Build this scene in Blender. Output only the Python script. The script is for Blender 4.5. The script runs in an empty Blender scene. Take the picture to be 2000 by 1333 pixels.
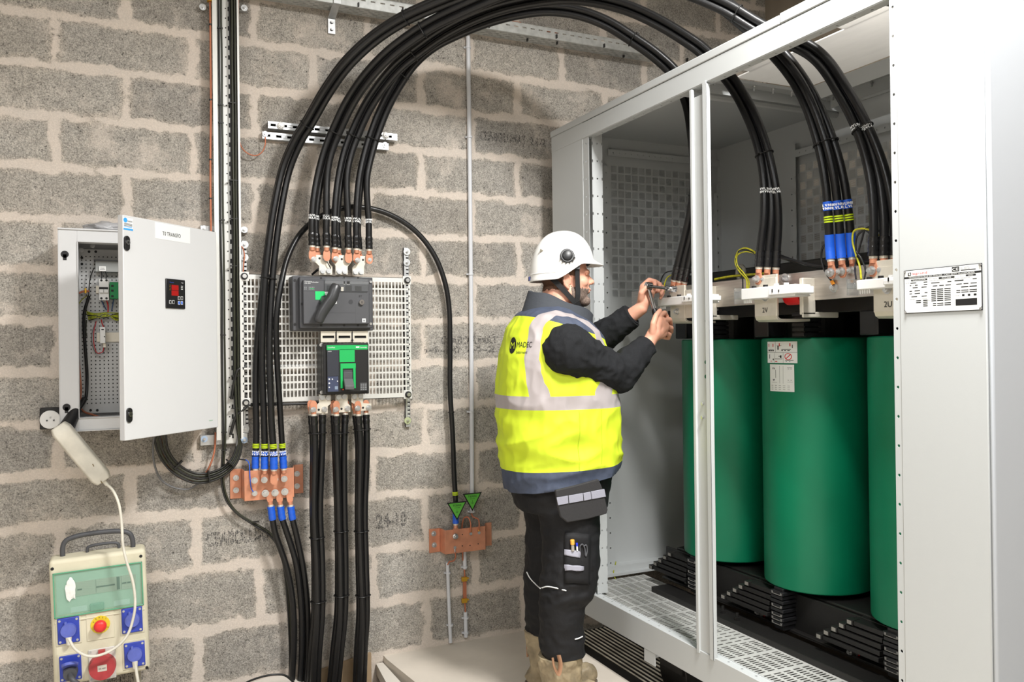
import bpy, bmesh, math, random
from mathutils import Vector, Matrix, noise
from mathutils.bvhtree import BVHTree
random.seed(7)
SC = bpy.context.scene
C = SC.collection

# ---------------------------------------------------------------- camera
F = 1615.5; YAW = .43808; PIT = .00471; ROL = -.01226
D = 3.778          # distance of the block wall from the camera
HC = 1.448         # camera height above the slab
def ray(px, py):
    u = (px-1000)/F; v = -(py-666.5)/F
    c, s = math.cos(ROL), math.sin(ROL); u, v = c*u-s*v, s*u+c*v
    fz = math.cos(PIT)-math.sin(PIT)*v; up = math.sin(PIT)+math.cos(PIT)*v
    return Vector((math.sin(YAW)*fz+math.cos(YAW)*u, math.cos(YAW)*fz-math.sin(YAW)*u, up))
def U(px, py, x=None, y=None, z=None):
    r = ray(px, py)
    t = x/r.x if x is not None else (y/r.y if y is not None else (z-HC)/r.z)
    return Vector((r.x*t, r.y*t, HC+r.z*t))
def WP(px, py, d=0.): return U(px, py, y=D-d)
def AP(px, py, A, B):      # point above the plan line A-B
    r = ray(px, py); dx, dy = B[0]-A[0], B[1]-A[1]
    t = (A[0]*dy-A[1]*dx)/(r.x*dy-r.y*dx)
    return Vector((r.x*t, r.y*t, HC+r.z*t))
cd = bpy.data.cameras.new('camera'); cam = bpy.data.objects.new('camera', cd); C.objects.link(cam)
r0 = ray(1000, 666.5); rr = ray(2000, 666.5)-r0; ru = ray(1000, -333.5)-r0
r0.normalize(); rr.normalize(); ru.normalize()
cam.matrix_world = Matrix(((rr.x, ru.x, -r0.x, 0), (rr.y, ru.y, -r0.y, 0), (rr.z, ru.z, -r0.z, HC), (0, 0, 0, 1)))
cd.sensor_width = 36; cd.lens = F*36/2000; cd.clip_start = .02
SC.camera = cam
# ---------------------------------------------------------------- world, lights, exposure
w = bpy.data.worlds.new('world'); SC.world = w; w.use_nodes = True
w.node_tree.nodes['Background'].inputs[0].default_value = (.9, .93, 1, 1)
w.node_tree.nodes['Background'].inputs[1].default_value = .3
def area(name, loc, size, power, col=(1, 1, 1), rot=(0, 0, 0)):
    l = bpy.data.lights.new(name, 'AREA'); l.shape = 'RECTANGLE'; l.size, l.size_y = size; l.energy = power; l.color = col
    o = bpy.data.objects.new(name, l); C.objects.link(o); o.location = loc; o.rotation_euler = rot; return o
area('ceiling_light_key', (1.6, 1.2, 3.3), (.34, .7), 122, (1, .985, .96))
area('fill_light_left', (-1.2, .6, 3.42), (1.2, .3), 46, (.96, .98, 1))  # added fill, lifts the cabinet front and its interior
area('fill_light_rear', (.6, -1.2, 3.42), (1.6, 1.6), 66, (.94, .97, 1))  # unseen fill added behind the camera
SC.view_settings.view_transform = 'Standard'; SC.view_settings.look = 'None'
SC.view_settings.gamma = 1; SC.view_settings.use_curve_mapping = False
SC.view_settings.exposure = .47

# ---------------------------------------------------------------- materials
MATS = {}
def srgb(c):
    return tuple(((x/255)/12.92 if x/255 <= .04045 else ((x/255+.055)/1.055)**2.4) for x in c)
def mat(name, col, rough=.5, metal=0., bump=0., bs=120., var=0., vs=12., trans=0., alpha=1., coat=0., aniso=None, emit=None, spec=None, sub=0.):
    if name in MATS: return MATS[name]
    m = bpy.data.materials.new(name); m.use_nodes = True; nt = m.node_tree; b = nt.nodes['Principled BSDF']
    c = srgb(col)+(1,)
    b.inputs['Base Color'].default_value = c; b.inputs['Roughness'].default_value = rough; b.inputs['Metallic'].default_value = metal
    if trans: b.inputs['Transmission Weight'].default_value = trans
    if alpha < 1: b.inputs['Alpha'].default_value = alpha
    if coat: b.inputs['Coat Weight'].default_value = coat; b.inputs['Coat Roughness'].default_value = .15
    if sub: b.inputs['Subsurface Weight'].default_value = sub; b.inputs['Subsurface Radius'].default_value = (.01, .004, .002); b.inputs['Subsurface Scale'].default_value = 1
    if spec is not None: b.inputs['Specular IOR Level'].default_value = spec
    if emit: b.inputs['Emission Color'].default_value = srgb(emit[0])+(1,); b.inputs['Emission Strength'].default_value = emit[1]
    tc = nt.nodes.new('ShaderNodeTexCoord')
    if aniso:      # brushed: stretched coordinates
        mp = nt.nodes.new('ShaderNodeMapping'); mp.inputs['Scale'].default_value = aniso; nt.links.new(tc.outputs['Object'], mp.inputs[0]); vec = mp.outputs[0]
    else: vec = tc.outputs['Object']
    if var:
        n = nt.nodes.new('ShaderNodeTexNoise'); n.inputs['Scale'].default_value = vs; n.inputs['Detail'].default_value = 5
        nt.links.new(vec, n.inputs['Vector'])
        mx = nt.nodes.new('ShaderNodeMix'); mx.data_type = 'RGBA'
        mx.inputs[6].default_value = tuple(x*(1-var) for x in c[:3])+(1,); mx.inputs[7].default_value = tuple(min(1, x*(1+var)) for x in c[:3])+(1,)
        rp = nt.nodes.new('ShaderNodeMapRange'); rp.inputs[1].default_value = .3; rp.inputs[2].default_value = .7
        nt.links.new(n.outputs[0], rp.inputs[0]); nt.links.new(rp.outputs[0], mx.inputs[0]); nt.links.new(mx.outputs[2], b.inputs['Base Color'])
    if bump:
        n = nt.nodes.new('ShaderNodeTexNoise'); n.inputs['Scale'].default_value = bs; n.inputs['Detail'].default_value = 3
        nt.links.new(vec, n.inputs['Vector']); bp = nt.nodes.new('ShaderNodeBump'); bp.inputs['Strength'].default_value = bump; bp.inputs['Distance'].default_value = .004
        nt.links.new(n.outputs[0], bp.inputs['Height']); nt.links.new(bp.outputs[0], b.inputs['Normal'])
    MATS[name] = m; return m
m_paint = mat('grey white powder coat', (186, 189, 189), .45, bump=.06, bs=900, spec=.35)
m_paint2 = mat('light grey enclosure paint', (206, 207, 208), .45, bump=.08, bs=700, spec=.35)
m_zinc = mat('zinc plated steel', (200, 202, 203), .38, .75, var=.1, vs=25)
m_galv = mat('galvanised steel', (190, 192, 190), .42, .6, var=.14, vs=40)
m_alu = mat('brushed aluminium', (196, 190, 184), .38, .8, var=.12, vs=9, aniso=(1, 1, 14))
m_gland = mat('aluminium gland plate', (205, 203, 200), .45, .35, var=.06, vs=6, aniso=(6, 1, 1))
m_tin = mat('tin plated copper', (222, 216, 202), .4, .35, var=.05, vs=30)
m_cop = mat('copper bar', (206, 142, 112), .36, .3, var=.12, vs=22, bump=.04, bs=300)
m_copw = mat('bare copper wire', (190, 118, 88), .35, .35, bump=.4, bs=600)
m_brass = mat('brass', (222, 175, 60), .3, .8)
m_bolt = mat('bolt steel', (205, 206, 206), .28, .85, var=.1, vs=60)
m_chrome = mat('polished chrome', (190, 190, 192), .14, 1)
m_blk = mat('black rubber cable sheath', (21, 21, 22), .34, bump=.1, bs=60, spec=.45)
m_blk2 = mat('black heat shrink', (24, 24, 25), .2, spec=.6, bump=.15, bs=150)
m_tie = mat('black nylon', (18, 18, 18), .45)
m_plast = mat('black plastic', (24, 24, 26), .4)
m_dgrey = mat('charcoal moulded plastic', (74, 75, 79), .5, bump=.06, bs=800)
m_dgrey2 = mat('dark grey plastic handle', (52, 53, 55), .33, bump=.05, bs=500)
m_core = mat('black core paint', (22, 21, 20), .45, bump=.1, bs=90)
m_resin = mat('green cast resin', (0, 112, 78), .42, var=.07, vs=5, bump=.05, bs=25, spec=.4)
m_blue = mat('blue sleeve', (32, 92, 205), .35, bump=.2, bs=120)
m_white = mat('white plastic', (232, 232, 230), .4)
m_yg = mat('yellow marking tape', (190, 215, 30), .5)
m_green = mat('green label', (10, 170, 85), .45)
m_ink = mat('black ink', (18, 18, 20), .6)
m_whiteink = mat('white print', (228, 230, 230), .5)
m_red = mat('red plastic', (205, 30, 32), .35)
m_pvc = mat('grey pvc conduit', (206, 208, 212), .4)
m_clear = mat('clear plastic', (225, 230, 232), .08, trans=.9, alpha=.55)
m_wgreen = mat('green yellow wire', (150, 155, 35), .45, var=.5, vs=90)

# ---------------------------------------------------------------- mesh helpers
class MB:
    def __init__(s): s.bm = bmesh.new()
    def box(s, a, b, M=None):
        x0, x1 = sorted((a[0], b[0])); y0, y1 = sorted((a[1], b[1])); z0, z1 = sorted((a[2], b[2]))
        v = [s.bm.verts.new((M @ Vector(p)) if M else p) for p in ((x0, y0, z0), (x1, y0, z0), (x1, y1, z0), (x0, y1, z0), (x0, y0, z1), (x1, y0, z1), (x1, y1, z1), (x0, y1, z1))]
        fs = [s.bm.faces.new([v[i] for i in f]) for f in ((0, 3, 2, 1), (4, 5, 6, 7), (0, 1, 5, 4), (1, 2, 6, 5), (2, 3, 7, 6), (3, 0, 4, 7))]
        return s
    def prism(s, pts, n0, n1):       # pts: list of Vectors (closed outline), extruded from +n0 to +n1 (vectors)
        a = [s.bm.verts.new(Vector(p)+Vector(n0)) for p in pts]; b = [s.bm.verts.new(Vector(p)+Vector(n1)) for p in pts]
        n = len(pts); s.bm.faces.new(a[::-1]); s.bm.faces.new(b)
        for i in range(n): s.bm.faces.new((a[i], a[(i+1) % n], b[(i+1) % n], b[i]))
        return s
    def ring(s, c, ax1, ax2, n): return [s.bm.verts.new(c+ax1*math.cos(2*math.pi*i/n)+ax2*math.sin(2*math.pi*i/n)) for i in range(n)]
    def cyl(s, a, b, r, r2=None, n=16, cap=True):
        a, b = Vector(a), Vector(b); r2 = r if r2 is None else r2
        t = (b-a).normalized(); u = t.orthogonal().normalized(); v = t.cross(u)
        A = s.ring(a, u*r, v*r, n); B = s.ring(b, u*r2, v*r2, n)
        for i in range(n): s.bm.faces.new((A[i], A[(i+1) % n], B[(i+1) % n], B[i]))
        if cap: s.bm.faces.new(A[::-1]); s.bm.faces.new(B)
        return s
    def tube(s, pts, r, n=10, up=None, flat=1.):
        pts = [Vector(p) for p in pts]; N = len(pts); rs = r if hasattr(r, '__len__') else [r]*N
        u = None; prev = None
        for i, p in enumerate(pts):
            t = (pts[min(i+1, N-1)]-pts[max(i-1, 0)])
            if t.length < 1e-9: t = Vector((0, 0, 1))
            t.normalize()
            if u is None: u = (Vector(up) if up else t.orthogonal())
            u = (u-t*u.dot(t))
            if u.length < 1e-6: u = t.orthogonal()
            u.normalize(); v = t.cross(u)
            R = s.ring(p, u*rs[i], v*rs[i]*flat, n)
            if prev:
                for j in range(n): s.bm.faces.new((prev[j], prev[(j+1) % n], R[(j+1) % n], R[j]))
            else: s.bm.faces.new(R[::-1])
            prev = R
        s.bm.faces.new(prev); return s
    def lathe(s, c, ax, prof, n=24):   # prof: (distance along axis, radius)
        c = Vector(c); t = Vector(ax).normalized(); u = t.orthogonal().normalized(); v = t.cross(u); prev = None
        for h, r in prof:
            R = s.ring(c+t*h, u*max(r, 1e-5), v*max(r, 1e-5), n)
            if prev:
                for j in range(n): s.bm.faces.new((prev[j], prev[(j+1) % n], R[(j+1) % n], R[j]))
            else: s.bm.faces.new(R[::-1])
            prev = R
        s.bm.faces.new(prev); return s
    def hexb(s, c, ax, r, h, wr=None):  # bolt: washer + hex head
        c = Vector(c); ax = Vector(ax).normalized()
        if wr: s.cyl(c, c+ax*h*.3, wr, n=18)
        s.cyl(c+ax*h*.3, c+ax*h, r, n=6); s.cyl(c+ax*h, c+ax*h*1.25, r*.55, n=10); return s
    def build(s, name, m, parent=None, smooth=None, bevel=0., seg=2, mods=None):
        me = bpy.data.meshes.new(name); bmesh.ops.recalc_face_normals(s.bm, faces=s.bm.faces); s.bm.to_mesh(me); s.bm.free()
        me.materials.append(m); o = bpy.data.objects.new(name, me); C.objects.link(o)
        if parent: o.parent = parent; o.matrix_parent_inverse = parent.matrix_world.inverted() if parent.type == 'EMPTY' and False else Matrix()
        if bevel:
            bv = o.modifiers.new('bevel', 'BEVEL'); bv.width = bevel; bv.segments = seg; bv.limit_method = 'ANGLE'; bv.angle_limit = .6
        if smooth is not None or bevel: shade(me, 40 if smooth is None else smooth)
        return o
def shade(me, ang=40):
    me.shade_smooth()
    try: me.set_sharp_from_angle(angle=math.radians(ang))
    except Exception: pass
def box(name, a, b, m, parent=None, bevel=0., **k): return MB().box(a, b).build(name, m, parent, bevel=bevel, **k)
def tag(o, label=None, cat=None, group=None, kind=None):
    if label: o['label'] = label
    if cat: o['category'] = cat
    if group: o['group'] = group
    if kind: o['kind'] = kind
    return o
def thing(name, label, cat, loc=(0, 0, 0), group=None):
    # parts are written in world coordinates; the empty sits at the thing's base and parts are shifted at the end
    o = bpy.data.objects.new(name, None); C.objects.link(o); o['_loc'] = list(loc); tag(o, label, cat, group); o.empty_display_size = .05
    return o
def spline(P, n=12):
    P = [Vector(p) for p in P]; Q = [P[0]*2-P[1]]+P+[P[-1]*2-P[-2]]; out = []
    for i in range(1, len(Q)-2):
        p0, p1, p2, p3 = Q[i-1:i+3]
        t0 = 0; t1 = max((p1-p0).length, 1e-6)**.5; t2 = t1+max((p2-p1).length, 1e-6)**.5; t3 = t2+max((p3-p2).length, 1e-6)**.5
        for k in range(n):
            t = t1+(t2-t1)*k/n
            A1 = p0*((t1-t)/(t1-t0))+p1*((t-t0)/(t1-t0)); A2 = p1*((t2-t)/(t2-t1))+p2*((t-t1)/(t2-t1)); A3 = p2*((t3-t)/(t3-t2))+p3*((t-t2)/(t3-t2))
            B1 = A1*((t2-t)/(t2-t0))+A2*((t-t0)/(t2-t0)); B2 = A2*((t3-t)/(t3-t1))+A3*((t-t1)/(t3-t1))
            out.append(B1*((t2-t)/(t2-t1))+B2*((t-t1)/(t2-t1)))
    out.append(P[-1]); return out
def text(name, s, m, size, origin, right, up, parent=None, ext=.0008, align='LEFT', width=None, bold=0.):
    """text of cap height `size` laid in the plane (right, up) at origin (its lower left)"""
    cu = bpy.data.curves.new(name, 'FONT'); cu.body = s; cu.size = 1; cu.extrude = 0; cu.resolution_u = 3; cu.offset = bold
    o = bpy.data.objects.new('tmp', cu); C.objects.link(o); dg = bpy.context.evaluated_depsgraph_get(); dg.update()
    me = bpy.data.meshes.new_from_object(o.evaluated_get(dg)); bpy.data.objects.remove(o)
    xs = [v.co.x for v in me.vertices] or [0, 1]; x0, x1 = min(xs), max(xs)
    R = Vector(right).normalized(); Up = Vector(up).normalized(); N = R.cross(Up); k = size/.7
    kx = k if width is None else width/max(1e-6, x1-x0)
    off = {'LEFT': 0, 'CENTER': -.5*(x1-x0)*kx, 'RIGHT': -(x1-x0)*kx}[align]
    for v in me.vertices: v.co = Vector(origin)+R*((v.co.x-x0)*kx+off)+Up*(v.co.y*k)+N*ext
    me.materials.clear(); me.materials.append(m); me.name = name
    ob = bpy.data.objects.new(name, me); C.objects.link(ob); ob.parent = parent
    return ob
X3, Y3, Z3 = Vector((1, 0, 0)), Vector((0, 1, 0)), Vector((0, 0, 1))
WN = Vector((0, -1, 0))       # out of the wall, into the room

# ---------------------------------------------------------------- block wall material
def wall_mat(name, x0, axis='x', dark=1.):
    m = bpy.data.materials.new(name); m.use_nodes = True; nt = m.node_tree; N = nt.nodes; L = nt.links; b = N['Principled BSDF']
    def nd(t, **k):
        n = N.new('ShaderNode'+t)
        for a, v in k.items(): setattr(n, a, v)
        return n
    def mth(op, a, c=None, d=None):
        n = nd('Math', operation=op)
        for i, q in enumerate((a, c, d)):
            if q is None: continue
            if hasattr(q, 'default_value') or hasattr(q, 'is_linked'): L.new(q, n.inputs[i])
            else: n.inputs[i].default_value = q
        return n.outputs[0]
    tc = nd('TexCoord'); sp = nd('SeparateXYZ'); L.new(tc.outputs['Object'], sp.inputs[0])
    X = sp.outputs[0] if axis == 'x' else sp.outputs[1]; Z = sp.outputs[2]
    # courses: 205 mm, the lowest three are taller
    zr = mth('SUBTRACT', Z, .133); low = mth('SUBTRACT', .615, zr); low = mth('MAXIMUM', low, 0.); z2 = mth('ADD', zr, mth('MULTIPLY', low, .18))
    xx = mth('ADD', X, -x0+.51455/2+.51455*20)
    cb = nd('CombineXYZ'); L.new(xx, cb.inputs[0]); L.new(z2, cb.inputs[1])
    def noi(scale, det=3, rough=.55, src=None):
        n = nd('TexNoise'); n.inputs['Scale'].default_value = scale; n.inputs['Detail'].default_value = det; n.inputs['Roughness'].default_value = rough
        L.new(src or tc.outputs['Object'], n.inputs['Vector']); return n
    n1 = noi(9, 4, .65); n2 = noi(45, 3)
    def dist(n, amp):
        s = nd('VectorMath', operation='SUBTRACT'); L.new(n.outputs['Color'], s.inputs[0]); s.inputs[1].default_value = (.5, .5, .5)
        q = nd('VectorMath', operation='SCALE'); L.new(s.outputs[0], q.inputs[0]); q.inputs['Scale'].default_value = amp; return q.outputs[0]
    a1 = nd('VectorMath', operation='ADD'); L.new(cb.outputs[0], a1.inputs[0]); L.new(dist(n1, .06), a1.inputs[1])
    a2 = nd('VectorMath', operation='ADD'); L.new(a1.outputs[0], a2.inputs[0]); L.new(dist(n2, .016), a2.inputs[1])
    br = nd('TexBrick'); L.new(a2.outputs[0], br.inputs['Vector']); br.offset = .5
    br.inputs['Scale'].default_value = 1; br.inputs['Brick Width'].default_value = .51455; br.inputs['Row Height'].default_value = .205
    br.inputs['Mortar Size'].default_value = .044; br.inputs['Mortar Smooth'].default_value = 1.
    br.inputs['Color1'].default_value = srgb((154, 150, 143))+(1,); br.inputs['Color2'].default_value = srgb((192, 187, 178))+(1,)
    br.inputs['Mortar'].default_value = srgb((209, 197, 182))+(1,)
    # patches of mortar smeared over the blocks
    n3 = noi(3.2, 7, .72); sm = nd('MapRange'); sm.inputs[1].default_value = .535; sm.inputs[2].default_value = .66; L.new(n3.outputs[0], sm.inputs[0])
    n4 = noi(16, 6, .7); n5 = noi(5, 3, .6)
    ff = mth('ADD', br.outputs['Fac'], mth('ADD', mth('MULTIPLY', mth('SUBTRACT', n4.outputs[0], .5), 1.15), mth('MULTIPLY', mth('SUBTRACT', n5.outputs[0], .5), 1.5)))
    mr = nd('MapRange'); mr.interpolation_type = 'SMOOTHSTEP'; mr.inputs[1].default_value = .45; mr.inputs[2].default_value = .88; L.new(ff, mr.inputs[0])
    mask = mth('MAXIMUM', mr.outputs[0], mth('MULTIPLY', sm.outputs[0], .55))
    # porous grain
    g1 = noi(210, 4, .7); g2 = noi(75, 5, .75); g3 = noi(26, 4, .7)
    pit = nd('MapRange'); pit.inputs[1].default_value = .42; pit.inputs[2].default_value = .30; L.new(g2.outputs[0], pit.inputs[0])
    spk = nd('MapRange'); spk.inputs[1].default_value = .34; spk.inputs[2].default_value = .66; spk.inputs[3].default_value = .5; spk.inputs[4].default_value = 1.42; L.new(g1.outputs[0], spk.inputs[0])
    blot = nd('MapRange'); blot.inputs[1].default_value = .3; blot.inputs[2].default_value = .7; blot.inputs[3].default_value = .82; blot.inputs[4].default_value = 1.14; L.new(g3.outputs[0], blot.inputs[0])
    gm = mth('MULTIPLY', spk.outputs[0], blot.outputs[0]); gm = mth('SUBTRACT', gm, mth('MULTIPLY', pit.outputs[0], .7))
    blk = nd('Mix', data_type='RGBA'); blk.blend_type = 'MULTIPLY'; blk.inputs[0].default_value = 1
    bc = nd('Mix', data_type='RGBA'); L.new(noi(2.1, 2).outputs[0], bc.inputs[0]); bc.inputs[6].default_value = srgb((176, 175, 173))+(1,); bc.inputs[7].default_value = srgb((174, 163, 147))+(1,)
    mixb = nd('Mix', data_type='RGBA'); mixb.inputs[0].default_value = .5; L.new(br.outputs['Color'], mixb.inputs[6]); L.new(bc.outputs[2], mixb.inputs[7])
    L.new(mixb.outputs[2], blk.inputs[6]); L.new(gm, blk.inputs[7])
    mo = nd('Mix', data_type='RGBA'); L.new(noi(6, 6, .7).outputs[0], mo.inputs[0]); mo.inputs[6].default_value = srgb((196, 189, 181))+(1,); mo.inputs[7].default_value = srgb((216, 202, 188))+(1,)
    mg = nd('Mix', data_type='RGBA'); mg.blend_type = 'MULTIPLY'; mg.inputs[0].default_value = .22; L.new(mo.outputs[2], mg.inputs[6]); L.new(spk.outputs[0], mg.inputs[7])
    # mask eaten by grain
    mk = mth('MULTIPLY', mask, 1.25); mk = mth('SUBTRACT', mk, mth('MULTIPLY', mth('SUBTRACT', 1., mask), mth('MULTIPLY', pit.outputs[0], .4)))
    mkc = nd('Clamp'); L.new(mk, mkc.inputs[0])
    fin = nd('Mix', data_type='RGBA'); L.new(mkc.outputs[0], fin.inputs[0]); L.new(blk.outputs[2], fin.inputs[6]); L.new(mg.outputs[2], fin.inputs[7])
    L.new(fin.outputs[2], b.inputs['Base Color']); b.inputs['Roughness'].default_value = .92; b.inputs['Specular IOR Level'].default_value = .15
    h = mth('ADD', mth('MULTIPLY', mkc.outputs[0], .55), mth('MULTIPLY', mth('SUBTRACT', g2.outputs[0], 0.), mth('SUBTRACT', 1.25, mkc.outputs[0])))
    bp = nd('Bump'); bp.inputs['Strength'].default_value = .75; bp.inputs['Distance'].default_value = .010; L.new(h, bp.inputs['Height']); L.new(bp.outputs[0], b.inputs['Normal'])
    return m
# ---------------------------------------------------------------- the room
ZC = 3.5; XL, XR, YF = -2.2, 3.45, -1.9
m_wall = wall_mat('rough concrete block wall', -.24283)
m_wall2 = wall_mat('rough concrete block side wall', .1, 'y')
m_conc = mat('stained concrete', (150, 138, 122), .9, var=.2, vs=4, bump=.3, bs=40)
m_slab = mat('dusty concrete slab', (205, 196, 183), .85, var=.09, vs=3.5, bump=.12, bs=60)
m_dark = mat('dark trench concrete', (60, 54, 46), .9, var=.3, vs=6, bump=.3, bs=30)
m_ceil = mat('painted ceiling', (200, 198, 194), .9, bump=.1, bs=30)
def struct(name, mb, m, **k): o = mb.build(name, m, **k); o['kind'] = 'structure'; return o
struct('wall_back', MB().box((XL-.2, D, -.8), (XR+.2, D+.2, ZC)), m_wall)
struct('wall_right', MB().box((XR, YF, -.8), (XR+.2, D, ZC)), m_conc)
struct('wall_left', MB().box((XL-.2, YF, -.8), (XL, D, ZC)), m_wall2)
struct('wall_front', MB().box((XL-.2, YF-.2, -.8), (XR+.2, YF, ZC)), m_wall2)
struct('ceiling', MB().box((XL-.2, YF-.2, ZC), (XR+.2, D+.2, ZC+.2)), m_ceil)
for i, (x, y, lx, ly, zz) in enumerate(((1.6, 1.2, .17, .35, 3.325), (-1.2, .6, .6, .15, 3.43), (.6, -1.2, .8, .8, 3.43))):  # housings over the key lamp and over the two added fills
    f = MB().box((x-lx-.03, y-ly-.03, zz), (x+lx+.03, y+ly+.03, zz+.045))
    if zz < 3.3: f.box((x-.01, y-.01, zz+.045), (x+.01, y+.01, ZC-.001))
    struct('trim_%d' % (i+1), f, m_paint)
# the slab: an L shaped floor with a cable trench under the cabinet and a pit where the cables go down
tl = U(755, 1288, z=0); tl2 = U(800, 1333, z=0)      # slab edge next to the pit
sr = U(1130, 1268, z=0); sr2 = U(1232, 1333, z=0)    # slab edge next to the trench
xe = sr.x
print('slab edges', tl, tl2, sr, sr2)
XT = (sr.x+sr2.x)/2
PX0 = .18; PX1 = tl.x; PY = 3.2
fl = MB()
fl.prism([Vector((PX1, D, 0)), Vector((tl.x-.0, tl.y, 0)), Vector((tl2.x+.02, tl2.y, 0)), Vector((tl2.x+.02, PY-.4, 0)), Vector((XL, PY-.4, 0)), Vector((XL, YF, 0)), Vector((XT, YF, 0)), Vector((XT, D, 0))], (0, 0, -.8), (0, 0, 0))
struct('floor', fl, m_slab)
struct('floor', MB().prism([Vector((XL, D, -.0)), Vector((PX0, D, 0)), Vector((PX0, PY-.4, 0)), Vector((XL, PY-.4, 0))][::-1], (0, 0, -.8), (0, 0, -.0)), m_slab)
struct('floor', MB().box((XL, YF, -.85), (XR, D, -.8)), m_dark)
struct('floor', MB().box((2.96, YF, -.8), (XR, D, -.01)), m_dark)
# ribbed steel plate over the trench in front of and under the cabinet
rp = thing('trench_cover_plate', 'ribbed steel floor plate over the trench below the transformer cabinet', 'floor plate', (XT+.3, 2.2, -.04))
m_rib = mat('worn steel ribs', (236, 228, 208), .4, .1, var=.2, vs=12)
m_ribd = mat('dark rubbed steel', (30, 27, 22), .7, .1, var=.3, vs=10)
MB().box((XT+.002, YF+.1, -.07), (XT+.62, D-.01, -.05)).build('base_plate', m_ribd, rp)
mb = MB()
for i in range(9): mb.box((XT+.12+i*.026, YF+.1, -.05), (XT+.130+i*.026, D-.02, -.045))
for i in range(3): mb.box((XT+.40+i*.03, YF+.1, -.05), (XT+.41+i*.03, D-.02, -.038))
mb.build('rib', m_rib, rp, bevel=.003)
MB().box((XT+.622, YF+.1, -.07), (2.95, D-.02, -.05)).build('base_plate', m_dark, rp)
# boards and sheet at the cable pit
bd = MB().prism([U(658, 1333, y=D-.02), U(650, 1300, y=D-.02), U(692, 1292, y=D-.02), U(722, 1333, y=D-.02)], (0, -.02, 0), (0, 0, 0))
# ---------------------------------------------------------------- transformer cabinet
XC = 1.92; YE = 3.61; YN = U(1927, 600, x=XC).y; XB = 2.95; ZT = 2.50; ZB = .196; ZR = .308
YP0 = U(1138, 300, x=XC).y; YP1 = U(1149, 300, x=XC).y; YQ0 = U(1757, 600, x=XC).y; YQ1 = U(1744, 600, x=XC).y
cab = thing('transformer_cabinet', 'tall light grey steel transformer cabinet with its long front open', 'cabinet', ((XC+XB)/2, (YE+YN)/2, ZB))
t = .002
def holes_strip(mb, x, y0, y1, z0, z1): mb.box((x, y0, z0), (x+t, y1, z1))
# front corner panels and their folded posts
pf = MB().box((XC, YP0, ZR), (XC+.02, YE, ZT-.03)).build('front_panel', m_paint, cab, bevel=.002)
pn = MB().box((XC, YN, ZB), (XC+.02, YQ0, ZT-.03)).build('front_panel', m_paint, cab, bevel=.003)
pn['label'] = 'wide front panel carrying the rating plate'
MB().box((XC+.0205, YN, ZB), (XB, YN+.002, ZT-.03)).build('end_panel', m_paint, cab)
MB().box((XC+.001, YN-.014, ZB-.0), (XB, YN-.001, ZT-.03)).build('end_panel', mat('cool grey end panel', (180, 185, 191), .45, bump=.06, bs=900), cab, bevel=.006)
MB().box((XC+.0205, YE-.002, ZR), (XB, YE, ZT-.03)).build('end_panel', m_paint, cab)
def perf_post(name, x0, x1, y0, y1, z0, z1, hx, hy, pitch, r, nrm):
    """folded post: a face plus a return; round holes cut through the return as dark-rimmed bores"""
    return
def strip_with_holes(c0, along, across, n, L, Wd, th, r, first, pitch, off=.5):
    """flat strip: length L along, width Wd across, thickness th, with n real round holes"""
    mb = MB(); al = Vector(along).normalized(); ac = Vector(across).normalized(); nn = al.cross(ac); c0 = Vector(c0)
    K = 12; cs = [first+i*pitch for i in range(n)]
    def P(a, b, h): return c0+al*a+ac*b+nn*h
    bm = mb.bm
    prev = 0.
    def slab(a0, a1):
        if a1-a0 < 1e-5: return
        v = [bm.verts.new(P(a, b, h)) for h in (0, th) for a, b in ((a0, 0), (a1, 0), (a1, Wd), (a0, Wd))]
        for f in ((0, 1, 2, 3), (7, 6, 5, 4), (0, 4, 5, 1), (1, 5, 6, 2), (2, 6, 7, 3), (3, 7, 4, 0)): bm.faces.new([v[i] for i in f])
    hw = r*1.5
    for c in cs:
        slab(prev, c-hw); prev = c+hw
        circ = [(c+r*math.cos(2*math.pi*i/K+math.pi/K), off*Wd+r*math.sin(2*math.pi*i/K+math.pi/K)) for i in range(K)]
        # outer ring points on the rectangle
        outer = []
        for i in range(K):
            a = 2*math.pi*i/K+math.pi/K; ca, sa = math.cos(a), math.sin(a)
            up = (1-off)*Wd if sa > 0 else off*Wd
            k = min(hw/abs(ca) if abs(ca) > 1e-6 else 9, up/abs(sa) if abs(sa) > 1e-6 else 9)
            outer.append((c+ca*k, off*Wd+sa*k))
        # add the four corners into the outer list
        corners = [(c+hw, Wd), (c-hw, Wd), (c-hw, 0), (c+hw, 0)]
        for h in (0, th):
            ci = [bm.verts.new(P(a, b, h)) for a, b in circ]; co = [bm.verts.new(P(a, b, h)) for a, b in outer]
            for i in range(K):
                j = (i+1) % K; f = [ci[i], co[i], co[j], ci[j]]
                oi, oj = outer[i], outer[j]
                bm.faces.new(f)
                if abs(oi[0]-oj[0]) > 1e-6 and abs(oi[1]-oj[1]) > 1e-6:
                    cc = min(corners, key=lambda q: (q[0]-(oi[0]+oj[0])/2)**2+(q[1]-(oi[1]+oj[1])/2)**2)
                    bm.faces.new([co[i], bm.verts.new(P(cc[0], cc[1], h)), co[j]])
            if h == 0:
                for bb in (0, Wd): bm.faces.new([bm.verts.new(P(q, bb, hh)) for q, hh in ((c-hw, 0), (c+hw, 0), (c+hw, th), (c-hw, th))])
            if h == 0: A = ci
            else:
                for i in range(K): bm.faces.new((A[i], A[(i+1) % K], ci[(i+1) % K], ci[i]))
    slab(prev, L); return mb
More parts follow.
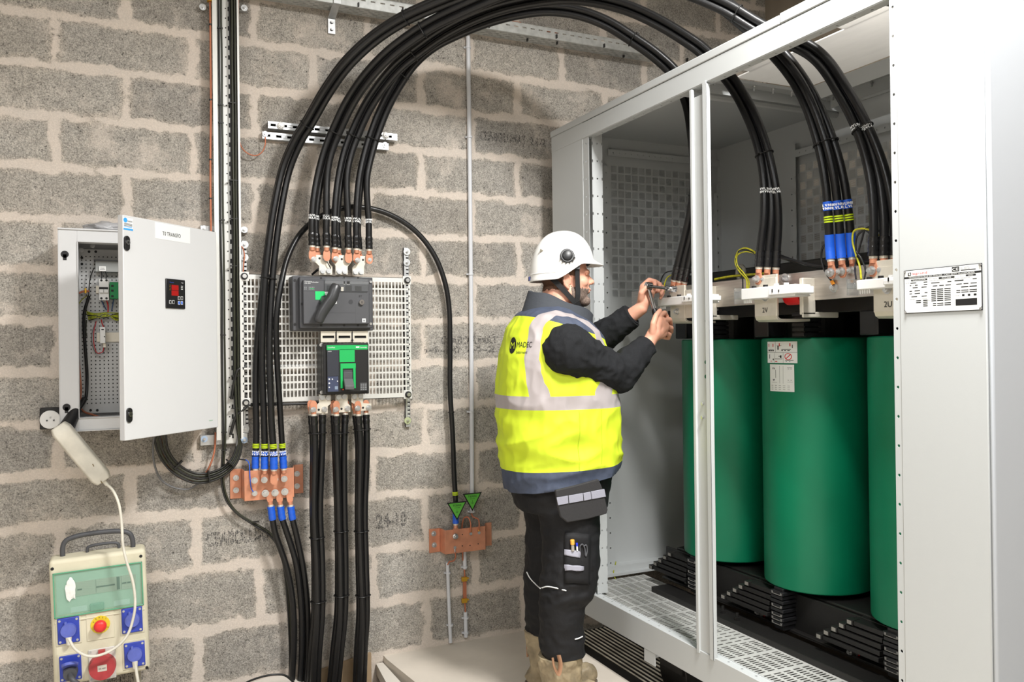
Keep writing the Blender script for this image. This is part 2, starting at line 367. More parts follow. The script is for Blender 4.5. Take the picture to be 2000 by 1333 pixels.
# posts at both ends of the opening
for (ya, yb, nm) in ((YP1, YP0, 0), (YQ0, YQ1, 1)):
    strip_with_holes((XC+.004, min(ya, yb), ZR), Z3, Y3, 27, ZT-.105-ZR, abs(ya-yb), t, .0042, .045, .0805).build('corner_post', m_paint, cab)
MB().box((XC+.001, YP0, ZR), (XC+.006, YP0+.012, ZT-.1)).build('corner_post', m_paint, cab)
strip_with_holes((XC+.02, YP1+.001, ZR), Z3, X3, 27, ZT-.11-ZR, .055, t, .004, .045, .0805).build('corner_post', m_paint, cab)
strip_with_holes((XC+.02, YQ1-.002, ZR), Z3, X3, 27, ZT-.11-ZR, .055, t, .004, .045, .0805).build('corner_post', m_paint, cab)
# roof lid edge, top rail with flange
lid = MB(); ym = U(1524, 60, x=XC).y
lid.box((XC-.004, ym+.001, ZT-.03), (XC+.03, YE+.006, ZT)); lid.box((XC-.004, YN-.016, ZT-.03), (XC+.03, ym-.001, ZT+.004))
lid.build('lid_edge', m_paint, cab, bevel=.003)
MB().box((XC-.001, YN-.012, ZT-.105), (XC+.003, YE, ZT-.033)).build('top_rail', m_paint, cab, bevel=.001)
strip_with_holes((XC+.001, YQ0, ZT-.105), Y3, X3, 26, YP0-YQ0, .032, .003, .0045, .03, .064, .6).build('top_rail_flange', m_paint, cab)
MB().box((XC+.033, YQ0, ZT-.105), (XC+.036, YP0, ZT-.04)).build('top_rail', m_paint, cab)
# roof with three openings closed by gland plates
YG = 2.60
roof = MB()
zr0 = ZT-.012
roof.box((XC+.03, YG, zr0), (XB, YE, ZT))             # far part
roof.box((XC+.03, YN, zr0), (XB, 1.62, ZT))            # near part
roof.box((XC+.03, 1.62, zr0), (2.07, YG, ZT)); roof.box((2.58, 1.62, zr0), (2.73, YG, ZT)); roof.box((2.90, 1.62, zr0), (XB, YG, ZT))
roof.build('roof', m_paint, cab)
rf = MB()   # hanging stiffener folds round the openings
rf.box((2.58, 1.62, zr0-.05), (2.583, YG, zr0)); rf.box((2.727, 1.62, zr0-.05), (2.73, YG, zr0))
rf.box((2.0, YG+.05, zr0-.04), (2.93, YG+.053, zr0)); rf.tube([(1.98, YG+.14, zr0-.02), (2.93, YG+.14, zr0-.02)], .018, n=10)
rf.box((1.99, 1.70, zr0-.07), (2.9, 1.703, zr0))
rf.build('roof_stiffener', m_paint, cab)
m_gland_bright = mat('brightened gland plate', (232, 230, 226), .5, var=.05, vs=5, aniso=(6, 1, 1))  # translucency added so the aluminium plates look bright from below
_nt = m_gland_bright.node_tree; _b = _nt.nodes['Principled BSDF']; _tr = _nt.nodes.new('ShaderNodeBsdfTranslucent'); _tr.inputs[0].default_value = (.85, .84, .82, 1); _mx = _nt.nodes.new('ShaderNodeMixShader'); _mx.inputs[0].default_value = .38
_nt.links.new(_b.outputs[0], _mx.inputs[1]); _nt.links.new(_tr.outputs[0], _mx.inputs[2]); _nt.links.new(_mx.outputs[0], [n for n in _nt.nodes if n.type == 'OUTPUT_MATERIAL'][0].inputs[0])
# gland plates: cut round the cables (strips between)
gp = MB(); gz0, gz1 = ZT+.004, ZT+.008
gp.box((2.07, 1.62, gz0), (2.10, YG, gz1)); gp.box((2.22, 1.62, gz0), (2.58, YG, gz1))
for ya, yb in ((1.62, 2.05), (2.36, 2.52)): gp.box((2.10, ya, gz0), (2.22, yb, gz1))
gp.build('gland_plate', m_gland_bright, cab)
MB().box((2.73, 1.62, gz0), (2.90, YG, gz1)).build('gland_plate', m_gland_bright, cab)
for x, y in [(2.12+.1*i, YG+.012) for i in range(9)]+[(2.592, 1.75+.17*i) for i in range(5)]+[(2.72, 1.78+.2*i) for i in range(5)]:
    MB().cyl((x, y, zr0-.022), (x, y, zr0), .0035, n=8).cyl((x, y, zr0-.008), (x, y, zr0), .007, n=6).build('roof_bolt', m_bolt, cab)
# base rail
br_ = MB().box((XC-.001, YN-.012, ZB), (XC+.004, YE, ZR)); br_.box((XC-.001, YN-.012, ZB), (XC+.05, YE, ZB+.004))
br_.build('base_rail', m_paint, cab, bevel=.002)
strip_with_holes((XC+.003, YQ0, ZR-.002), Y3, X3, 24, YP0-YQ0, .034, .003, .0045, .05, .071, .6).build('base_rail_flange', m_paint, cab)
MB().box((XC+.037, YQ0, ZR-.03), (XC+.04, YP0, ZR)).build('base_rail', m_paint, cab)
# middle post: two ribs and a recessed web
ya = U(1387, 600, x=XC).y; yb = U(1354, 600, x=XC).y
zt_, zb_ = ZT-.112, ZR-.01
mp_ = MB()
mp_.box((XC-.006, yb-.012, zb_), (XC-.003, yb, zt_)); mp_.box((XC-.006, yb-.002, zb_), (XC+.05, yb, zt_))
mp_.box((XC+.003, ya+.022, zb_+.0), (XC+.006, yb-.010, zt_-.03)); mp_.box((XC-.006, yb-.014, zb_), (XC+.006, yb-.012, zt_))
mp_.box((XC-.006, ya, zb_), (XC-.003, ya+.022, zt_+.01)); mp_.box((XC-.006, ya+.020, zb_), (XC+.006, ya+.022, zt_)); mp_.box((XC-.006, ya, zb_), (XC+.012, ya+.002, zt_))
mpo = mp_.build('middle_post', m_paint, cab, bevel=.0008)
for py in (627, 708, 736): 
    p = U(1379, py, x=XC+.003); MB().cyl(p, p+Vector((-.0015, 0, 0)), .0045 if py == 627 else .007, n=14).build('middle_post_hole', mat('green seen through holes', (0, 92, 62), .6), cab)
for py in (789, 816): MB().hexb(U(1374, py, x=XC+.003), (-1, 0, 0), .006, .008).build('middle_post_screw', m_bolt, cab)
# bracket under the base and a castor
br = U(1283, 1300, x=XC+.03)
MB().box((XC+.0, br.y-.03, ZB-.05), (XC+.004, br.y+.05, ZB)).box((XC, br.y+.046, ZB-.05), (XC+.12, br.y+.05, ZB)).build('levelling_bracket', m_paint, cab)
for yy in (U(1325, 1310, x=XC+.2).y, 1.5):
    MB().box((XC+.16, yy-.08, .06), (XC+.3, yy+.08, ZB)).cyl((XC+.17, yy, .05), (XC+.29, yy, .05), .095, n=28).build('castor', m_core, cab, bevel=.004)
# inside: back wall, end wall, posts
YI = YE-.045
m_in = mat('inner grey coat', (190, 193, 193), .5, bump=.05, bs=900)
def perf_panel(name, O, R, nx, ny, sq, gap, parent, zt):
    """perforated sheet: chequer of square louvre fields; O lower left, R horizontal direction"""
    mb = MB(); R = Vector(R); n = R.cross(Z3)
    def B(a0, a1, b0, b1):
        v = [mb.bm.verts.new(Vector(O)+R*a+Z3*b+n*h) for h in (0, .0015) for a, b in ((a0, b0), (a1, b0), (a1, b1), (a0, b1))]
        for f in ((0, 1, 2, 3), (7, 6, 5, 4), (0, 4, 5, 1), (1, 5, 6, 2), (2, 6, 7, 3), (3, 7, 4, 0)): mb.bm.faces.new([v[i] for i in f])
    p = sq+gap; Wd = nx*p+gap; H = ny*p+gap
    for j in range(ny+1): B(0, Wd, j*p, j*p+gap)
    for i in range(nx+1):
        for j in range(ny): B(i*p, i*p+gap, j*p+gap, (j+1)*p)
    for i in range(nx):
        for j in range(ny):
            a, b = i*p+gap, j*p+gap
            if (i+j) % 2 == 0:
                k = 7
                for q in range(k): B(a, a+sq, b+sq*(q+.25)/k, b+sq*(q+.77)/k)
            else:
                k = 10
                for q in range(k): B(a+sq*(q+.2)/k, a+sq*(q+.84)/k, b, b+sq)
    mb.build(name, m_in, parent); return Wd, H
# end wall (faces the camera) and its perforated sheet
a = U(1190, 320, y=YI); c = U(1192, 577, y=YI); Rr = U(1395, 338, y=YI)
sq, gap = .0335, .0085; pitch = sq+gap
ny = int(round((a.z-c.z)/pitch)); nx = int((Rr.x-a.x)/pitch)
print('end panel', a, c, Rr, nx, ny)
Wd, H = perf_panel('perforated_panel', (a.x, YI, a.z-ny*pitch-gap), X3, nx, ny, sq, gap, cab, 0)
zl, zh = a.z-ny*pitch-gap, a.z
ew = MB()
ew.box((XC+.02, YI-.0015, ZR-.02), (XB, YI, zl)); ew.box((XC+.02, YI-.0015, zh), (XB, YI, ZT-.012)); ew.box((XC+.02, YI-.0015, zl), (a.x, YI, zh)); ew.box((a.x+Wd, YI-.0015, zl), (XB, YI, zh))
ew.build('inner_end_wall', m_in, cab)
for xx in (a.x-.07, a.x+Wd+.015):
    strip_with_holes((xx, YI-.028, ZR), Z3, X3, 27, 2.03 if xx < 2.5 else 1.86, .045, t, .004, .045, .075, .7).build('inner_upright', m_in, cab)
    MB().box((xx, YI-.026, ZR), (xx+.002, YI-.002, 2.25)).box((xx+.043, YI-.026, ZR), (xx+.045, YI-.002, 2.15)).build('inner_upright', m_in, cab)
strip_with_holes((a.x-.02, YI-.02, zh+.035), X3, Z3, 11, Wd+.06, .034, t, .003, .03, .036).build('inner_crossbar', m_in, cab)
MB().tube(spline([U(1203, 1098, y=YI-.02), U(1199, 1125, y=YI-.08), U(1215, 1146, y=YI-.11), U(1240, 1151, y=YI-.11), U(1256, 1146, y=YI-.11)], 6), .0028, n=8).build('earth_wire', m_wgreen, cab)
lb = U(1225, 1112, y=YI-.01); MB().box((XC+.06, YI-.02, lb.z-.008), (XB, YI-.002, lb.z)).box((lb.x-.035, YI-.03, lb.z-.015), (lb.x+.035, YI-.002, lb.z+.002)).build('inner_ledge', m_in, cab)
MB().box((XC+.05, YI-.09, ZR-.004), (XB, YI-.002, ZR+.008)).box((XC+.05, YI-.06, ZR), (XB, YI-.002, ZR+.035)).build('inner_ledge', m_in, cab)
# back wall and its perforated sheet
XI = XB-.045
P0 = U(1560, 320, x=XI); P1 = U(1560, 530, x=XI); P2 = U(1744, 300, x=XI)
nyb = int((P0.z-.9)/pitch); nxb = 26
yl = P0.y-(nxb*pitch+gap)
zlb = P0.z-nyb*pitch-gap
perf_panel('perforated_panel', (XI, P0.y, zlb), -Y3, nxb, nyb, sq, gap, cab, 0)
bw = MB(); bw.box((XI, P0.y, ZR-.02), (XI+.0015, YE, ZT-.012)); bw.box((XI, YN, ZR-.02), (XI+.0015, yl, ZT-.012)); bw.box((XI, yl, ZR-.02), (XI+.0015, P0.y, zlb)); bw.box((XI, yl, P0.z), (XI+.0015, P0.y, ZT-.012))
bw.build('inner_back_wall', m_in, cab)
strip_with_holes((XI-.03, P0.y+.035, ZR), Z3, -Y3, 26, P0.z-ZR+.09, .045, t, .004, .05, .0745, .4).build('inner_upright', m_in, cab)
MB().box((XI-.028, P0.y+.033, ZR), (XI-.002, P0.y+.035, P0.z+.09)).build('inner_upright', m_in, cab)
strip_with_holes((XI-.03, P0.y-.01, P0.z+.025), -Y3, Z3, 22, 1.0, .034, t, .0035, .03, .04).build('inner_crossbar', m_in, cab)
# slotted floor sheet inside
fg = MB(); zf = ZR-.012
fx0, fx1 = XC+.05, 2.33
fy0, fy1 = 1.45, YI-.1
sl = .032; gl = .012; py_ = .0155; ncol = int((fx1-fx0)/(sl+gl))
for i in range(ncol+1): fg.box((fx0+i*(sl+gl), fy0, zf-.002), (fx0+i*(sl+gl)+gl, fy1, zf))
yy = fy0; k = 0
while yy < fy1:
    wdt = .0065 if k % 9 else .022
    if 2.62 > yy > 2.50: wdt = .02
    for i in range(ncol): fg.box((fx0+i*(sl+gl)+gl, yy, zf-.002), (fx0+(i+1)*(sl+gl), yy+wdt, zf))
    yy += wdt+.009; k += 1
o = fg.build('floor_grille', mat('galvanised floor grille', (196, 196, 192), .5, .3, var=.1, vs=14), cab)
# rating plate
npl = [U(1765, 530, x=XC-.003), U(1917, 513, x=XC-.003), U(1919, 606, x=XC-.003), U(1768, 613, x=XC-.003)]
yA = npl[0].y; yB = npl[1].y; zA = (npl[2].z+npl[3].z)/2; zB = (npl[0].z+npl[1].z)/2
pw, ph = yA-yB, zB-zA
plate = MB().box((XC-.002, yB, zA), (XC-.0005, yA, zB)).build('rating_plate', m_ink, cab); plate['label'] = 'rating plate with a red maker name and printed data table'
m_pl = mat('satin white label', (226, 228, 226), .35)
def PL(a, b): return Vector((XC-.0022, yA-a*pw, zA+b*ph))     # a: left to right, b: bottom to top
def prect(mb, a0, a1, b0, b1, h=.0003):
    p, q = PL(a0, b0), PL(a1, b1); mb.box((p.x-h, min(p.y, q.y), p.z), (p.x, max(p.y, q.y), q.z)); return mb
ch = .035
pts = [(ch, .015), (1-ch, .015), (.992, .015+ch*2), (.992, .985-ch*2), (1-ch, .985), (ch, .985), (.008, .985-ch*2), (.008, .015+ch*2)]
MB().prism([PL(*p) for p in pts], (-.0002, 0, 0), (.0002, 0, 0)).build('plate_face', m_pl, plate)
k = MB()
prect(k, .008, .992, .80, .845)
for a0, a1, b0, b1 in ((.64, .73, .87, .975), (.75, .93, .875, .895), (.10, .32, .735, .775), (.47, .67, .735, .775), (.81, .93, .745, .785),
    (.09, .17, .685, .705), (.27, .32, .685, .705), (.08, .10, .63, .65), (.15, .19, .63, .65), (.27, .32, .63, .65), (.12, .19, .575, .595), (.24, .31, .575, .595),
    (.075, .11, .50, .52), (.145, .22, .50, .52), (.075, .11, .44, .46), (.145, .22, .44, .46), (.28, .32, .445, .465), (.10, .18, .37, .39), (.24, .31, .37, .39),
    (.37, .48, .65, .67), (.58, .63, .65, .67), (.39, .45, .58, .60), (.475, .535, .58, .60), (.555, .625, .58, .60),
    (.67, .78, .655, .68), (.89, .94, .67, .69), (.69, .76, .58, .60), (.78, .84, .58, .60), (.865, .94, .58, .60), (.75, .84, .51, .535), (.85, .94, .51, .535),
    (.69, .74, .44, .46), (.75, .84, .44, .46), (.85, .94, .44, .46), (.69, .74, .40, .42), (.75, .84, .40, .42), (.85, .94, .40, .42),
    (.76, .79, .32, .365), (.83, .86, .32, .365), (.90, .935, .32, .365), (.68, .94, .12, .265)): prect(k, a0, a1, b0, b1)
for i in range(7):
    for a0, a1 in ((.37, .43), (.445, .525), (.54, .62)): prect(k, a0, a1, .50-i*.042, .522-i*.042)
for i in range(2):
    for a0, a1 in ((.39, .43), (.445, .525), (.54, .62)): prect(k, a0, a1, .185-i*.042, .207-i*.042)
for i in range(4):
    if i < 2: prect(k, .165, .23, .27-i*.042, .292-i*.042)
    prect(k, .26, .32, .27-i*.042, .292-i*.042)
k.build('plate_data_field', m_ink, plate)
def ptxt(s, a, b, h, m=m_ink, w_=None): return text('plate_lettering', s, m, h*ph, PL(a, b)+Vector((-.0005, 0, 0)), -Y3, Z3, plate, width=None if w_ is None else w_*pw)
ptxt('legrand', .115, .885, .055, m_red, .205)
ptxt('TRANSFORMATEUR SEC ENROBE - CAST RESIN TRANSFORMER', .07, .808, .028, m_pl, .85)
ptxt('CE', .648, .89, .06, m_pl, .075); ptxt('427208', .51, .742, .026, m_pl, .12); ptxt('2023', .84, .752, .026, m_pl, .06); ptxt('TJ4AIAOPA', .12, .742, .026, m_pl, .18)
ptxt('IEC 60076-11', .75, .935, .018, m_ink, .13); ptxt('EN 50588-1', .75, .905, .018, m_ink, .13)
for s, a, b, w_ in (('Type', .03, .75, .05), ('kVA', .03, .69, .05), ('Hz', .115, .63, .03), ('No serie', .35, .75, .1), ('Annee', .74, .755, .06), ('HAUTE TENSION', .35, .705, .2), ('BASSE TENSION', .66, .705, .2), ('MASSE', .08, .31, .07), ('TOTAL', .25, .31, .07), ('kg', .33, .27, .02), ('CLASSE', .66, .33, .07)): ptxt(s, a, b, .018, m_ink, w_)
q = MB(); prect(q, .055, .068, .87, .945, .0006); prect(q, .055, .098, .87, .885, .0006); prect(q, .09, .098, .87, .945, .0006); prect(q, .078, .098, .93, .945, .0006); q.build('plate_logo', m_ink, plate)
for a_, b_ in ((.018, .965), (.982, .965), (.018, .035), (.982, .035)): MB().cyl(PL(a_, b_), PL(a_, b_)+Vector((-.002, 0, 0)), .0035, n=12).build('rivet', m_bolt, plate)
# ---------------------------------------------------------------- the transformer
XTR = 2.5; YM = 2.478; SP = .53; RC = .208
ZCB = U(1593, 1168, x=2.353).z; ZCT = U(1593, 663, x=2.353).z
ZCB = .492; ZCT = 1.462
tr = thing('transformer', 'black cored dry transformer with three green resin coils inside the cabinet', 'transformer', (XTR, YM, ZR))
for i, y in enumerate((YM+SP, YM, YM-SP)):
    mb = MB(); mb.lathe((XTR, y, ZCB), Z3, [(0, RC*.72), (0, RC-.006), (.004, RC-.001), (.010, RC), (ZCT-ZCB-.010, RC), (ZCT-ZCB-.004, RC-.001), (ZCT-ZCB, RC-.006), (ZCT-ZCB, RC*.72)], 72)
    mb.build('coil', m_resin, tr, smooth=35)
    MB().cyl((XTR, y, ZCB-.16), (XTR, y, ZCT+.1), RC*.55, n=40).build('inner_winding', m_core, tr)
    # support blocks under and over each coil
    mb = MB(); x = XTR-.19
    for k in range(8):
        z = ZCB-.012-k*.0165; wv = .030 if k % 2 else .034; mb.box((x-.03, y-wv, z-.0125), (x+.05, y+wv, z))
    mb.box((x-.02, y-.024, ZCB-.16), (x+.04, y+.024, ZCB)); mb.build('coil_support_block', m_plast, tr, bevel=.0012)
    mb = MB()
    for k in (0, 3, 5, 6, 7):
        z = ZCB-.012-k*.0165
        mb.box((x-.0315, y-.027, z-.0115), (x-.0301, y-.020, z-.003)).box((x-.0315, y+.020, z-.0115), (x-.0301, y+.027, z-.003)).box((x-.0315, y-.027, z-.0125), (x-.0301, y+.027, z-.0105))
    mb.build('block_rim', mat('pale edge grey', (120, 118, 114), .5), tr)  # pale rims along some edges of the black block
    mb = MB()                                  # stepped core packing left of each coil
    for k in range(5):
        z = ZCB-.055-k*.021+ .03; off = k*.03
        mb.box((x-.01-off*.2, y+.05, z-.016), (x+.30, y+.20+off, z))
        mb.box((x-.014-off*.2, y+.175+off, z-.017), (x+.02, y+.203+off, z+.002))
    mb.build('stepped_core_packing', m_core, tr, bevel=.001)
    mb = MB()
    for k in range(5):
        z = ZCB-.055-k*.021+.03; off = k*.03
        mb.box((x-.0155-off*.2, y+.18+off, z-.014), (x-.0142-off*.2, y+.199+off, z-.001))
    mb.build('packing_edge', mat('pale edge metal', (150, 147, 140), .5, .3), tr)  # pale strip on the end of each step
    mb = MB(); x2 = XTR-.16
    for k in range(5):
        z = ZCT+.005+k*.019; mb.box((x2-.04, y-.14, z), (x2+.05, y-.08, z+.013)); mb.box((x2-.03, y-.135, z+.012), (x2+.04, y-.085, z+.02))
    mb.build('top_support_block', m_plast, tr, bevel=.0015)
    MB().cyl((x2-.0, y-.11, ZCT+.10), (x2, y-.11, ZCT+.20), .0065, n=10).build('clamp_rod', m_bolt, tr)
    MB().cyl((x2-.0, y-.11, ZCT+.125), (x2, y-.11, ZCT+.134), .015, n=14).cyl((x2, y-.11, ZCT+.15), (x2, y-.11, ZCT+.165), .012, n=6).build('clamp_nut', m_zinc, tr)
    MB().box((x2-.03, y+.06, ZCT+.005), (x2+.05, y+.14, ZCT+.09)).build('top_support_block', m_plast, tr, bevel=.004)
# yokes, clamps and base
yk0, yk1 = YM-SP-.24, YM+SP+.25
MB().box((XTR-.12, yk0, .345), (XTR+.12, yk1, ZCB-.02)).build('lower_yoke', m_core, tr, bevel=.006)
MB().box((XTR-.12, yk0, ZCT+.10), (XTR+.12, yk1, ZCT+.30)).build('upper_yoke', m_core, tr, bevel=.006)
for s in (-1, 1):
    MB().box((XTR+s*.145-.006, yk0, .33), (XTR+s*.145+.006, yk1+.04, .47)).box((XTR+s*.145-.03, yk0, .322), (XTR+s*.145+.006+.03, yk1+.04, .332)).build('lower_clamp', m_core, tr, bevel=.002)
    MB().box((XTR+s*.145-.006, yk0, ZCT+.09), (XTR+s*.145+.006, yk1, ZCT+.22)).build('upper_clamp', m_core, tr, bevel=.002)
for p in (U(840/2.273+1120, 668/2.273+900, x=XTR-.152), U(1252/2.273+1120, 845/2.273+900, x=XTR-.152)):
    MB().hexb(p, (-1, 0, 0), .012, .03, .019).build('clamp_bolt', m_bolt, tr); MB().cyl(p+Vector((.001, -.002, -.002)), p+Vector((-.004, -.002, -.002)), .021, n=20).build('clamp_washer', m_red, tr)
for px, py in ((1341, 1142), (1361, 1141), (1361, 1162)): 
    p = U(px, py, x=XTR-.152); MB().cyl(p, p+Vector((-.006, 0, 0)), .011, n=18).build('clamp_hole_rim', m_bolt, tr)
MB().box((XTR-.30, YM-SP-.5, ZR-.01), (XTR-.20, YM+SP+.2, ZR+.012)).build('base_channel', m_core, tr, bevel=.002)
MB().box((XTR+.18, YM-SP-.5, ZR-.01), (XTR+.30, YM+SP+.2, ZR+.012)).build('base_channel', m_core, tr, bevel=.002)
for px, py in ((1412, 1198), (1440, 1212)):
    p = U(px, py, z=ZR+.012); MB().cyl(p, p+Z3*.03, .006, n=8).cyl(p, p+Z3*.013, .012, n=6).build('base_bolt', m_core, tr)
# dark bulkhead between core and back
MB().box((XTR+.16, yk0-.1, ZR), (XTR+.166, yk1, ZCT+.27)).build('rear_winding_screen', m_core, tr)
# neutral bar, low voltage risers, arms
XNB = 2.215
nb0, nb1 = U(1396, 590, x=XNB), U(1760, 550, x=XNB)
zn0, zn1 = U(1450, 597, x=XNB).z, U(1450, 545, x=XNB).z
print('neutral bar z', zn0, zn1, 'coil top', ZCT, 'px z', U(1593, 663, x=2.353).z, U(1593, 1168, x=2.353).z)
nbar = MB().box((XNB, nb1.y-.1, zn0), (XNB+.010, nb0.y+.62, zn1)).build('neutral_busbar', m_alu, tr, bevel=.002); nbar['label'] = 'long brushed aluminium busbar'
terms = []
XLV = 2.13
for lab, pxc, pyt, pxl, pxr in (('2W', 1345, 575, 1300, 1392), ('2V', 1498, 548, 1474, 1517), ('2U', 1728, 520, 1705, 1762)):
    a = U(pxl, pyt, x=XLV); b = U(pxr, pyt, x=XLV)
    if lab == '2W': a = U(1328, 575, x=XLV); b = U(1372, 575, x=XLV)
    z1 = a.z+.015; z0 = {'2W': U(1320, 632, x=XLV).z, '2V': U(1490, 629, x=XLV).z, '2U': U(1728, 622, x=XLV).z}[lab]
    al, ar = (a.y, b.y)
    if lab == '2W': lo0, lo1 = U(1310, 620, x=XLV).y, U(1338, 620, x=XLV).y
    elif lab == '2V': lo0, lo1 = U(1475, 620, x=XLV).y, U(1517, 620, x=XLV).y
    else: lo0, lo1 = U(1708, 620, x=XLV).y, U(1765, 620, x=XLV).y
    mb = MB().box((XLV, ar, z0+.02), (XLV+.008, al, z1)); mb.build('riser', m_tin, tr, bevel=.001)
    mb = MB().box((XLV-.002, lo1, z0+.02), (XLV+.008, lo0, z0+.16)); 
    # rounded foot running back to the coil
    mb.prism([Vector((XLV-.002, lo1, z0+.021)), Vector((XLV+.004, lo1, z0+.007)), Vector((XLV+.018, lo1, z0)), Vector((XLV+.16, lo1, z0)), Vector((XLV+.16, lo1, z0+.009)), Vector((XLV+.022, lo1, z0+.009)), Vector((XLV+.010, lo1, z0+.014)), Vector((XLV+.008, lo1, z0+.021))], (0, 0, 0), (0, lo0-lo1, 0))
    mb.build('terminal_bracket', m_tin, tr, bevel=.001)
    MB().hexb((XLV-.002, (lo0+lo1)/2-(.004 if lab == '2V' else 0), z0+.088 if lab != '2W' else z0+.05), (-1, 0, 0), .010, .014, .014).build('terminal_bolt', m_bolt, tr)
    if lab != '2W': text('terminal_lettering', lab, m_ink, .018, (XLV-.0025, (lo0+lo1)/2, z0+.034), -Y3, Z3, tr, align='CENTER')
    # red backed insulator beside it
    yr = lo1-.02
    if lab != '2U':
        MB().cyl((XLV+.06, yr-.055, z0+.09), (XLV+.06, yr+.02, z0+.09), .032, n=24).build('red_insulator', m_red, tr)
        MB().box((XLV+.03, yr-.078, z0+.02), (XLV+.09, yr-.06, z0+.15)).box((XLV+.03, yr-.078, z0+.01), (XLV+.2, yr-.07, z0+.03)).build('terminal_bracket', m_tin, tr, bevel=.003)
    terms.append((lab, al, ar, z1))
# bar bolts
for px, py in ((1532, 545), (1537, 545)):
    pass
p = U(1534, 545, x=XNB); MB().hexb(p, (-1, 0, 0), .011, .016, .02).build('busbar_bolt', m_bolt, tr)
# stickers on the middle coil
def coil_pt(px, py, off=.0012):
    r = ray(px, py); R_ = RC+off; a = r.x**2+r.y**2; bq = -2*(r.x*XTR+r.y*YM); cq = XTR**2+YM**2-R_*R_
    tt = (-bq-math.sqrt(bq*bq-4*a*cq))/(2*a); return Vector((r.x*tt, r.y*tt, HC+r.z*tt))
def sticker(corners, name, label):
    tl_, tr_, bl_ = [coil_pt(*c) for c in corners]
    a0 = math.atan2(tl_.y-YM, tl_.x-XTR); a1 = math.atan2(tr_.y-YM, tr_.x-XTR); z1, z0 = tl_.z, bl_.z
    if a1 < a0: a1 += 2*math.pi
    def P(u, v, h=0): a = a0+(a1-a0)*u; return Vector((XTR+(RC+.001+h)*math.cos(a), YM+(RC+.001+h)*math.sin(a), z0+(z1-z0)*v))
    def patch(mb, u0, u1, v0, v1, h):
        n = max(1, int((u1-u0)*10)); A = [[mb.bm.verts.new(P(u0+(u1-u0)*i/n, v, h)) for i in range(n+1)] for v in (v0, v1)]; 
        for i in range(n): mb.bm.faces.new((A[0][i], A[0][i+1], A[1][i+1], A[1][i]))
    mb = MB(); patch(mb, 0, 1, 0, 1, 0)
    o = mb.build(name, m_pl, tr); o['label'] = label
    sm = o.modifiers.new('thick', 'SOLIDIFY'); sm.thickness = .0006
    return o, P, patch
s1, P, patch = sticker(((1499, 668), (1557, 667), (1500, 709)), 'lifting_sticker', 'sticker with lifting pictograms and a red prohibition ring')
k = MB(); 
for a in ((0, 1, .49, .505), (.34, .347, .5, 1), (.30, .306, 0, .5), (.60, .606, 0, .5), (.05, .29, .60, .625), (.05, .29, .56, .58), (.07, .12, .55, .60), (.16, .20, .55, .60), (.24, .28, .55, .6),
          (.55, .83, .62, .645), (.55, .60, .56, .60), (.64, .69, .56, .60), (.73, .80, .56, .60), (.42, .46, .62, .80), (.86, .88, .7, .85), (.40, .55, .80, .815), (.45, .54, .30, .33), (.50, .55, .24, .36), (.32, .58, .18, .2), (.09, .12, .2, .4), (.24, .28, .12, .2), (.66, .9, .12, .14), (.68, .71, .05, .08), (.78, .81, .05, .08)): patch(k, *a, .0009)
k.build('pictogram', m_ink, s1)
k = MB()
for a in ((.06, .09, .75, .90), (.24, .27, .75, .9), (.47, .50, .78, .92), (.79, .82, .78, .92), (.33, .41, .05, .09), (.15, .19, .06, .1)): patch(k, *a, .0009)
for i in range(24):
    a = 2*math.pi*i/24; b = 2*math.pi*(i+1)/24
    v = [k.bm.verts.new(P(.75+r_*math.cos(q)*.66, .30+r_*math.sin(q), .0009)) for q in (a, b) for r_ in (.13, .16)]; k.bm.faces.new((v[0], v[1], v[3], v[2]))
v = [k.bm.verts.new(P(*q, .0009)) for q in ((.665, .20), (.685, .175), (.835, .40), (.815, .425))]; k.bm.faces.new(v)
k.build('pictogram', m_red, s1)
s2, P, patch = sticker(((1504, 712), (1551, 712), (1505, 764)), 'wiring_sticker', 'white sticker with a pale wiring diagram')
k = MB()
for a in ((.13, .24, .86, .88), (.14, .17, .82, .86), (.2, .25, .82, .86), (.76, .93, .88, .895), (.78, .83, .83, .85), (.87, .92, .83, .85), (.15, .25, .42, .45), (.17, .22, .38, .41), (.77, .82, .42, .44), (.87, .92, .42, .44), (.46, .47, .3, .95), (.60, .608, .3, .95), (.12, .35, .33, .34), (.76, .95, .36, .37), (.28, .30, .5, .8)): patch(k, *a, .0009)
for j in range(3):
    for i in range(5): patch(k, .08+i*.17, .17+i*.17, .07+j*.07, .085+j*.07, .0009)
k.build('pictogram', mat('grey print', (110, 110, 112), .6), s2)
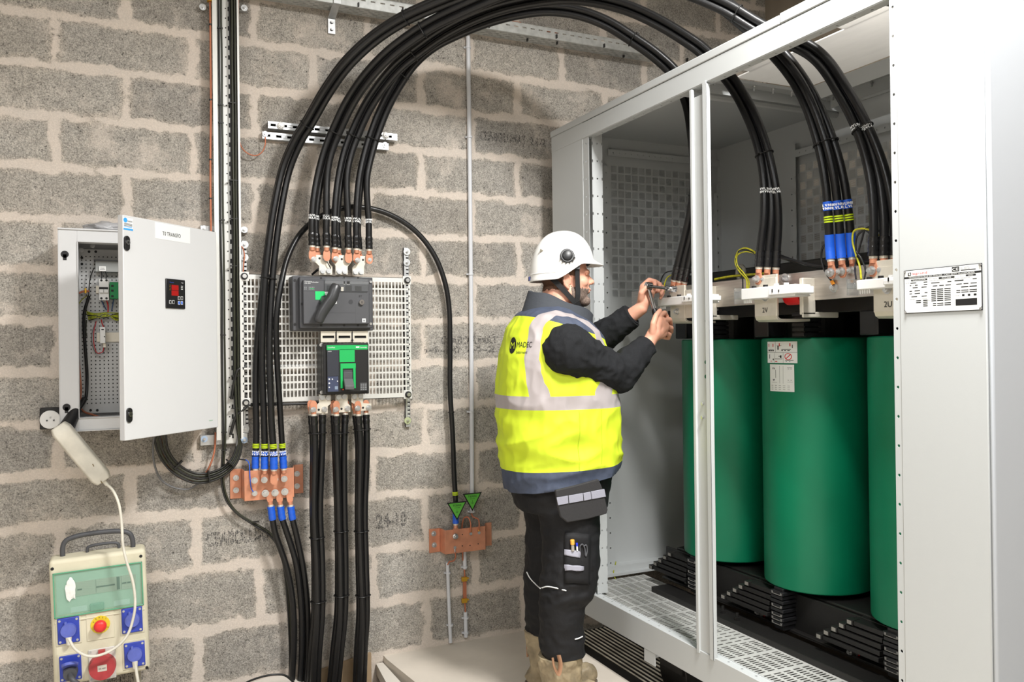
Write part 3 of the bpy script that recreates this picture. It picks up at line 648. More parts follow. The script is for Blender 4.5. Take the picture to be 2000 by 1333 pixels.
# current transformers on the risers
def ct(pxl, pxr, py_tl, py_bl, label, left_clip=True):
    x = XLV-.035
    a = U(pxl, py_tl, x=x); b = U(pxr, py_tl, x=x); z1 = a.z; z0 = U(pxl, py_bl, x=x).z
    t_ = thing('current_transformer', label, 'current transformer', (x+.03, (a.y+b.y)/2, z0), 'white current transformers on the low voltage terminals')
    mb = MB(); mb.box((x, b.y, z0+.004), (x+.075, a.y, z1)); mb.build('housing', m_white, t_, bevel=.0035)
    mb = MB(); ys = a.y+(b.y-a.y)*.58; mb.box((x-.012, b.y-.03 if pxr < 1600 else b.y, z0+.012), (x+.06, ys, z1-.008)); mb.build('terminal_cover', m_white, t_, bevel=.003)
    mb = MB(); mb.box((x-.002, a.y+.004, z0+.01), (x+.05, a.y+.035, z1-.008)).box((x-.004, a.y+.03, z0-.01), (x+.05, a.y+.036, z1+.006)); mb.build('clear_cover', m_clear, t_, bevel=.002)
    for k in range(5): MB().box((x+.006, a.y-.012-k*.009, z0-.008), (x+.01, a.y-.008-k*.009, z0+.005)).build('pin', m_white, t_)
    for f in (.2, .42, .62, .8):
        y = a.y+(b.y-a.y)*f; MB().cyl((x+.015, y, z1), (x+.015, y, z1+.008), .009, n=14).build('terminal_screw', m_plast if f in (.2, .42) else m_white, t_)
    MB().box((x-.0135, ys-.018, z0+.022), (x-.0118, ys-.022, z0+.034)).box((x-.0135, ys-.05, z0+.022), (x-.0118, ys-.054, z0+.03)).build('mark', m_ink, t_)
ct(1284, 1376, 583, 601, 'white current transformer nearest the wall, partly behind the hands and the middle post')
ct(1447, 1552, 565, 589, 'white current transformer between the middle post and the upright with holes, above the letters 2V')
ct(1672, 1775, 548, 570, 'white current transformer cut by the front panel edge, above the letters 2U')
# thin wires round the terminals
def wire(label, pts, r, m):
    o = MB().tube(spline(pts, 6), r, 8).build('sensor_wire', m, None, smooth=60); tag(o, label, 'wire', 'thin wires round the terminals'); return o
m_wy2 = mat('yellow green insulation', (190, 185, 40), .4, var=.35, vs=60); m_wbk = mat('black thin insulation', (28, 28, 30), .4)
xw = 2.19
wire('yellow green wire looping left of the 2V cables above the grey ring', [U(1459, 566, x=2.14), U(1457, 545, x=xw), U(1444, 530, x=xw), U(1436, 512, x=xw), U(1441, 492, x=xw), U(1454, 485, x=xw), U(1470, 490, x=xw), U(1482, 499, x=xw)], .0032, m_wy2)
wire('second yellow green wire, crossing the black one left of the 2V cables', [U(1462, 566, x=2.14), U(1462, 548, x=xw), U(1452, 533, x=xw), U(1440, 518, x=xw), U(1440, 500, x=xw), U(1456, 492, x=xw), U(1480, 497, x=xw)], .0026, m_wy2)
wire('thin black wire looping beside the yellow green one left of the 2V cables', [U(1451, 566, x=2.14), U(1449, 540, x=xw), U(1441, 522, x=xw), U(1437, 500, x=xw), U(1444, 490, x=xw), U(1462, 490, x=xw), U(1481, 500, x=xw)], .0028, m_wbk)
wire('thin black wire dropping from the blue sleeved cables to the orange lug on the busbar', [U(1619, 476, x=2.19), U(1608, 482, x=2.19), U(1604, 500, x=2.19), U(1608, 522, x=2.19), U(1617, 540, x=2.20), U(1626, 551, x=2.21)], .0034, m_wbk)
MB().cyl(U(1624, 549, x=2.205), U(1628, 556, x=2.208), .006, n=12).build('wire_lug', mat('orange crimp', (235, 150, 30), .4), tr); MB().hexb(U(1630, 563, x=XNB), (-1, 0, 0), .010, .016, .016).build('busbar_bolt', m_bolt, tr)
wire('yellow green wire looping between the blue sleeves and the 2U cables', [U(1682, 546, x=2.14), U(1679, 520, x=xw), U(1671, 495, x=xw), U(1665, 470, x=xw), U(1668, 452, x=xw), U(1682, 447, x=xw), U(1700, 450, x=xw), U(1716, 460, x=xw)], .0034, m_wy2)
wire('black wire loop nearest the blue sleeves beside the 2U cables', [U(1672, 546, x=2.14), U(1670, 520, x=xw), U(1676, 495, x=xw), U(1684, 465, x=xw), U(1690, 448, x=xw), U(1704, 443, x=xw), U(1718, 452, x=xw)], .0032, m_wbk)
wire('black wire loop nearest the 2U cables', [U(1688, 546, x=2.14), U(1690, 525, x=xw), U(1682, 505, x=xw), U(1672, 490, x=xw), U(1674, 462, x=xw), U(1690, 450, x=xw), U(1712, 475, x=xw)], .0032, m_wbk)
wire('thick black lead lying on top of the long busbar right of the 2V cables', [U(1522, 500, x=2.24), U(1550, 510, x=2.24), U(1590, 520, x=2.24), U(1625, 524, x=2.24), U(1680, 514, x=2.24), U(1720, 506, x=2.24)], .0075, m_wbk)
wire('black lead sagging from the 2V cables to the busbar top', [U(1520, 503, x=2.22), U(1545, 508, x=2.22), U(1580, 517, x=2.23), U(1610, 520, x=2.23)], .0045, m_wbk)
wire('yellow green lead lying along the busbar top left of the 2V cables', [U(1396, 546, x=2.24), U(1430, 540, x=2.24), U(1476, 536, x=2.24), U(1500, 534, x=2.24)], .005, m_wy2)
c_ = U(1447, 533, x=2.26); o = MB(); o.tube([c_+Vector((0, math.cos(a)*.022, math.sin(a)*.028)) for a in [2*math.pi*i/28 for i in range(29)]], .0075, 10)
o = o.build('grey_ring', mat('grey rubber ring', (140, 138, 130), .6, var=.2, vs=80), None, smooth=60); tag(o, 'grey ring hanging behind the wires left of the 2V terminal', 'ring')
wire('black wire looping behind the lugs next to the worker\'s left hand', [U(1290, 562, x=2.10), U(1292, 545, x=2.15), U(1300, 533, x=2.18), U(1325, 529, x=2.2), U(1350, 532, x=2.2)], .0028, m_wbk)
wire('yellow green wire looping beside the worker\'s left hand', [U(1297, 572, x=2.12), U(1298, 555, x=2.15), U(1305, 541, x=2.18), U(1325, 534, x=2.2), U(1345, 536, x=2.2)], .003, m_wy2)
# ---------------------------------------------------------------- power cables
def lerp(a, b, t): return a+(b-a)*t
def bundle_paths(center, offs, side):
    """center: world points; offs: per cable list of (s, (a, b)) keys, a along `side`, b along side x tangent"""
    P = spline(center, 10); L = [0]
    for i in range(1, len(P)): L.append(L[-1]+(P[i]-P[i-1]).length)
    out = []
    for keys in offs:
        q = []
        for i, p in enumerate(P):
            s = L[i]/L[-1]; k = 0
            while k < len(keys)-2 and s > keys[k+1][0]: k += 1
            (s0, o0), (s1, o1) = keys[k], keys[min(k+1, len(keys)-1)]
            f = 0 if s1 == s0 else min(1, max(0, (s-s0)/(s1-s0))); f = f*f*(3-2*f)
            a, b = lerp(o0[0], o1[0], f), lerp(o0[1], o1[1], f)
            tn = (P[min(i+1, len(P)-1)]-P[max(i-1, 0)]).normalized(); sd = (side-tn*side.dot(tn)).normalized(); nn = sd.cross(tn)
            q.append(p+sd*a+nn*b)
        out.append(q)
    return out
def ring_tie(path, i, r, parent, name='cable_tie', m=None, w=.005, th=.0022):
    p = Vector(path[i]); t = (Vector(path[min(i+1, len(path)-1)])-Vector(path[max(0, i-1)])).normalized()
    MB().cyl(p-t*w/2, p+t*w/2, r+th, n=18).build(name, m or m_tie, parent, smooth=30)
def at_len(path, s):
    L = 0
    for i in range(1, len(path)):
        d = (path[i]-path[i-1]).length
        if L+d >= s: return path[i-1].lerp(path[i], (s-L)/d), (path[i]-path[i-1]).normalized(), i
        L += d
    return path[-1], (path[-1]-path[-2]).normalized(), len(path)-1
def sleeve(path, s0, s1, r, m, name, parent, ribs=0):
    pts = []; n = max(2, int((s1-s0)/.006)); rs = []
    for k in range(n+1): pts.append(at_len(path, s0+(s1-s0)*k/n)[0]); rs.append(r*(1+.05*math.sin(k*1.9) if ribs else 1))
    return MB().tube(pts, rs, 14).build(name, m, parent, smooth=50)
CAB = {}
def cable(name, label, group, path, r=.0135, cat='cable', m=None, fl=1.):
    root = MB().tube(path, r, 12).build(name, m or m_blk, None, smooth=60)
    tag(root, label, cat, group); return root
def lug(path, end, r, parent, nrm, flip=1, hole=True):
    """copper lug continuing the cable end; path end 0 or -1; nrm: face normal of the palm"""
    p = path[end]; q = path[1] if end == 0 else path[-2]; t = (p-q).normalized(); nrm = Vector(nrm); nrm = (nrm-t*nrm.dot(t)).normalized(); s = t.cross(nrm)
    mb = MB(); mb.cyl(p-t*.004, p+t*.022, r*.86, r*.8, n=14); a = p+t*.020
    W_ = r*1.08
    pts = [a-s*r*.8, a+t*.012-s*W_, a+t*.034-s*W_, a+t*.044-s*W_*.6, a+t*.047, a+t*.044+s*W_*.6, a+t*.034+s*W_, a+t*.012+s*W_, a+s*r*.8]
    mb.prism(pts, nrm*-.003, nrm*.003); mb.build('cable_lug', m_cop, parent, smooth=30)
    MB().cyl(p-t*.002, p+t*.008, r*.9, n=14).build('lug_collar', m_tin, parent)
    return a+t*.028
def zig(path, s, r, parent):
    """small white printed characters round the cable facing the room"""
    p, t, i = at_len(path, s); view = (Vector((0, 0, HC))-p); nrm = (view-t*view.dot(t)).normalized(); sd = t.cross(nrm)
    if sd.dot(X3) < 0: sd = -sd
    mb = MB(); rnd = random.Random(int(s*1000)+int(p.x*1000))
    def seg(a, b, w=.0011):
        d = (b-a); n2 = d.normalized().cross(nrm)*w; v = [mb.bm.verts.new(q) for q in (a-n2, a+n2, b+n2, b-n2)]; mb.bm.faces.new(v)
    for row in range(2):
        for k in range(4):
            a0 = -1.1+k*.62; h0 = row*.011
            def Q(a, h): ang = a; return p+(nrm*math.cos(ang)+sd*math.sin(ang))*(r+.0006)+t*(h0+h)
            v = rnd.choice('NUVIL')
            if v in 'NU': seg(Q(a0, 0), Q(a0, .008)); seg(Q(a0+.4, 0), Q(a0+.4, .008))
            if v == 'N': seg(Q(a0, .008), Q(a0+.4, 0))
            if v == 'U': seg(Q(a0, 0), Q(a0+.4, 0))
            if v in 'VI': seg(Q(a0, .008), Q(a0+.2, 0)); seg(Q(a0+.4, .008), Q(a0+.2, 0))
            if v == 'L': seg(Q(a0, 0), Q(a0, .008)); seg(Q(a0, 0), Q(a0+.4, 0))
    o = mb.build('printed_mark', m_whiteink, parent); sm = o.modifiers.new('t', 'SOLIDIFY'); sm.thickness = .0003
DL = .165      # lug plane distance from the wall on the switch
XK = 2.15
YIN = {'A': 2.14, 'B': 2.58, 'C': 2.84, 'N': 2.26}
leg = {
 'C': ([(704, 486), (704, 445), (705, 395), (710, 345), (720, 300), (734, 255), (752, 210), (776, 165), (806, 122), (845, 88), (895, 62), (950, 40), (1010, 24), (1070, 17), (1130, 24), (1185, 44), (1237, 76), (1284, 110), (1320, 146)], [(1345, 200), (1357, 270), (1362, 340), (1358, 400), (1347, 460), (1333, 520), (1327, 548)]),
 'B': ([(662, 484), (662, 445), (664, 395), (670, 345), (681, 297), (697, 255), (717, 212), (744, 170), (778, 130), (820, 96), (866, 64), (920, 36), (980, 14), (1045, 0), (1110, -6), (1170, 0), (1230, 16), (1290, 44), (1345, 78), (1372, 98)], [(1428, 158), (1466, 225), (1491, 295), (1504, 370), (1506, 430), (1501, 490), (1499, 522)]),
 'A': ([(619, 480), (619, 445), (622, 395), (630, 345), (643, 295), (660, 252), (683, 204), (714, 157), (755, 112), (800, 76), (845, 47), (900, 20), (960, -6), (1020, -28), (1090, -44), (1180, -52), (1270, -42), (1350, -16), (1420, 14), (1470, 46)], [(1590, 104), (1650, 185), (1692, 270), (1716, 350), (1726, 430), (1726, 490), (1726, 500)]),
 'N': ([(517, 916), (517, 870), (515, 800), (513, 720), (515, 640), (519, 580), (526, 505), (539, 410), (558, 325), (583, 268), (600, 241), (634, 182), (674, 126), (728, 75), (786, 37), (842, 11), (900, -12), (980, -42), (1070, -66), (1170, -76), (1270, -62), (1360, -28), (1430, 18)], [(1530, 112), (1580, 185), (1613, 270), (1632, 350), (1641, 430), (1644, 480), (1646, 505)])}
lugdat = {'A': (612, 634), 'B': (656, 677), 'C': (698, 718)}
ct_lab = {'A': ('outermost phase arch landing at terminal 2U', 'left phase pair'), 'B': ('middle phase arch landing at terminal 2V', 'middle phase pair'), 'C': ('innermost phase arch landing by the worker\'s hands', 'right phase pair')}
names3 = ('front strand', 'rear strand', 'right hand strand')
for key in 'ABCN':
    out_, ins = leg[key]
    start = WP(*out_[0], DL if key != 'N' else .112)
    B2_ = (XK, YIN[key]); A2_ = (start.x, start.y)
    pts = []
    for i, (px, py) in enumerate(out_):
        wall = WP(px, py, DL if key != 'N' else .11+.0*i)
        q = AP(px, py, A2_, B2_)
        if px < 800: pts.append(wall.lerp(q, max(0., min(1., (340-py)/200))))
        else: pts.append(q)
    if key == 'A': pts[-1] = AP(1490, 56, A2_, B2_)
    for i, (px, py) in enumerate(ins): pts.append(U(px, py, x=XK if key != 'N' else XK+.048*min(1, max(0, (i-1)/4))))
    side = Vector((B2_[1]-A2_[1], A2_[0]-B2_[0], 0)).normalized()      # horizontal normal of the arch plane
    if side.y > 0: side = -side
    r = .0143 if key != 'N' else .0140
    if key == 'N':
        offs = [[(0, (0, .045)), (.05, (0, .038)), (.2, (-.004, .017)), (.5, (0, .016)), (.85, (-.010, .016)), (1, (.0, .030))],
                [(0, (0, .0)), (.05, (0, 0)), (.2, (.016, .0)), (.5, (.014, -.004)), (.85, (.018, -.006)), (1, (.0, -.004))],
                [(0, (0, -.045)), (.05, (0, -.036)), (.2, (-.014, -.016)), (.5, (-.012, -.014)), (.85, (-.006, -.024)), (1, (.0, -.038))]]
    else:
        lx = [WP(p, out_[0][1], DL).x-start.x for p in lugdat[key]]
        # b direction sign: computed below with the first tangent
        tn = (spline(pts, 10)[1]-spline(pts, 10)[0]).normalized(); sd = (side-tn*side.dot(tn)).normalized(); nn = sd.cross(tn)
        sg = 1 if nn.x > 0 else -1
        offs = [[(0, (.012, sg*lx[0])), (.03, (.016, sg*lx[0])), (.115, (.018, sg*-.012)), (.6, (.014, .008)), (.85, (.012, .014)), (1, (.0, .030))],
                [(0, (-.024, sg*(lx[0]-.001))), (.03, (-.018, sg*(lx[0]-.004))), (.115, (-.013, sg*-.010)), (.6, (-.014, .006)), (.85, (-.013, .004)), (1, (.0, 0))],
                [(0, (-.024, sg*lx[1])), (.03, (-.020, sg*lx[1])), (.115, (.002, sg*.017)), (.6, (.0, -.018)), (.85, (.002, -.016)), (1, (.0, -.03))]]
        if key == 'C':
            for q in offs: q[-1] = (1, (q[-1][1][0], q[-1][1][1]*.75))
    paths = bundle_paths(pts, offs, side)
    for j, p in enumerate(paths):
        if key == 'N':
            lab = ('left', 'middle', 'right')[j]+' of the three blue sleeved cables arching from the left copper bar'
            c = cable('power_cable', lab, 'blue sleeved neutral cables arching to the cabinet', p, r)
            lug(p, 0, r, c, (0, -1, 0)); tl_ = sum((p[i+1]-p[i]).length for i in range(len(p)-1))
            b1 = sleeve(p, .0, .052, r+.0022, m_blue, 'heat_shrink_sleeve', c, 1); sleeve(p, .052, .056, r+.0026, m_tie, 'marker_ring', c); sleeve(p, .056, .075, r+.0018, m_blue, 'marker_band', c); zig(p, .058, r+.002, c)
            for q in range(3): sleeve(p, .088+q*.007, .093+q*.007, r+.0014, m_yg, 'marker_ring', c)
            rp_ = p[::-1]; lug(p, -1, r, c, (-1, 0, 0)); e = rp_[0]+(rp_[0]-rp_[1]).normalized()*.045; MB().hexb(e+Vector((-.004, 0, 0)), (-1, 0, 0), .0105, .018, .0155).build('lug_bolt', m_bolt, c)
            sleeve(rp_, .0, .085, r+.0022, m_blue, 'heat_shrink_sleeve', c, 0)
            for q in range(3): sleeve(rp_, .125+q*.008, .130+q*.008, r+.0014, m_yg, 'marker_ring', c)
            sleeve(rp_, .165, .195, r+.0018, m_blue, 'marker_band', c); zig(rp_, .168, r+.002, c)
        else:
            lab = names3[j]+' of the '+ct_lab[key][0]+', black power cable'
            c = cable('power_cable', lab, 'black phase cables arching from the switch to the cabinet', p, r)
            lug(p, 0, r, c, (0, -1, 0)); sleeve(p, -.0, .055, r+.0018, m_blk2, 'heat_shrink_sleeve', c, 1); zig(p, .115, r, c)
            rp_ = p[::-1]; lug(p, -1, r, c, (-1, 0, 0)); sleeve(rp_, 0, .06, r+.0018, m_blk2, 'heat_shrink_sleeve', c, 1)
            if key != 'C': zig(rp_, .42 if key == 'A' else .27, r, c)
            e = rp_[0]+(rp_[0]-rp_[1]).normalized()*.045
            MB().hexb(e+Vector((-.004, 0, 0)), (-1, 0, 0), .0095, .018, .014).build('lug_bolt', m_bolt, c)
            CAB.setdefault(key, []).append(c)
        if j == 0: first = c; PP = paths
    # ties round the whole bundle
    n = len(paths[0])
    TP = {'C': ((727, 272), (790, 150), (1240, 76), (1352, 380)), 'B': ((690, 266), (806, 107), (1496, 305)), 'A': ((655, 260), (830, 58), (1445, 30), (1680, 258)), 'N': ((519, 545), (598, 246), (790, 38), (1400, 0), (1610, 278))}
    for tp in TP[key]:
        rt = ray(*tp).normalized(); i = min(range(2, n-2), key=lambda q_: -((paths[1][q_]-Vector((0, 0, HC))).normalized().dot(rt))); ctr = sum((q[i] for q in paths), Vector())/3; t = (paths[0][i+1]-paths[0][i-1]).normalized()
        rad = max((q[i]-ctr-t*(q[i]-ctr).dot(t)).length for q in paths)
        # hull ring: rounded triangle through the three strands
        sdv = t.orthogonal().normalized(); vv = t.cross(sdv); ring = []
        for k in range(28):
            a = 2*math.pi*k/28; d = sdv*math.cos(a)+vv*math.sin(a); ring.append(ctr+d*max((q[i]-ctr).dot(d)+r+.002 for q in paths))
        ring.append(ring[0]); MB().tube(ring, .0026, 6).cyl(ring[3], ring[3]+(ring[3]-ctr).normalized()*.012+t*.003, .0035, n=8).build('cable_tie', m_tie, first)
# the fourth, earth arch cable
ep = [WP(554, 915, .112), WP(551, 870, .11), WP(547, 800, .11), WP(541, 700, .12), WP(540, 620, .13), WP(550, 550, .12), WP(563, 500, .09), WP(588, 455, .06), WP(628, 422, .045), WP(680, 405, .04), WP(735, 410, .04), WP(782, 430, .04), WP(820, 460, .04), WP(850, 502, .045), WP(869, 552, .05), WP(877, 600, .05), WP(879, 680, .05), WP(879, 760, .055), WP(884, 850, .06), WP(887, 930, .065), WP(890, 985, .07), WP(890, 1023, .07)]
ep = spline(ep, 8); c = cable('earth_cable', 'single black cable arching over the switch to the right hand copper bar', 'x', ep, .0125); del c['group']
lug(ep, 0, .0135, c, (0, -1, 0)); lug(ep, -1, .0125, c, (0, -1, 0))
sleeve(ep, .0, .052, .0158, m_blue, 'heat_shrink_sleeve', c, 1); sleeve(ep, .056, .075, .0152, m_blue, 'marker_band', c); zig(ep, .058, .0155, c)
for q in range(3): sleeve(ep, .088+q*.007, .093+q*.007, .0148, m_yg, 'marker_ring', c)
er = ep[::-1]; sleeve(er, 0, .06, .015, m_blue, 'heat_shrink_sleeve', c, 1)
for q in range(3): sleeve(er, .135+q*.006, .139+q*.006, .0142, m_yg, 'marker_ring', c)
sleeve(er, .53, .535, .016, m_tie, 'cable_tie', c)
# cables going down from the breaker: three groups of three
low = {'A': (612, 632, [(622, 870), (618, 1000), (622, 1100), (622, 1200), (616, 1280), (613, 1350), (611, 1380)]),
       'B': (656, 677, [(665, 870), (666, 1000), (668, 1100), (667, 1200), (660, 1270), (652, 1350), (648, 1380)]),
       'C': (699, 718, [(710, 870), (706, 1000), (708, 1100), (710, 1200), (706, 1270), (703, 1350), (702, 1380)])}
lw = {'A': 'left', 'B': 'middle', 'C': 'right'}
for key, (pl, pr_, mid) in low.items():
    cx = (pl+pr_)/2
    pts = [WP(cx, 812, DL)]+[WP(px, py, DL-.02 if i > 0 else DL) for i, (px, py) in enumerate(mid)]
    s0 = pts[0]; lx = [WP(p, 812, DL).x-s0.x for p in (pl, pr_)]
    r = .0148; pa = []
    for j, (dx0, dy0, dx1, dy1, dx2, dy2) in enumerate(((lx[0], -.012, -.013, -.012, -.008, -.014), (lx[0]-.003, .026, -.012, .016, -.016, .014), (lx[1], .025, .015, .0, .015, .002))):
        q = []
        for i, p in enumerate(pts):
            f = min(1, i/2); g = max(0, min(1, (i-2)/3)); ax = lerp(lerp(dx0, dx1, f), dx2, g); ay = lerp(lerp(dy0, dy1, f), dy2, g); q.append(p+Vector((ax, ay, 0)))
        pa.append(spline(q, 8))
    for j, p in enumerate(pa):
        c = cable('power_cable', names3[j]+' of the '+lw[key]+' black cable drop below the green fronted breaker', 'black power cables running down below the breaker', p, r)
        lug(p, 0, r*.9, c, (0, -1, 0)); sleeve(p, 0, .04, r+.0012, m_blk2, 'heat_shrink_sleeve', c, 1)
        if j == 0: first = c
    for zt in (1.452-.38, 1.452-.83, .35):
        i = min(range(len(pa[0])), key=lambda i: abs(pa[0][i].z-zt)); ctr = sum((q[i] for q in pa), Vector())/3
        if i >= len(pa[0])-1: continue
        ring = []
        for k in range(28):
            a = 2*math.pi*k/28; d = X3*math.cos(a)+Y3*math.sin(a); ring.append(ctr+d*max((q[i]-ctr).dot(d)+r+.002 for q in pa))
        ring.append(ring[0]); MB().tube(ring, .0026, 6).build('cable_tie', m_tie, first)
# three cables below the left copper bar
for j, (px, m1, m2, m3) in enumerate(((527, (537, 1040), (560, 1110), (572, 1180)), (546, (560, 1040), (578, 1100), (588, 1180)), (566, (580, 1050), (592, 1110), (600, 1180)))):
    pts = [WP(px+2, 990, .10), WP(px+5, 1012, .10), WP(*m1, .095), WP(*m2, .09), WP(*m3, .085), WP(m3[0]+2, 1260, .085), WP(m3[0]-2, 1333, .09), WP(m3[0]-6, 1380, .09)]
    p = spline(pts, 8); c = cable('power_cable', ('left', 'middle', 'right')[j]+' blue sleeved cable leaving the bottom of the left copper bar', 'blue sleeved cables below the left copper bar', p, .0132)
    lug(p, 0, .0125, c, (0, -1, 0)); sleeve(p, 0, .058, .0155, m_blue, 'heat_shrink_sleeve', c, 1)
# ---------------------------------------------------------------- things on the wall
def wbox(mb, px0, py0, px1, py1, d0, d1):
    a, b = WP(px0, py0, d1), WP(px1, py1, d1); mb.box((a.x, D-d1, b.z), (b.x, D-d0, a.z)); return mb
def washer(px, py, d, parent, r=.016, m=None, name='washer', ax=(0, -1, 0)):
    p = WP(px, py, d); a = Vector(ax); MB().cyl(p, p+a*.003, r, n=24).build(name, m or m_zinc, parent)
    MB().cyl(p+a*.003, p+a*.011, .0058, n=6).cyl(p+a*.011, p+a*.013, .003, n=10).build('screw_head', m_bolt, parent)
def fil(name, pts, r, m, parent=None, n=8, sm=6): return MB().tube(spline(pts, sm), r, n).build(name, m, parent, smooth=60)
def slotted(O, R, Up, L, Wd, slots, th=.003, lip=0.):
    """flat bar L along R with rectangular slots [(a0, a1, b0, b1)] across its width; O is a corner"""
    mb = MB(); R = Vector(R).normalized(); Up = Vector(Up).normalized(); n = R.cross(Up); O = Vector(O)
    def B(a0, a1, b0, b1, h0=0, h1=th):
        if a1-a0 < 1e-5 or b1-b0 < 1e-5: return
        v = [mb.bm.verts.new(O+R*a+Up*b+n*h) for h in (h0, h1) for a, b in ((a0, b0), (a1, b0), (a1, b1), (a0, b1))]
        for f in ((3, 2, 1, 0), (4, 5, 6, 7), (0, 1, 5, 4), (1, 2, 6, 5), (2, 3, 7, 6), (3, 0, 4, 7)): mb.bm.faces.new([v[i] for i in f])
    rows = sorted(set((s[2], s[3]) for s in slots)); b_prev = 0
    for (b0, b1) in rows:
        B(0, L, b_prev, b0); prev = 0
        for s in sorted(q for q in slots if (q[2], q[3]) == (b0, b1)): B(prev, s[0], b0, b1); prev = s[1]
        B(prev, L, b0, b1); b_prev = b1
    B(0, L, b_prev, Wd)
    if lip: B(0, L, 0, th, -lip, 0); B(0, L, Wd-th, Wd, -lip, 0)
    return mb
# ---- vertical cable channel
sx0, sx1 = WP(425, 400, .03).x, WP(464, 400, .03).x
zb0 = WP(450, 866, .03).z; ztp = WP(445, -60, .03).z
vch = thing('cable_channel', 'tall white slotted vertical channel carrying thin black cables beside the open control box', 'cable channel', ((sx0+sx1)/2, D, zb0))
Ls = ztp-zb0; cxm = (sx1-sx0)*.60
sl = []
n_ = int(Ls/.042)
m_ch = mat('white coated channel', (218, 218, 214), .4, .25)
sl = [(.02+i*.042, .040+i*.042, cxm, cxm+.007) for i in range(n_)]
slotted((sx0, D-.03, zb0), Z3, X3, Ls, sx1-sx0, sl, .002).build('back_web', m_ch, vch)
mb = MB().box((sx0+.005, D-.027, zb0), (sx1-.005, D-.0265, ztp)).build('slot_shade_sheet', m_ink, vch)  # black sheet standing in for the shade behind the slots
for i in range(int(Ls/.042)):
    if i < 60: MB().cyl((sx0+cxm-.009, D-.0305, zb0+.03+i*.042), (sx0+cxm-.009, D-.0322, zb0+.03+i*.042), .0028, n=10).build('round_hole', m_ink, vch)
MB().box((sx0-.002, D-.072, zb0+.02), (sx0, D-.03, ztp)).box((sx0-.018, D-.074, zb0+.02), (sx0, D-.072, ztp)).build('left_flange', m_ch, vch)
MB().box((sx1, D-.072, zb0+.02), (sx1+.002, D-.03, ztp)).box((sx1, D-.074, zb0+.02), (sx1+.008, D-.072, ztp)).build('right_flange', m_ch, vch)
for py, lab in ((14, 'topmost'), (447, 'middle'), (858, 'lowest')):
    t_ = thing('channel_bracket', lab+' of the three short steel brackets crossing behind the tall cable channel', 'bracket', WP(438, py, 0), 'brackets behind the cable channel')
    wbox(MB(), 391, py-7, 484, py+8, 0., .026).build('bar', m_zinc, t_, bevel=.002)
    washer(399 if py > 100 else 396, py, .026, t_, .014, mat('pale blue washer', (175, 195, 220), .4) if py > 800 else None); washer(477, py+2, .026, t_, .014, mat('pale blue washer', (175, 195, 220), .4) if py > 800 else None)
# thin cables in the channel
thin = [(427, .052, 'l', 0), (431.5, .055, 'l', 1), (449, .05, 'r', 0), (452, .062, 'r', 1), (455, .048, 'r', 2), (457.5, .06, 'r', 3), (460, .047, 'r', 4)]
rnd = random.Random(3)
m_thin = mat('black thin cable', (33, 33, 32), .42); m_thg = mat('grey thin cable', (105, 105, 106), .42); m_thy = mat('dark green black cable', (46, 48, 34), .42)
ties_pt = []
for px, d, sd, k in thin:
    pts = []
    for py in range(-60, 830, 90): pts.append(WP(px+(py/850)*9+rnd.uniform(-.8, .8), py, d))
    if sd == 'l':
        pts += [WP(436+k*4, 860, d), WP(433+k*4, 910, .05), WP(433+k*4, 945, .045), WP(442+k*4, 978, .04), WP(462+k*3, 1003, .04), WP(497+k*2, 1027-k*3, .04), WP(527+k*2, 1047-k*4, .045), WP(546+k*2, 1075-k*4, .05), WP(556+k, 1120, .055), WP(563+k*3, 1200, .055), WP(566+k*3, 1300, .05), WP(562+k*3, 1380, .05)]
        lab = ('left', 'right')[k]+' strand of the thin black pair leaving the channel bottom and swinging right under the left copper bar'
        lab = ('left', 'right')[k]+' thin black cable leaving the channel bottom, swinging right below the copper bar'
    else:
        o = (k-2)*2.6
        pts += [WP(465+k, 850, d), WP(467-o*.9, 872, .05), WP(456-o*.8, 903-o, .055), WP(428-o*.5, 926-o*1.4, .06+.006*(k % 3)), WP(385, 935-o*1.8, .07+.006*(k % 2)), WP(345+o, 917-o*1.6, .08), WP(320+o*1.7, 885-o, .09), WP(313+o*2.2, 855, .10), WP(313+o*2.4, 835, .11)]
        lab = ('outermost', 'second', 'third', 'fourth', 'innermost')[k]+' thin cable of the loop between channel and control box'
    c = fil('control_cable', pts, .0042 if sd == 'l' else .0046, (m_thin, m_thy)[k % 2], n=8); tag(c, lab, 'cable', 'thin cables in the vertical channel')
    if k == 0 and sd == 'l':
        for py in (55, 205, 240, 430, 655, 845, 880, 1020): 
            for q in (0,): a = WP(428+(py/850)*9 if py < 900 else (500 if py > 1000 else 436), py, .053); MB().box(a+Vector((-.011, -.007, -.002)), a+Vector((.013, .007, .0025))).build('cable_tie', m_tie, c)
    if k == 2 and sd == 'r':
        for py in (202, 353, 428, 520, 735, 798): a = WP(453+(py/850)*9, py, .055); MB().box(a+Vector((-.02, -.01, -.002)), a+Vector((.013, .008, .0025))).build('cable_tie', m_tie, c)
        for px2, py2, an in ((348, 908, -.8), (408, 930, .1), (450, 905, .8)):
            a = WP(px2, py2, .075); M_ = Matrix.Translation(a)@Matrix.Rotation(-an, 4, 'Y'); MB().box((-.003, -.02, -.022), (.003, .02, .022), M_).build('cable_tie', m_tie, c)
g1 = fil('control_cable', [WP(303, 840, .12), WP(299, 870, .1), WP(301, 905, .08), (WP(315, 938, .06)), WP(340, 953, .05), WP(368, 956, .045), WP(390, 944, .045), WP(430, 930, .05), WP(452, 905, .05), WP(465, 850, .05), WP(461, 760, .05), WP(458, 690, .06), WP(459, 650, .06)], .0042, m_thg); tag(g1, 'light grey thin cable hanging lowest in the loop below the control box', 'cable')
g2 = fil('control_cable', [WP(560, 895, .04), WP(486, 896, .04), WP(470, 898, .045), WP(455, 902, .05)], .003, m_thin)
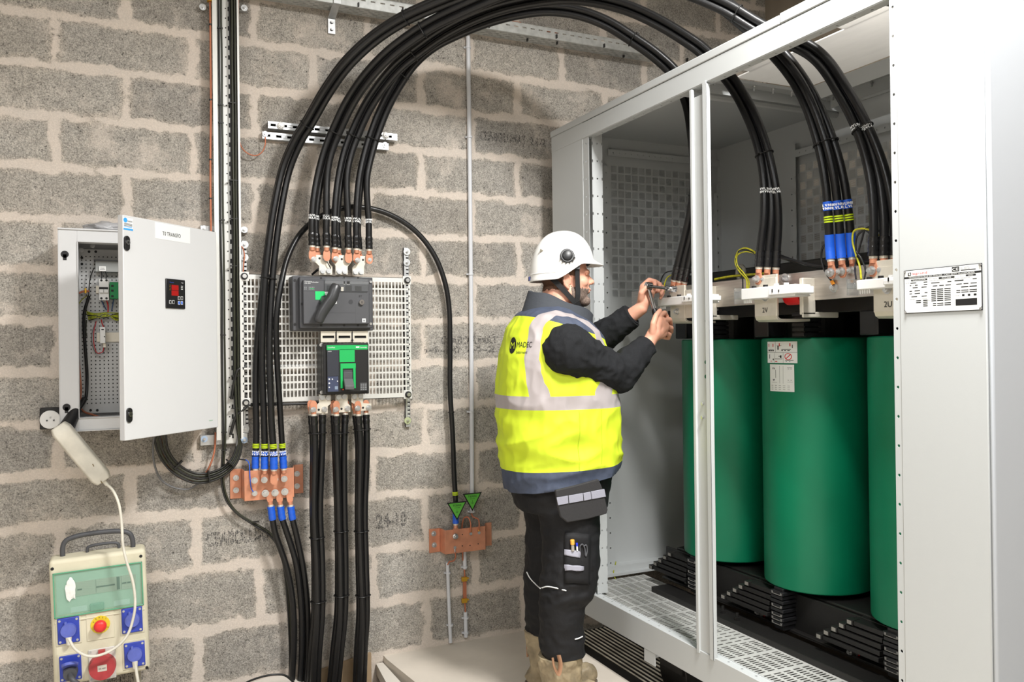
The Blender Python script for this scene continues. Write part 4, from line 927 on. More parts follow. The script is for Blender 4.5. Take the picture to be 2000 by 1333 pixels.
bpy.data.objects.remove(g2)
g2 = fil('sensing_wire', [WP(448, 905, .06), WP(462, 898, .05), WP(480, 899, .07), WP(486, 905, .09), WP(488, 930, .10), WP(491, 955, .10), WP(495, 962, .10)], .0022, m_blue); tag(g2, 'thin blue wire curling down to the lower left bolt of the left copper bar', 'wire')
MB().tube(spline([WP(448, 905, .06), WP(462, 898, .05), WP(480, 899, .07)], 6), .0032, 8).build('wire_sheath', m_thin, g2)
# bare copper wires
w1 = fil('earth_wire', [WP(410, -40, .05), WP(411, 60, .06), WP(412, 200, .06), WP(411, 330, .06), WP(412, 440, .06), WP(413, 480, .06)], .0045, m_copw); tag(w1, 'bare copper earth wire running down the left side of the tall channel', 'wire')
MB().box(WP(405, 0, .07), WP(414, 5, .045)).build('brass_clamp', m_brass, w1)
for py in (48, 195, 312, 388): MB().cyl(WP(411, py, .06)+Z3*.003, WP(411, py, .06)-Z3*.003, .006, n=10).build('cable_tie', m_tie, w1)
w2 = fil('earth_wire', [WP(466, -40, .04), WP(465, 100, .045), WP(465, 200, .045), WP(466, 262, .045), WP(472, 288, .04), WP(486, 301, .04), WP(500, 304, .04), WP(512, 297, .04), WP(518, 282, .045), WP(518, 268, .05)], .0028, m_copw); tag(w2, 'bare copper wire right of the tall channel hooking up to the lower slotted rail', 'wire')
w3 = fil('earth_wire', [WP(463, 480, .05), WP(472, 482, .05), WP(477, 495, .05), WP(476, 515, .06), WP(475, 532, .07)], .003, m_copw); tag(w3, 'short bare copper wire bonding the tall channel to the perforated plate corner', 'wire')
w4 = fil('earth_wire', [WP(421, 845, .05), WP(419, 880, .05), WP(412, 905, .055), WP(400, 926, .05), WP(375, 940, .05), WP(350, 933, .05), WP(330, 912, .055), WP(318, 880, .07), WP(313, 850, .09)], .004, m_copw); tag(w4, 'bare copper earth wire looping under the control box', 'wire')
# ---- cable tray along the top
za = WP(720, 22, .12).z; zb_ = WP(1320, 116, .12).z; zc_ = WP(960, 52, .12).z
print('tray z', za, zb_, zc_)
zt0 = (za+zb_+zc_)/3; tx0, tx1 = WP(520, 0, .12).x-.1, 2.6
tray = thing('cable_tray', 'long perforated galvanised cable tray high on the block wall behind the cable arches', 'cable tray', ((tx0+tx1)/2, D, zt0))
Lt = tx1-tx0; sl = []
for r_, b in enumerate((.012, .030, .048, .066)): sl += [(.02+i*.045+(r_ % 2)*.022, .045+i*.045+(r_ % 2)*.022, b, b+.006) for i in range(int(Lt/.045)-1)]
slotted((tx0, D-.03, zt0), X3, -Y3, Lt, .09, sl, .0015).build('tray_bottom', m_galv, tray)
sl = [(.02+i*.045, .042+i*.045, .030, .036) for i in range(int(Lt/.045)-1)]
slotted((tx0, D-.12, zt0), X3, Z3, Lt, .05, sl, .0015).build('tray_side', m_galv, tray)
slotted((tx0, D-.032, zt0), X3, Z3, Lt, .05, sl, .0015).build('tray_side', m_galv, tray)
MB().tube([(tx0, D-.12, zt0+.052), (tx1, D-.12, zt0+.052)], .003, 8).build('tray_edge', m_galv, tray)
for px, py in ((700, 8), (792, 20), (872, 30), (955, 50), (1030, 76), (1087, 70), (1088, 82), (1180, 88), (1218, 108), (1342, 116)):
    p = U(px, py, z=zt0-.002) if py > 60 else WP(px, py, .123); MB().box(p+Vector((-.003, -.006, -.012)), p+Vector((.003, .006, .006))).build('cable_tie', m_tie, tray)
for px, py in ((996, 46), (1068, 64)):
    p = WP(px, py, .06); MB().tube([p+Vector((-.02, 0, .01)), p+Vector((.06, 0, .01))], .006).build('copper_cable', m_copw, tray)
# tray hanger
hg = thing('tray_hanger', 'bent slotted steel strap holding the cable tray on the wall, left of the cable arches', 'bracket', WP(648, 66, 0))
a = WP(653, 28, .02); b = WP(648, 66, .012)
hx = b.x
MB().prism([Vector((hx-.017, D-.001, b.z)), Vector((hx-.017, D-.012, b.z)), Vector((hx-.017, D-.012, a.z-.02)), Vector((hx-.017, D-.10, zt0-.004)), Vector((hx-.017, D-.13, zt0-.004)), Vector((hx-.017, D-.13, zt0+.06)), Vector((hx-.017, D-.126, zt0+.06)), Vector((hx-.017, D-.126, zt0-.001)), Vector((hx-.017, D-.098, zt0-.001)), Vector((hx-.017, D-.001, a.z-.01))], (0, 0, 0), (.034, 0, 0)).build('strap', m_zinc, hg, bevel=.001)
for py in (58, 44, 30): washer(648 if py > 40 else 650, py, .0125, hg, .007, m_dgrey, 'slot')
# ---- support rails behind the arches
for (x0, y0, x1, y1, d, lab) in ((523, 243, 776, 269, .045, 'upper of two slotted steel rails crossing behind the cable arches'), (512, 262, 759, 289, .028, 'lower of two slotted steel rails crossing behind the cable arches')):
    a, b = WP(x0, y0, d), WP(x1, y1, d); zz = (a.z+b.z)/2; L_ = b.x-a.x
    t_ = thing('support_rail', lab, 'rail', (a.x+L_/2, D, zz), 'slotted rails behind the cable arches')
    n_ = int(L_/.048); sl = [(.012+i*.048, .034+i*.048, .011, .021) for i in range(n_)]
    slotted((a.x, D-d, zz-.016), X3, Z3, L_, .032, sl, .0025, lip=d-.004).build('rail', m_zinc, t_, bevel=.0008)
    MB().box((a.x+.004, D-d*.5, zz-.012), (b.x-.004, D-d*.5+.002, zz+.012)).build('slot_shade_sheet', m_ink, t_)  # black strip in place of the shade inside the rail
    if d > .03:
        for px, py in ((548, 246), (753, 265)):
            p = WP(px, py, d+.003); MB().lathe(p, WN, [(0, .016), (.004, .017), (.006, .013), (.012, .012), (.013, .004)], 8).build('knob_nut', m_white, t_); MB().cyl(p+WN*.012, p+WN*.018, .005, n=8).build('stud', m_bolt, t_)
    else:
        for px, py in ((518, 262), (752, 283)):
            p = WP(px, py, d+.003); MB().cyl(p, p+WN*.004, .012, n=18).build('washer', m_zinc, t_); MB().cyl(p+WN*.004, p+WN*.010, .006, n=6).build('screw_head', m_bolt, t_)
# ---- vertical fixing rails of the plate, then the plate
for (px, y0, y1, lab, ws) in ((795, 484, 834, 'right upright slotted strap fixing the perforated plate', (492, 513, 822)), (478, 470, 846, 'left upright slotted strap fixing the perforated plate', (478, 503, 838))):
    a, b = WP(px-6, y0, .02), WP(px+7, y1, .02); t_ = thing('fixing_strap', lab, 'strap', ((a.x+b.x)/2, D, b.z), 'straps fixing the perforated plate')
    L_ = a.z-b.z; sl = [(.02+i*.0185, .026+i*.0185, .009, .021) for i in range(int(L_/.0185)-2)]
    slotted((a.x, D-.02, b.z), Z3, X3, L_, b.x-a.x, sl, .002).build('strap', m_zinc, t_, bevel=.001)
    MB().box((a.x, D-.018, b.z), (a.x+.002, D, a.z)).box((b.x-.002, D-.018, b.z), (b.x, D, a.z)).box((a.x+.004, D-.012, b.z), (b.x-.004, D-.010, a.z)).build('strap_side', m_dgrey, t_)
    for py in ws: washer(px+(1 if py > 700 else -.5), py, .023, t_, .0165, mat('greenish washer', (170, 178, 140), .4) if py == 822 else None)
dp = .07
A0, A1 = WP(470, 537, dp), WP(804, 780, dp); PZ1 = (WP(470, 535, dp).z+WP(803, 543, dp).z)/2; PZ0 = (WP(470, 790, dp).z+WP(806, 776, dp).z)/2
pm = thing('perforated_plate', 'large white perforated mounting plate behind the switch and the breaker', 'mounting plate', ((A0.x+A1.x)/2, D, PZ0))
mb = MB(); px0, px1 = A0.x, A1.x; bw_ = .022
mb.box((px0, D-dp, PZ0), (px1, D-dp+.002, PZ0+bw_)).box((px0, D-dp, PZ1-bw_), (px1, D-dp+.002, PZ1)).box((px0, D-dp, PZ0), (px0+.010, D-dp+.002, PZ1)).box((px1-.010, D-dp, PZ0), (px1, D-dp+.002, PZ1))
nx = int((px1-px0-.02)/.0158); pw_ = (px1-px0-.02)/nx
ny_ = int((PZ1-PZ0-2*bw_)/.0315); ph_ = (PZ1-PZ0-2*bw_)/ny_
for i in range(1, nx): mb.box((px0+.01+i*pw_-.0028, D-dp+.0002, PZ0+.01), (px0+.01+i*pw_+.0028, D-dp+.0018, PZ1-.01))
for j in range(1, ny_): mb.box((px0+.005, D-dp, PZ0+bw_+j*ph_-.004), (px1-.005, D-dp+.002, PZ0+bw_+j*ph_+.004))
mb.box((px0, D-dp, PZ1-.002), (px1, D-dp+.02, PZ1)).box((px0, D-dp, PZ0), (px1, D-dp+.02, PZ0+.002))
mb.build('perforated_sheet', m_ch, pm)
for px, py in ((477, 540), (795, 548), (480, 787), (797, 771)):
    p = WP(px, py, dp+.003); MB().box(p+Vector((-.02, .0005, -.02)), p+Vector((.02, .003, .02))).build('corner_tab', m_ch, pm, bevel=.002)
    MB().cyl(p, p+WN*.006, .015, n=20).build('rubber_washer', m_plast, pm); MB().cyl(p+WN*.006, p+WN*.014, .009, n=12).build('corner_screw', m_bolt, pm)
fil('white_conduit_run', [WP(478, 717, .045), WP(560, 716, .045), WP(620, 715, .045)], .010, m_white, pm)
c = fil('control_cable', [WP(452, 780, .05), WP(458, 745, .06), WP(464, 724, .07), WP(474, 718, .065), WP(486, 717, .06)], .0062, m_thin); tag(c, 'ribbed black cable bending from the channel into the white tube behind the perforated plate', 'cable')
c = fil('control_cable', [WP(450, 850, .05), WP(462, 812, .06), WP(474, 802, .07), WP(484, 793, .07), WP(500, 791, .065), WP(560, 790, .06), WP(622, 788, .06)], .0062, m_thin); tag(c, 'ribbed black cable leaving the channel along the bottom edge of the perforated plate', 'cable')
# ---- switch disconnector
sw = thing('switch_disconnector', 'large charcoal switch with a long rotary handle, mounted above the green fronted breaker', 'switch', WP(655, 645, .07))
dF = .205
mb = MB(); wbox(mb, 571, 539, 729, 646, dp, .15); mb.build('rear_body', m_dgrey, sw, bevel=.003)
mb = MB(); wbox(mb, 585, 541, 728, 641, .12, .185); mb.build('housing', m_dgrey, sw, bevel=.004)
mb = MB(); wbox(mb, 592, 547, 722, 633, .18, dF); mb.build('front_cover', m_dgrey, sw, bevel=.003)
m_dg3 = mat('seam grey', (50, 51, 55), .5)
for (a, b, c_, d_) in ((593, 569, 634, 569.8), (634.5, 569, 635.2, 633), (694, 572, 694.7, 632), (635, 611, 694, 611.7), (593, 596, 594, 596.5)): mb = MB(); wbox(mb, a, b, c_, d_, dF-.001, dF+.0004); mb.build('cover_seam', m_dg3, sw)
for px in (627, 672, 699):
    for py in (543.5, 636): p = WP(px, py, .185); MB().cyl(p, p+WN*.0006, .005, n=12).build('cover_screw', m_plast, sw)
for px, py in ((576, 548), (576, 634), (590, 594), (719, 575)): p = WP(px, py, .186 if px > 580 else .151); MB().cyl(p, p+WN*.001, .006, n=12).build('cover_screw', m_plast, sw)
for px, py in ((724, 551), (724, 633)): p = WP(px, py, .186); MB().cyl(p, p+WN*.004, .006, n=12).build('chrome_screw', m_bolt, sw)
mb = MB(); wbox(mb, 635, 543, 720, 569, dF-.002, dF+.012); mb.build('clear_window', m_clear, sw, bevel=.002)
for (a, b, c_, d_, m_) in ((635, 549, 720, 556, mat('window rail grey', (120, 121, 124), .4)), (638, 558, 652, 568, m_ink), (671, 550, 674, 556, m_white), (677, 550, 683, 556, m_white), (674, 558, 687, 568, m_ink), (693, 559, 706, 568, m_ink), (666, 561, 671, 569, m_tin)): mb = MB(); wbox(mb, a, b, c_, d_, dF-.001, dF+.0012); mb.build('window_part', m_, sw)
mb = MB(); p = [WP(615.5, 569.5, dF+.001), WP(634, 569.5, dF+.001), WP(635, 577, dF+.001), WP(628, 579, dF+.001), WP(624, 586, dF+.001), WP(616, 586, dF+.001)]; mb.prism(p, WN*-.0005, WN*.0005); mb.build('green_label', mat('bright green label', (20, 205, 110), .45), sw)
mb = MB(); wbox(mb, 653, 584, 658, 594, dF, dF+.001); wbox(mb, 634, 570, 642, 577, dF, dF+.0008); mb.build('white_label', m_whiteink, sw)
mb = MB(); wbox(mb, 707.5, 622.5, 714.5, 630, dF, dF+.001); mb.build('white_label', m_whiteink, sw); mb = MB(); wbox(mb, 710, 624.5, 712, 628.5, dF+.001, dF+.0014); mb.build('label_mark', m_ink, sw)
p = WP(705.5, 591, dF); MB().cyl(p, p+WN*.012, .0115, n=24).build('key_lock', m_chrome, sw); MB().box(p+Vector((-.0015, -.0125, -.005)), p+Vector((.0015, -.012, .005))).build('key_slot', m_ink, sw)
p = WP(685, 590, dF); MB().cyl(p, p+WN*.0008, .010, n=24).build('round_seam', m_dg3, sw)
text('cover_lettering', 'BT', m_ink, .009, WP(701, 581, dF), X3, Z3, sw, .0006)
text('cover_lettering', 'Compact', m_whiteink, .0055, WP(595, 551, dF), X3, Z3, sw, .0006); text('cover_lettering', 'INS 630', m_whiteink, .0055, WP(595, 554.5, dF), X3, Z3, sw, .0006); text('cover_lettering', 'Schneider', m_whiteink, .0055, WP(608, 552.5, dF), X3, Z3, sw, .0006)
mb = MB()
for i in range(2):
    for k in range(7): 
        if k in (2,): continue
        wbox(mb, 594+k*3, 560.5+i*3.4, 596+k*3, 562.5+i*3.4, dF, dF+.0006)
mb.build('label_mark', mat('dim print', (130, 134, 136), .5), sw); mb = MB(); wbox(mb, 606, 563.5, 614, 565, dF, dF+.0008); mb.build('green_label', m_green, sw)
# handle
hA, hB = WP(658, 556, dF+.055), WP(621, 631, dF+.055); hc = WP(638, 589, dF)
MB().cyl(WP(632, 590, dF), WP(632, 590, dF)+WN*.04, .020, .019, n=30).build('handle_hub', m_dgrey2, sw, smooth=40)
pts = spline([hA, hA.lerp(hB, .12)+Vector((0, -.004, 0)), hA.lerp(hB, .35)+Vector((.006, -.006, 0)), hA.lerp(hB, .55)+Vector((.0, -.002, 0)), hA.lerp(hB, .78)+Vector((-.004, 0, 0)), hB], 8)
n = len(pts); rs = []
for i in range(n):
    f = i/(n-1); rr_ = .0205+.004*math.sin(f*math.pi)
    if f < .06: rr_ *= .62+.38*(f/.06)**.5
    if f > .94: rr_ *= .62+.38*((1-f)/.06)**.5
    rs.append(rr_)
MB().tube(pts, rs, 18, up=(1, 0, .4), flat=.72).build('rotary_handle', m_dgrey2, sw, smooth=60)
p = WP(650, 570, dF+.069)
# tabs joined to the switch (top) and the breaker (bottom)
dt = .15
def tab(lab, pts, holes, lugs, parent):
    o = MB().prism([WP(x, y, dt) for x, y in pts], WN*-.003, WN*.003).build('connection_tab', m_tin, parent, bevel=.0008)
    for x, y in holes: q = WP(x, y, dt+.003); MB().cyl(q, q+WN*.0006, .005, n=14).build('tab_hole', m_ink, o)
    for x, y in lugs: q = WP(x, y, dt+.003); MB().cyl(q, q+WN*.003, .0125, n=20).cyl(q+WN*.003, q+WN*.010, .0105, n=20).cyl(q+WN*.010, q+WN*.011, .006, n=6).build('cap_screw', m_zinc, o)
    return o
T1 = [(606, 498), (642, 499), (642, 514), (649, 521), (649, 537), (623, 537), (623, 520), (616, 513), (606, 512)]
T2 = [(650, 498), (685, 500), (685, 514), (679, 521), (679, 537), (655, 537), (655, 520), (650, 512)]
T3 = [(693, 500), (726, 501), (726, 515), (713, 515), (711, 522), (711, 537), (688, 537), (688, 523), (695, 516), (693, 514)]
for T_, lg, hl, bolts in ((T1, [(630, 530), (642, 530)], [(624, 505)], [(613, 507), (635, 506)]), (T2, [(662, 531), (673, 531)], [(667.5, 506.5)], [(656, 506), (679, 507)]), (T3, [(694, 532), (705, 532)], [(709, 508)], [(698.5, 509), (721, 508)])):
    o = tab('', T_, hl, lg, sw)
    for i, (x, y) in enumerate(bolts): MB().hexb(WP(x, y, DL+.017 if i == 0 else .154), WN, .0098, .012, .0125).build('hex_bolt', m_bolt, o)
p = WP(643, 519, DL+.004); MB().tube([WP(639, 512, DL+.004), p, WP(646, 525, DL)], .0022).build('tag_wire', m_ink, sw)
p = WP(622, 527, dt-.03); MB().tube([WP(610, 536, .1), WP(622, 526, dt)], .005).build('tag_wire', m_ink, sw)
# ---- breaker
bk = thing('circuit_breaker', 'black circuit breaker with a green T shaped front and grey toggle', 'circuit breaker', WP(675, 768, .07))
mb = MB(); wbox(mb, 627, 672, 721, 769, dp, .16); mb.build('rear_body', m_plast, bk, bevel=.003)
mb = MB(); wbox(mb, 631, 671.5, 720.5, 768.5, .12, .195); mb.build('housing', m_plast, bk, bevel=.003)
mb = MB(); wbox(mb, 638, 675, 719, 765, .19, dF); mb.build('front_cover', m_plast, bk, bevel=.002)
mb = MB(); wbox(mb, 638, 675, 718, 683, dF-.001, dF+.0012); wbox(mb, 663, 683, 693, 707.5, dF-.001, dF+.0012); mb.build('green_fascia', m_green, bk)
mb = MB(); wbox(mb, 639, 684, 662, 735, dF-.001, dF+.0014); mb.build('trip_unit_cover', mat('slate plastic', (48, 51, 60), .35), bk, bevel=.001)
mb = MB(); wbox(mb, 640, 736, 661, 765, dF-.001, dF+.001); mb.build('trip_unit_dials', mat('navy dial panel', (58, 66, 92), .4), bk)
for px, py, s in ((643, 741, 1.2), (649, 741, 1), (643, 749, 1.2), (659, 745, .8), (643, 757, 1)): p = WP(px, py, dF+.001); MB().cyl(p, p+WN*.002, .0028*s, n=10).build('dial', m_whiteink, bk)
mb = MB(); wbox(mb, 654, 755, 660, 761, dF, dF+.002); mb.build('dial_window', mat('pale window', (130, 145, 165), .3), bk)
text('fascia_lettering', 'ComPact', m_whiteink, .006, WP(640, 680.5, dF+.0014), X3, Z3, bk, .0006)
mb = MB(); wbox(mb, 695, 677, 702, 679.5, dF+.001, dF+.0018); mb.build('logo_box', m_whiteink, bk); text('fascia_lettering', 'Schneider', m_whiteink, .0055, WP(703.5, 680, dF+.0014), X3, Z3, bk, .0006)
text('fascia_lettering', 'NS630b', m_whiteink, .0035, WP(640.5, 687.5, dF+.0014), X3, Z3, bk, .0008)
mb = MB(); wbox(mb, 665, 710.5, 695, 720, dF-.001, dF+.004); wbox(mb, 665, 720, 670, 759, dF-.001, dF+.004); wbox(mb, 690, 720, 695, 759, dF-.001, dF+.004); mb.build('toggle_frame', m_green, bk, bevel=.0008)
mb = MB(); wbox(mb, 670, 720, 690, 759, dF-.001, dF+.0015); mb.build('toggle_well', m_ink, bk)
mb = MB(); wbox(mb, 671, 727, 689, 745, dF, dF+.010); wbox(mb, 671, 724, 688, 727, dF, dF+.004); mb.build('toggle_base', m_dgrey, bk, bevel=.002)
mb = MB(); mb.prism([WP(671, 745, dF+.012), WP(689, 745, dF+.012), WP(692, 760, dF+.04), WP(674, 760, dF+.04)], (0, 0, -.004), (0, -.004, .012)); mb.build('toggle', mat('mid grey toggle', (92, 92, 94), .45), bk, bevel=.002)
mb = MB(); wbox(mb, 703, 748, 717, 763, dF, dF+.0008); mb.build('data_label', mat('dark data label', (64, 64, 66), .4), bk)
mb = MB()
for j in range(4):
    for i in range(3): wbox(mb, 704.5+i*4.2, 750+j*3.4, 707.5+i*4.2, 751.8+j*3.4, dF+.0008, dF+.0012)
mb.build('label_mark', mat('dim print', (130, 134, 136), .5), bk)
mb = MB(); wbox(mb, 669, 760.5, 671.5, 762.5, dF, dF+.002); mb.build('orange_mark', mat('orange dot', (225, 90, 30), .4), bk)
for px, py in ((627, 674), (628, 767)): p = WP(px, py, .165); MB().cyl(p, p+WN*.006, .008, n=14).build('fixing_screw', m_bolt, bk)
B1 = [(623, 771), (646, 771), (646, 789), (640, 794), (640, 808), (604, 808), (604, 794), (617, 793), (623, 787)]
B2 = [(655, 771), (679, 771), (679, 788), (684, 793), (684, 805), (650, 807), (650, 793), (655, 787)]
B3 = [(686, 770), (709, 770), (709, 788), (725, 789), (725, 802), (693, 804), (692, 790), (686, 786)]
for T_, lg, hl, bolts in ((B1, [(629, 777), (640.5, 777)], [(622.5, 801)], [(612, 801), (633.5, 800.5)]), (B2, [(661, 776), (672, 775)], [(667, 799)], [(656, 800.5), (678.5, 798.5)]), (B3, [(692, 775), (704, 774)], [(709, 797)], [(698.5, 798), (720, 797)])):
    o = tab('', T_, hl, lg, bk)
    for i, (x, y) in enumerate(bolts): MB().hexb(WP(x, y, DL+.017 if i == 0 else .154), WN, .0098, .012, .0125).build('hex_bolt', m_bolt, o)
# link bars between the two
lk = thing('link_bars', 'slotted tinned link plates between the charcoal switch and the breaker', 'link plate', WP(672, 668, .1))
for i in range(3):
    a, b = WP(626+i*31.2, 647, .15), WP(656+i*31.2, 669, .15); W_ = b.x-a.x; H_ = a.z-b.z
    slotted((a.x, D-.15, b.z), X3, Z3, W_, H_, [(W_*.12, W_*.88, H_*.36, H_*.58)], .004).build('link_plate', m_tin, lk, bevel=.0006)
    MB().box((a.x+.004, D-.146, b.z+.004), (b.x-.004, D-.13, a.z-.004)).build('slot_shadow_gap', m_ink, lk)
for px in (656.5, 688): mb = MB(); wbox(mb, px-1, 649, px+1, 666, .148, .158); p = WP(px, 665, .158); mb.cyl(p, p+WN*.004, .005, n=10); mb.build('insulating_pin', m_ink, lk)
# ---- copper bars
def hatbar(name, label, fl, fr, front, d, holes, bolts):
    """fl, fr: foot boxes in px (on the wall), front: face box (px) at depth d"""
    z1 = WP(front[0], front[1], d).z; z0 = WP(front[0], front[3], d).z
    xa = WP(fl[0], fl[1], .006).x; xb = WP(fl[2], fl[1], .006).x; xc = WP(front[0], front[1], d).x; xd = WP(front[2], front[1], d).x; xe_ = WP(fr[0], fr[1], .006).x; xf = WP(fr[2], fr[1], .006).x
    xe_ = max(xe_, xd+.004); xf = max(xf, xe_+.03)
    t_ = thing(name, label, 'copper bar', ((xa+xf)/2, D, z0))
    pr = [(xa, .006), (xb, .006), (xc, d), (xd, d), (xe_, .006), (xf, .006)]; th = .005
    lo = [(x, q-(th if True else 0)) for x, q in pr]
    poly = [Vector((x, D-q, 0)) for x, q in pr]+[Vector((x+(th if 1 < i < 3 else (-th if i == 3 else 0))*1, D-max(q-th, .0005), 0)) for i, (x, q) in reversed(list(enumerate(pr)))]
    mb = MB(); qs = [Vector((x, D-q, 0)) for x, q in pr]
    for i in range(5):
        a, b = qs[i], qs[i+1]; nn = Vector((0, 1, 0)) if i in (0, 2, 4) else (b-a).normalized().cross(Z3)*(-1)
        if nn.y < 0: nn = -nn
        mb.prism([a, b, b+nn*th, a+nn*th], (0, 0, z0), (0, 0, z1))
    mb.build('hat_section_bar', m_cop, t_, bevel=.001)
    for (px, py) in holes: washer(px, py, .0065, t_, .0125)
    return t_
cb1 = hatbar('copper_bar', 'left bent copper earthing bar with blue sleeved cables bolted above and below', (449, 922, 471, 976), (575, 912, 592, 966), (477, 921, 574, 980), .092, [(461, 934), (461, 958), (580, 926), (580, 950)], None)
for (x, y) in ((497, 939), (516, 938), (537, 937), (555, 936)): MB().hexb(WP(x, y, .121), WN, .0105, .014, .0135).build('hex_bolt', m_bolt, cb1)
for (x, y) in ((497, 964), (518, 964), (537, 963), (556, 961)): MB().hexb(WP(x, y, .105 if x > 500 else .094), WN, .0105, .014, .0155 if x > 500 else .012).build('hex_bolt', m_bolt, cb1)
cb2 = hatbar('copper_bar', 'right bent copper earthing bar under the green triangular signs', (838, 1029, 859, 1080), (949, 1019, 957, 1066), (869, 1037, 948, 1084), .068, [(847, 1043), (848, 1065)], None)
MB().hexb(WP(889, 1048, .075), WN, .011, .016, .0135).build('hex_bolt', m_bolt, cb2)
for x, y in ((919, 1043), (935, 1041), (888, 1070)): p = WP(x, y, .072); MB().cyl(p, p+WN*.006, .007, n=12).build('small_screw', m_zinc, cb2); MB().cyl(p+Z3*.008+WN*.002, p+Z3*.022+WN*.002, .0042, n=10).build('crimp', m_brass if y < 1060 else m_zinc, cb2) if y < 1060 else MB().cyl(p-Z3*.006+WN*.002, p-Z3*.022+WN*.002, .0042, n=10).build('crimp', m_zinc, cb2)
for x, y in ((903, 1045), (903, 1067), (918, 1066), (934, 1063)): p = WP(x, y, .0685); MB().cyl(p, p+WN*.0005, .003, n=10).build('bar_hole', m_ink, cb2)
c = fil('earth_wire', [WP(919, 1040, .08), WP(919, 1022, .08), WP(914, 1011, .07), WP(907, 1012, .055), WP(903, 1024, .045), WP(903, 1060, .04), WP(904, 1095, .02)], .0036, m_copw); tag(c, 'bare copper wire hooking over the right copper bar and down behind it', 'wire')
c = fil('earth_wire', [WP(921, 1004, .03), WP(924, 1010, .05), WP(934, 1015, .06), WP(936, 1024, .075), WP(935, 1036, .08)], .0036, m_copw); tag(c, 'bare copper wire from the long conduit to the right end of the copper bar', 'wire')
c = fil('earth_wire', [WP(888, 1076, .075), WP(890, 1088, .07), WP(886, 1096, .05), WP(878, 1098, .03), WP(874, 1104, .022)], .0036, m_copw); tag(c, 'bare copper wire from under the right copper bar into the left conduit', 'wire')
# conduits
def conduit(label, pts, r, clips, ends=True):
    o = fil('conduit', pts, r, m_pvc, None, 14); tag(o, label, 'conduit')
    for px, py in clips: p = WP(px, py, .016); MB().cyl(p+Z3*.004, p-Z3*.004, r+.0035, n=20).box((p.x-r-.008, D-.012, p.z-.0035), (p.x+r+.006, D-.001, p.z+.0035)).build('clip', m_pvc, o)
    return o
conduit('long thin grey plastic conduit running down the wall to the upper green sign', [WP(914, 68, .016), WP(917, 300, .016), WP(920, 600, .016), WP(922, 980, .016), WP(922, 1002, .016)], .0108, ((914, 93), (917, 268), (919, 536), (920, 805), (922, 1000)))
conduit('left short grey conduit between the right copper bar and the floor', [WP(874, 1099, .016), WP(876, 1160, .016), WP(880, 1256, .016)], .0088, ((875, 1120), (880, 1222)))
conduit('short grey conduit stub directly under the right copper bar', [WP(907, 1070, .016), WP(908, 1112, .016)], .0098, ((908, 1108),))
conduit('lowest right grey conduit stub standing on the floor', [WP(909, 1196, .016), WP(910, 1245, .016)], .0098, ((910, 1208), (910, 1237)))
el = thing('earth_test_link', 'brass and copper earth test link between two conduit stubs', 'earth link', WP(908, 1196, 0))
fil('copper_wire', [WP(907, 1112, .016), WP(908, 1135, .016)], .004, m_copw, el); fil('copper_wire', [WP(908, 1174, .016), WP(909, 1198, .016)], .004, m_copw, el)
mb = MB(); wbox(mb, 904.5, 1130, 911.5, 1176, .016, .021); mb.build('copper_link', m_copw, el)
for py in (1132, 1174):
    mb = MB(); wbox(mb, 903, py-3, 913, py+4, .012, .028); mb.build('brass_clamp', m_brass, el, bevel=.001); p = WP(912, py-2, .025); MB().hexb(p, (1, -.3, 0), .005, .008).build('clamp_screw', m_brass, el)
# green signs
m_sg = mat('sign green', (92, 178, 62), .5)
for (cx, ty, by, hw, d, l2, lab) in ((892, 981, 1017, 19.5, .10, 'DU NEUTRE', 'lower left green triangular warning sign hanging on the black earth cable'), (922, 964, 999, 18.5, .05, 'DES MASSES', 'upper right green triangular warning sign hanging on the grey conduit')):
    t_ = thing('warning_sign', lab, 'sign', WP(cx, by, d), 'green triangular earth signs')
    a, b, c_ = WP(cx-hw, ty, d), WP(cx+hw, ty-(1 if d < .08 else 0), d), WP(cx+.5, by, d); a.z = b.z = (a.z+b.z)/2
    MB().prism([a, b, c_], WN*0, WN*.002).build('sign_board', m_ink, t_)
    g = (a+b+c_)/3; MB().prism([g+(q-g)*.82 for q in (a, b, c_)], WN*.0021, WN*.0025).build('sign_face', m_sg, t_)
    top = g.z+(a.z-g.z)*.82; text('sign_lettering', 'TERRE', m_ink, .0095, (g.x, g.y-.0028, top-.0155), X3, Z3, t_, .0004, 'CENTER', .046)
    text('sign_lettering', l2, m_ink, .004, (g.x, g.y-.0028, top-.024), X3, Z3, t_, .0004, 'CENTER', .027)
    mb = MB(); z = top-.041; mb.box((g.x-.0005, g.y-.0032, z), (g.x+.0005, g.y-.0028, z+.012))
    for k in range(3): mb.box((g.x-.008+k*.0025, g.y-.0032, z-k*.003-.0004), (g.x+.008-k*.0025, g.y-.0028, z-k*.003+.0004))
    mb.build('earth_symbol', m_ink, t_)
# ---------------------------------------------------------------- control box with open door
bd_ = .22
bx0 = WP(116, 640, bd_).x; bz1 = WP(116, 447, bd_).z; bz0 = WP(120, 843, bd_).z; bx1 = WP(424, 640, bd_-.0).x
ctl = thing('control_box', 'light grey wall box on the left, its door with a red display swung half open', 'control box', ((bx0+bx1)/2, D, bz0))
mb = MB(); yb_, yf_ = D-.012, D-bd_; tk = .002; fw = .062
mb.box((bx0+.012, yb_-tk, bz0+.01), (bx1-.012, yb_, bz1-.01))
mb.box((bx0+.012, yf_+.01, bz0+.01), (bx0+.014, yb_, bz1-.01)).box((bx1-.014, yf_+.01, bz0+.01), (bx1-.012, yb_, bz1-.01)).box((bx0+.012, yf_+.01, bz1-.012), (bx1-.012, yb_, bz1-.01)).box((bx0+.012, yf_+.01, bz0+.01), (bx1-.012, yb_, bz0+.012))
mb.build('body', m_paint2, ctl)
mb = MB()  # front flange ring
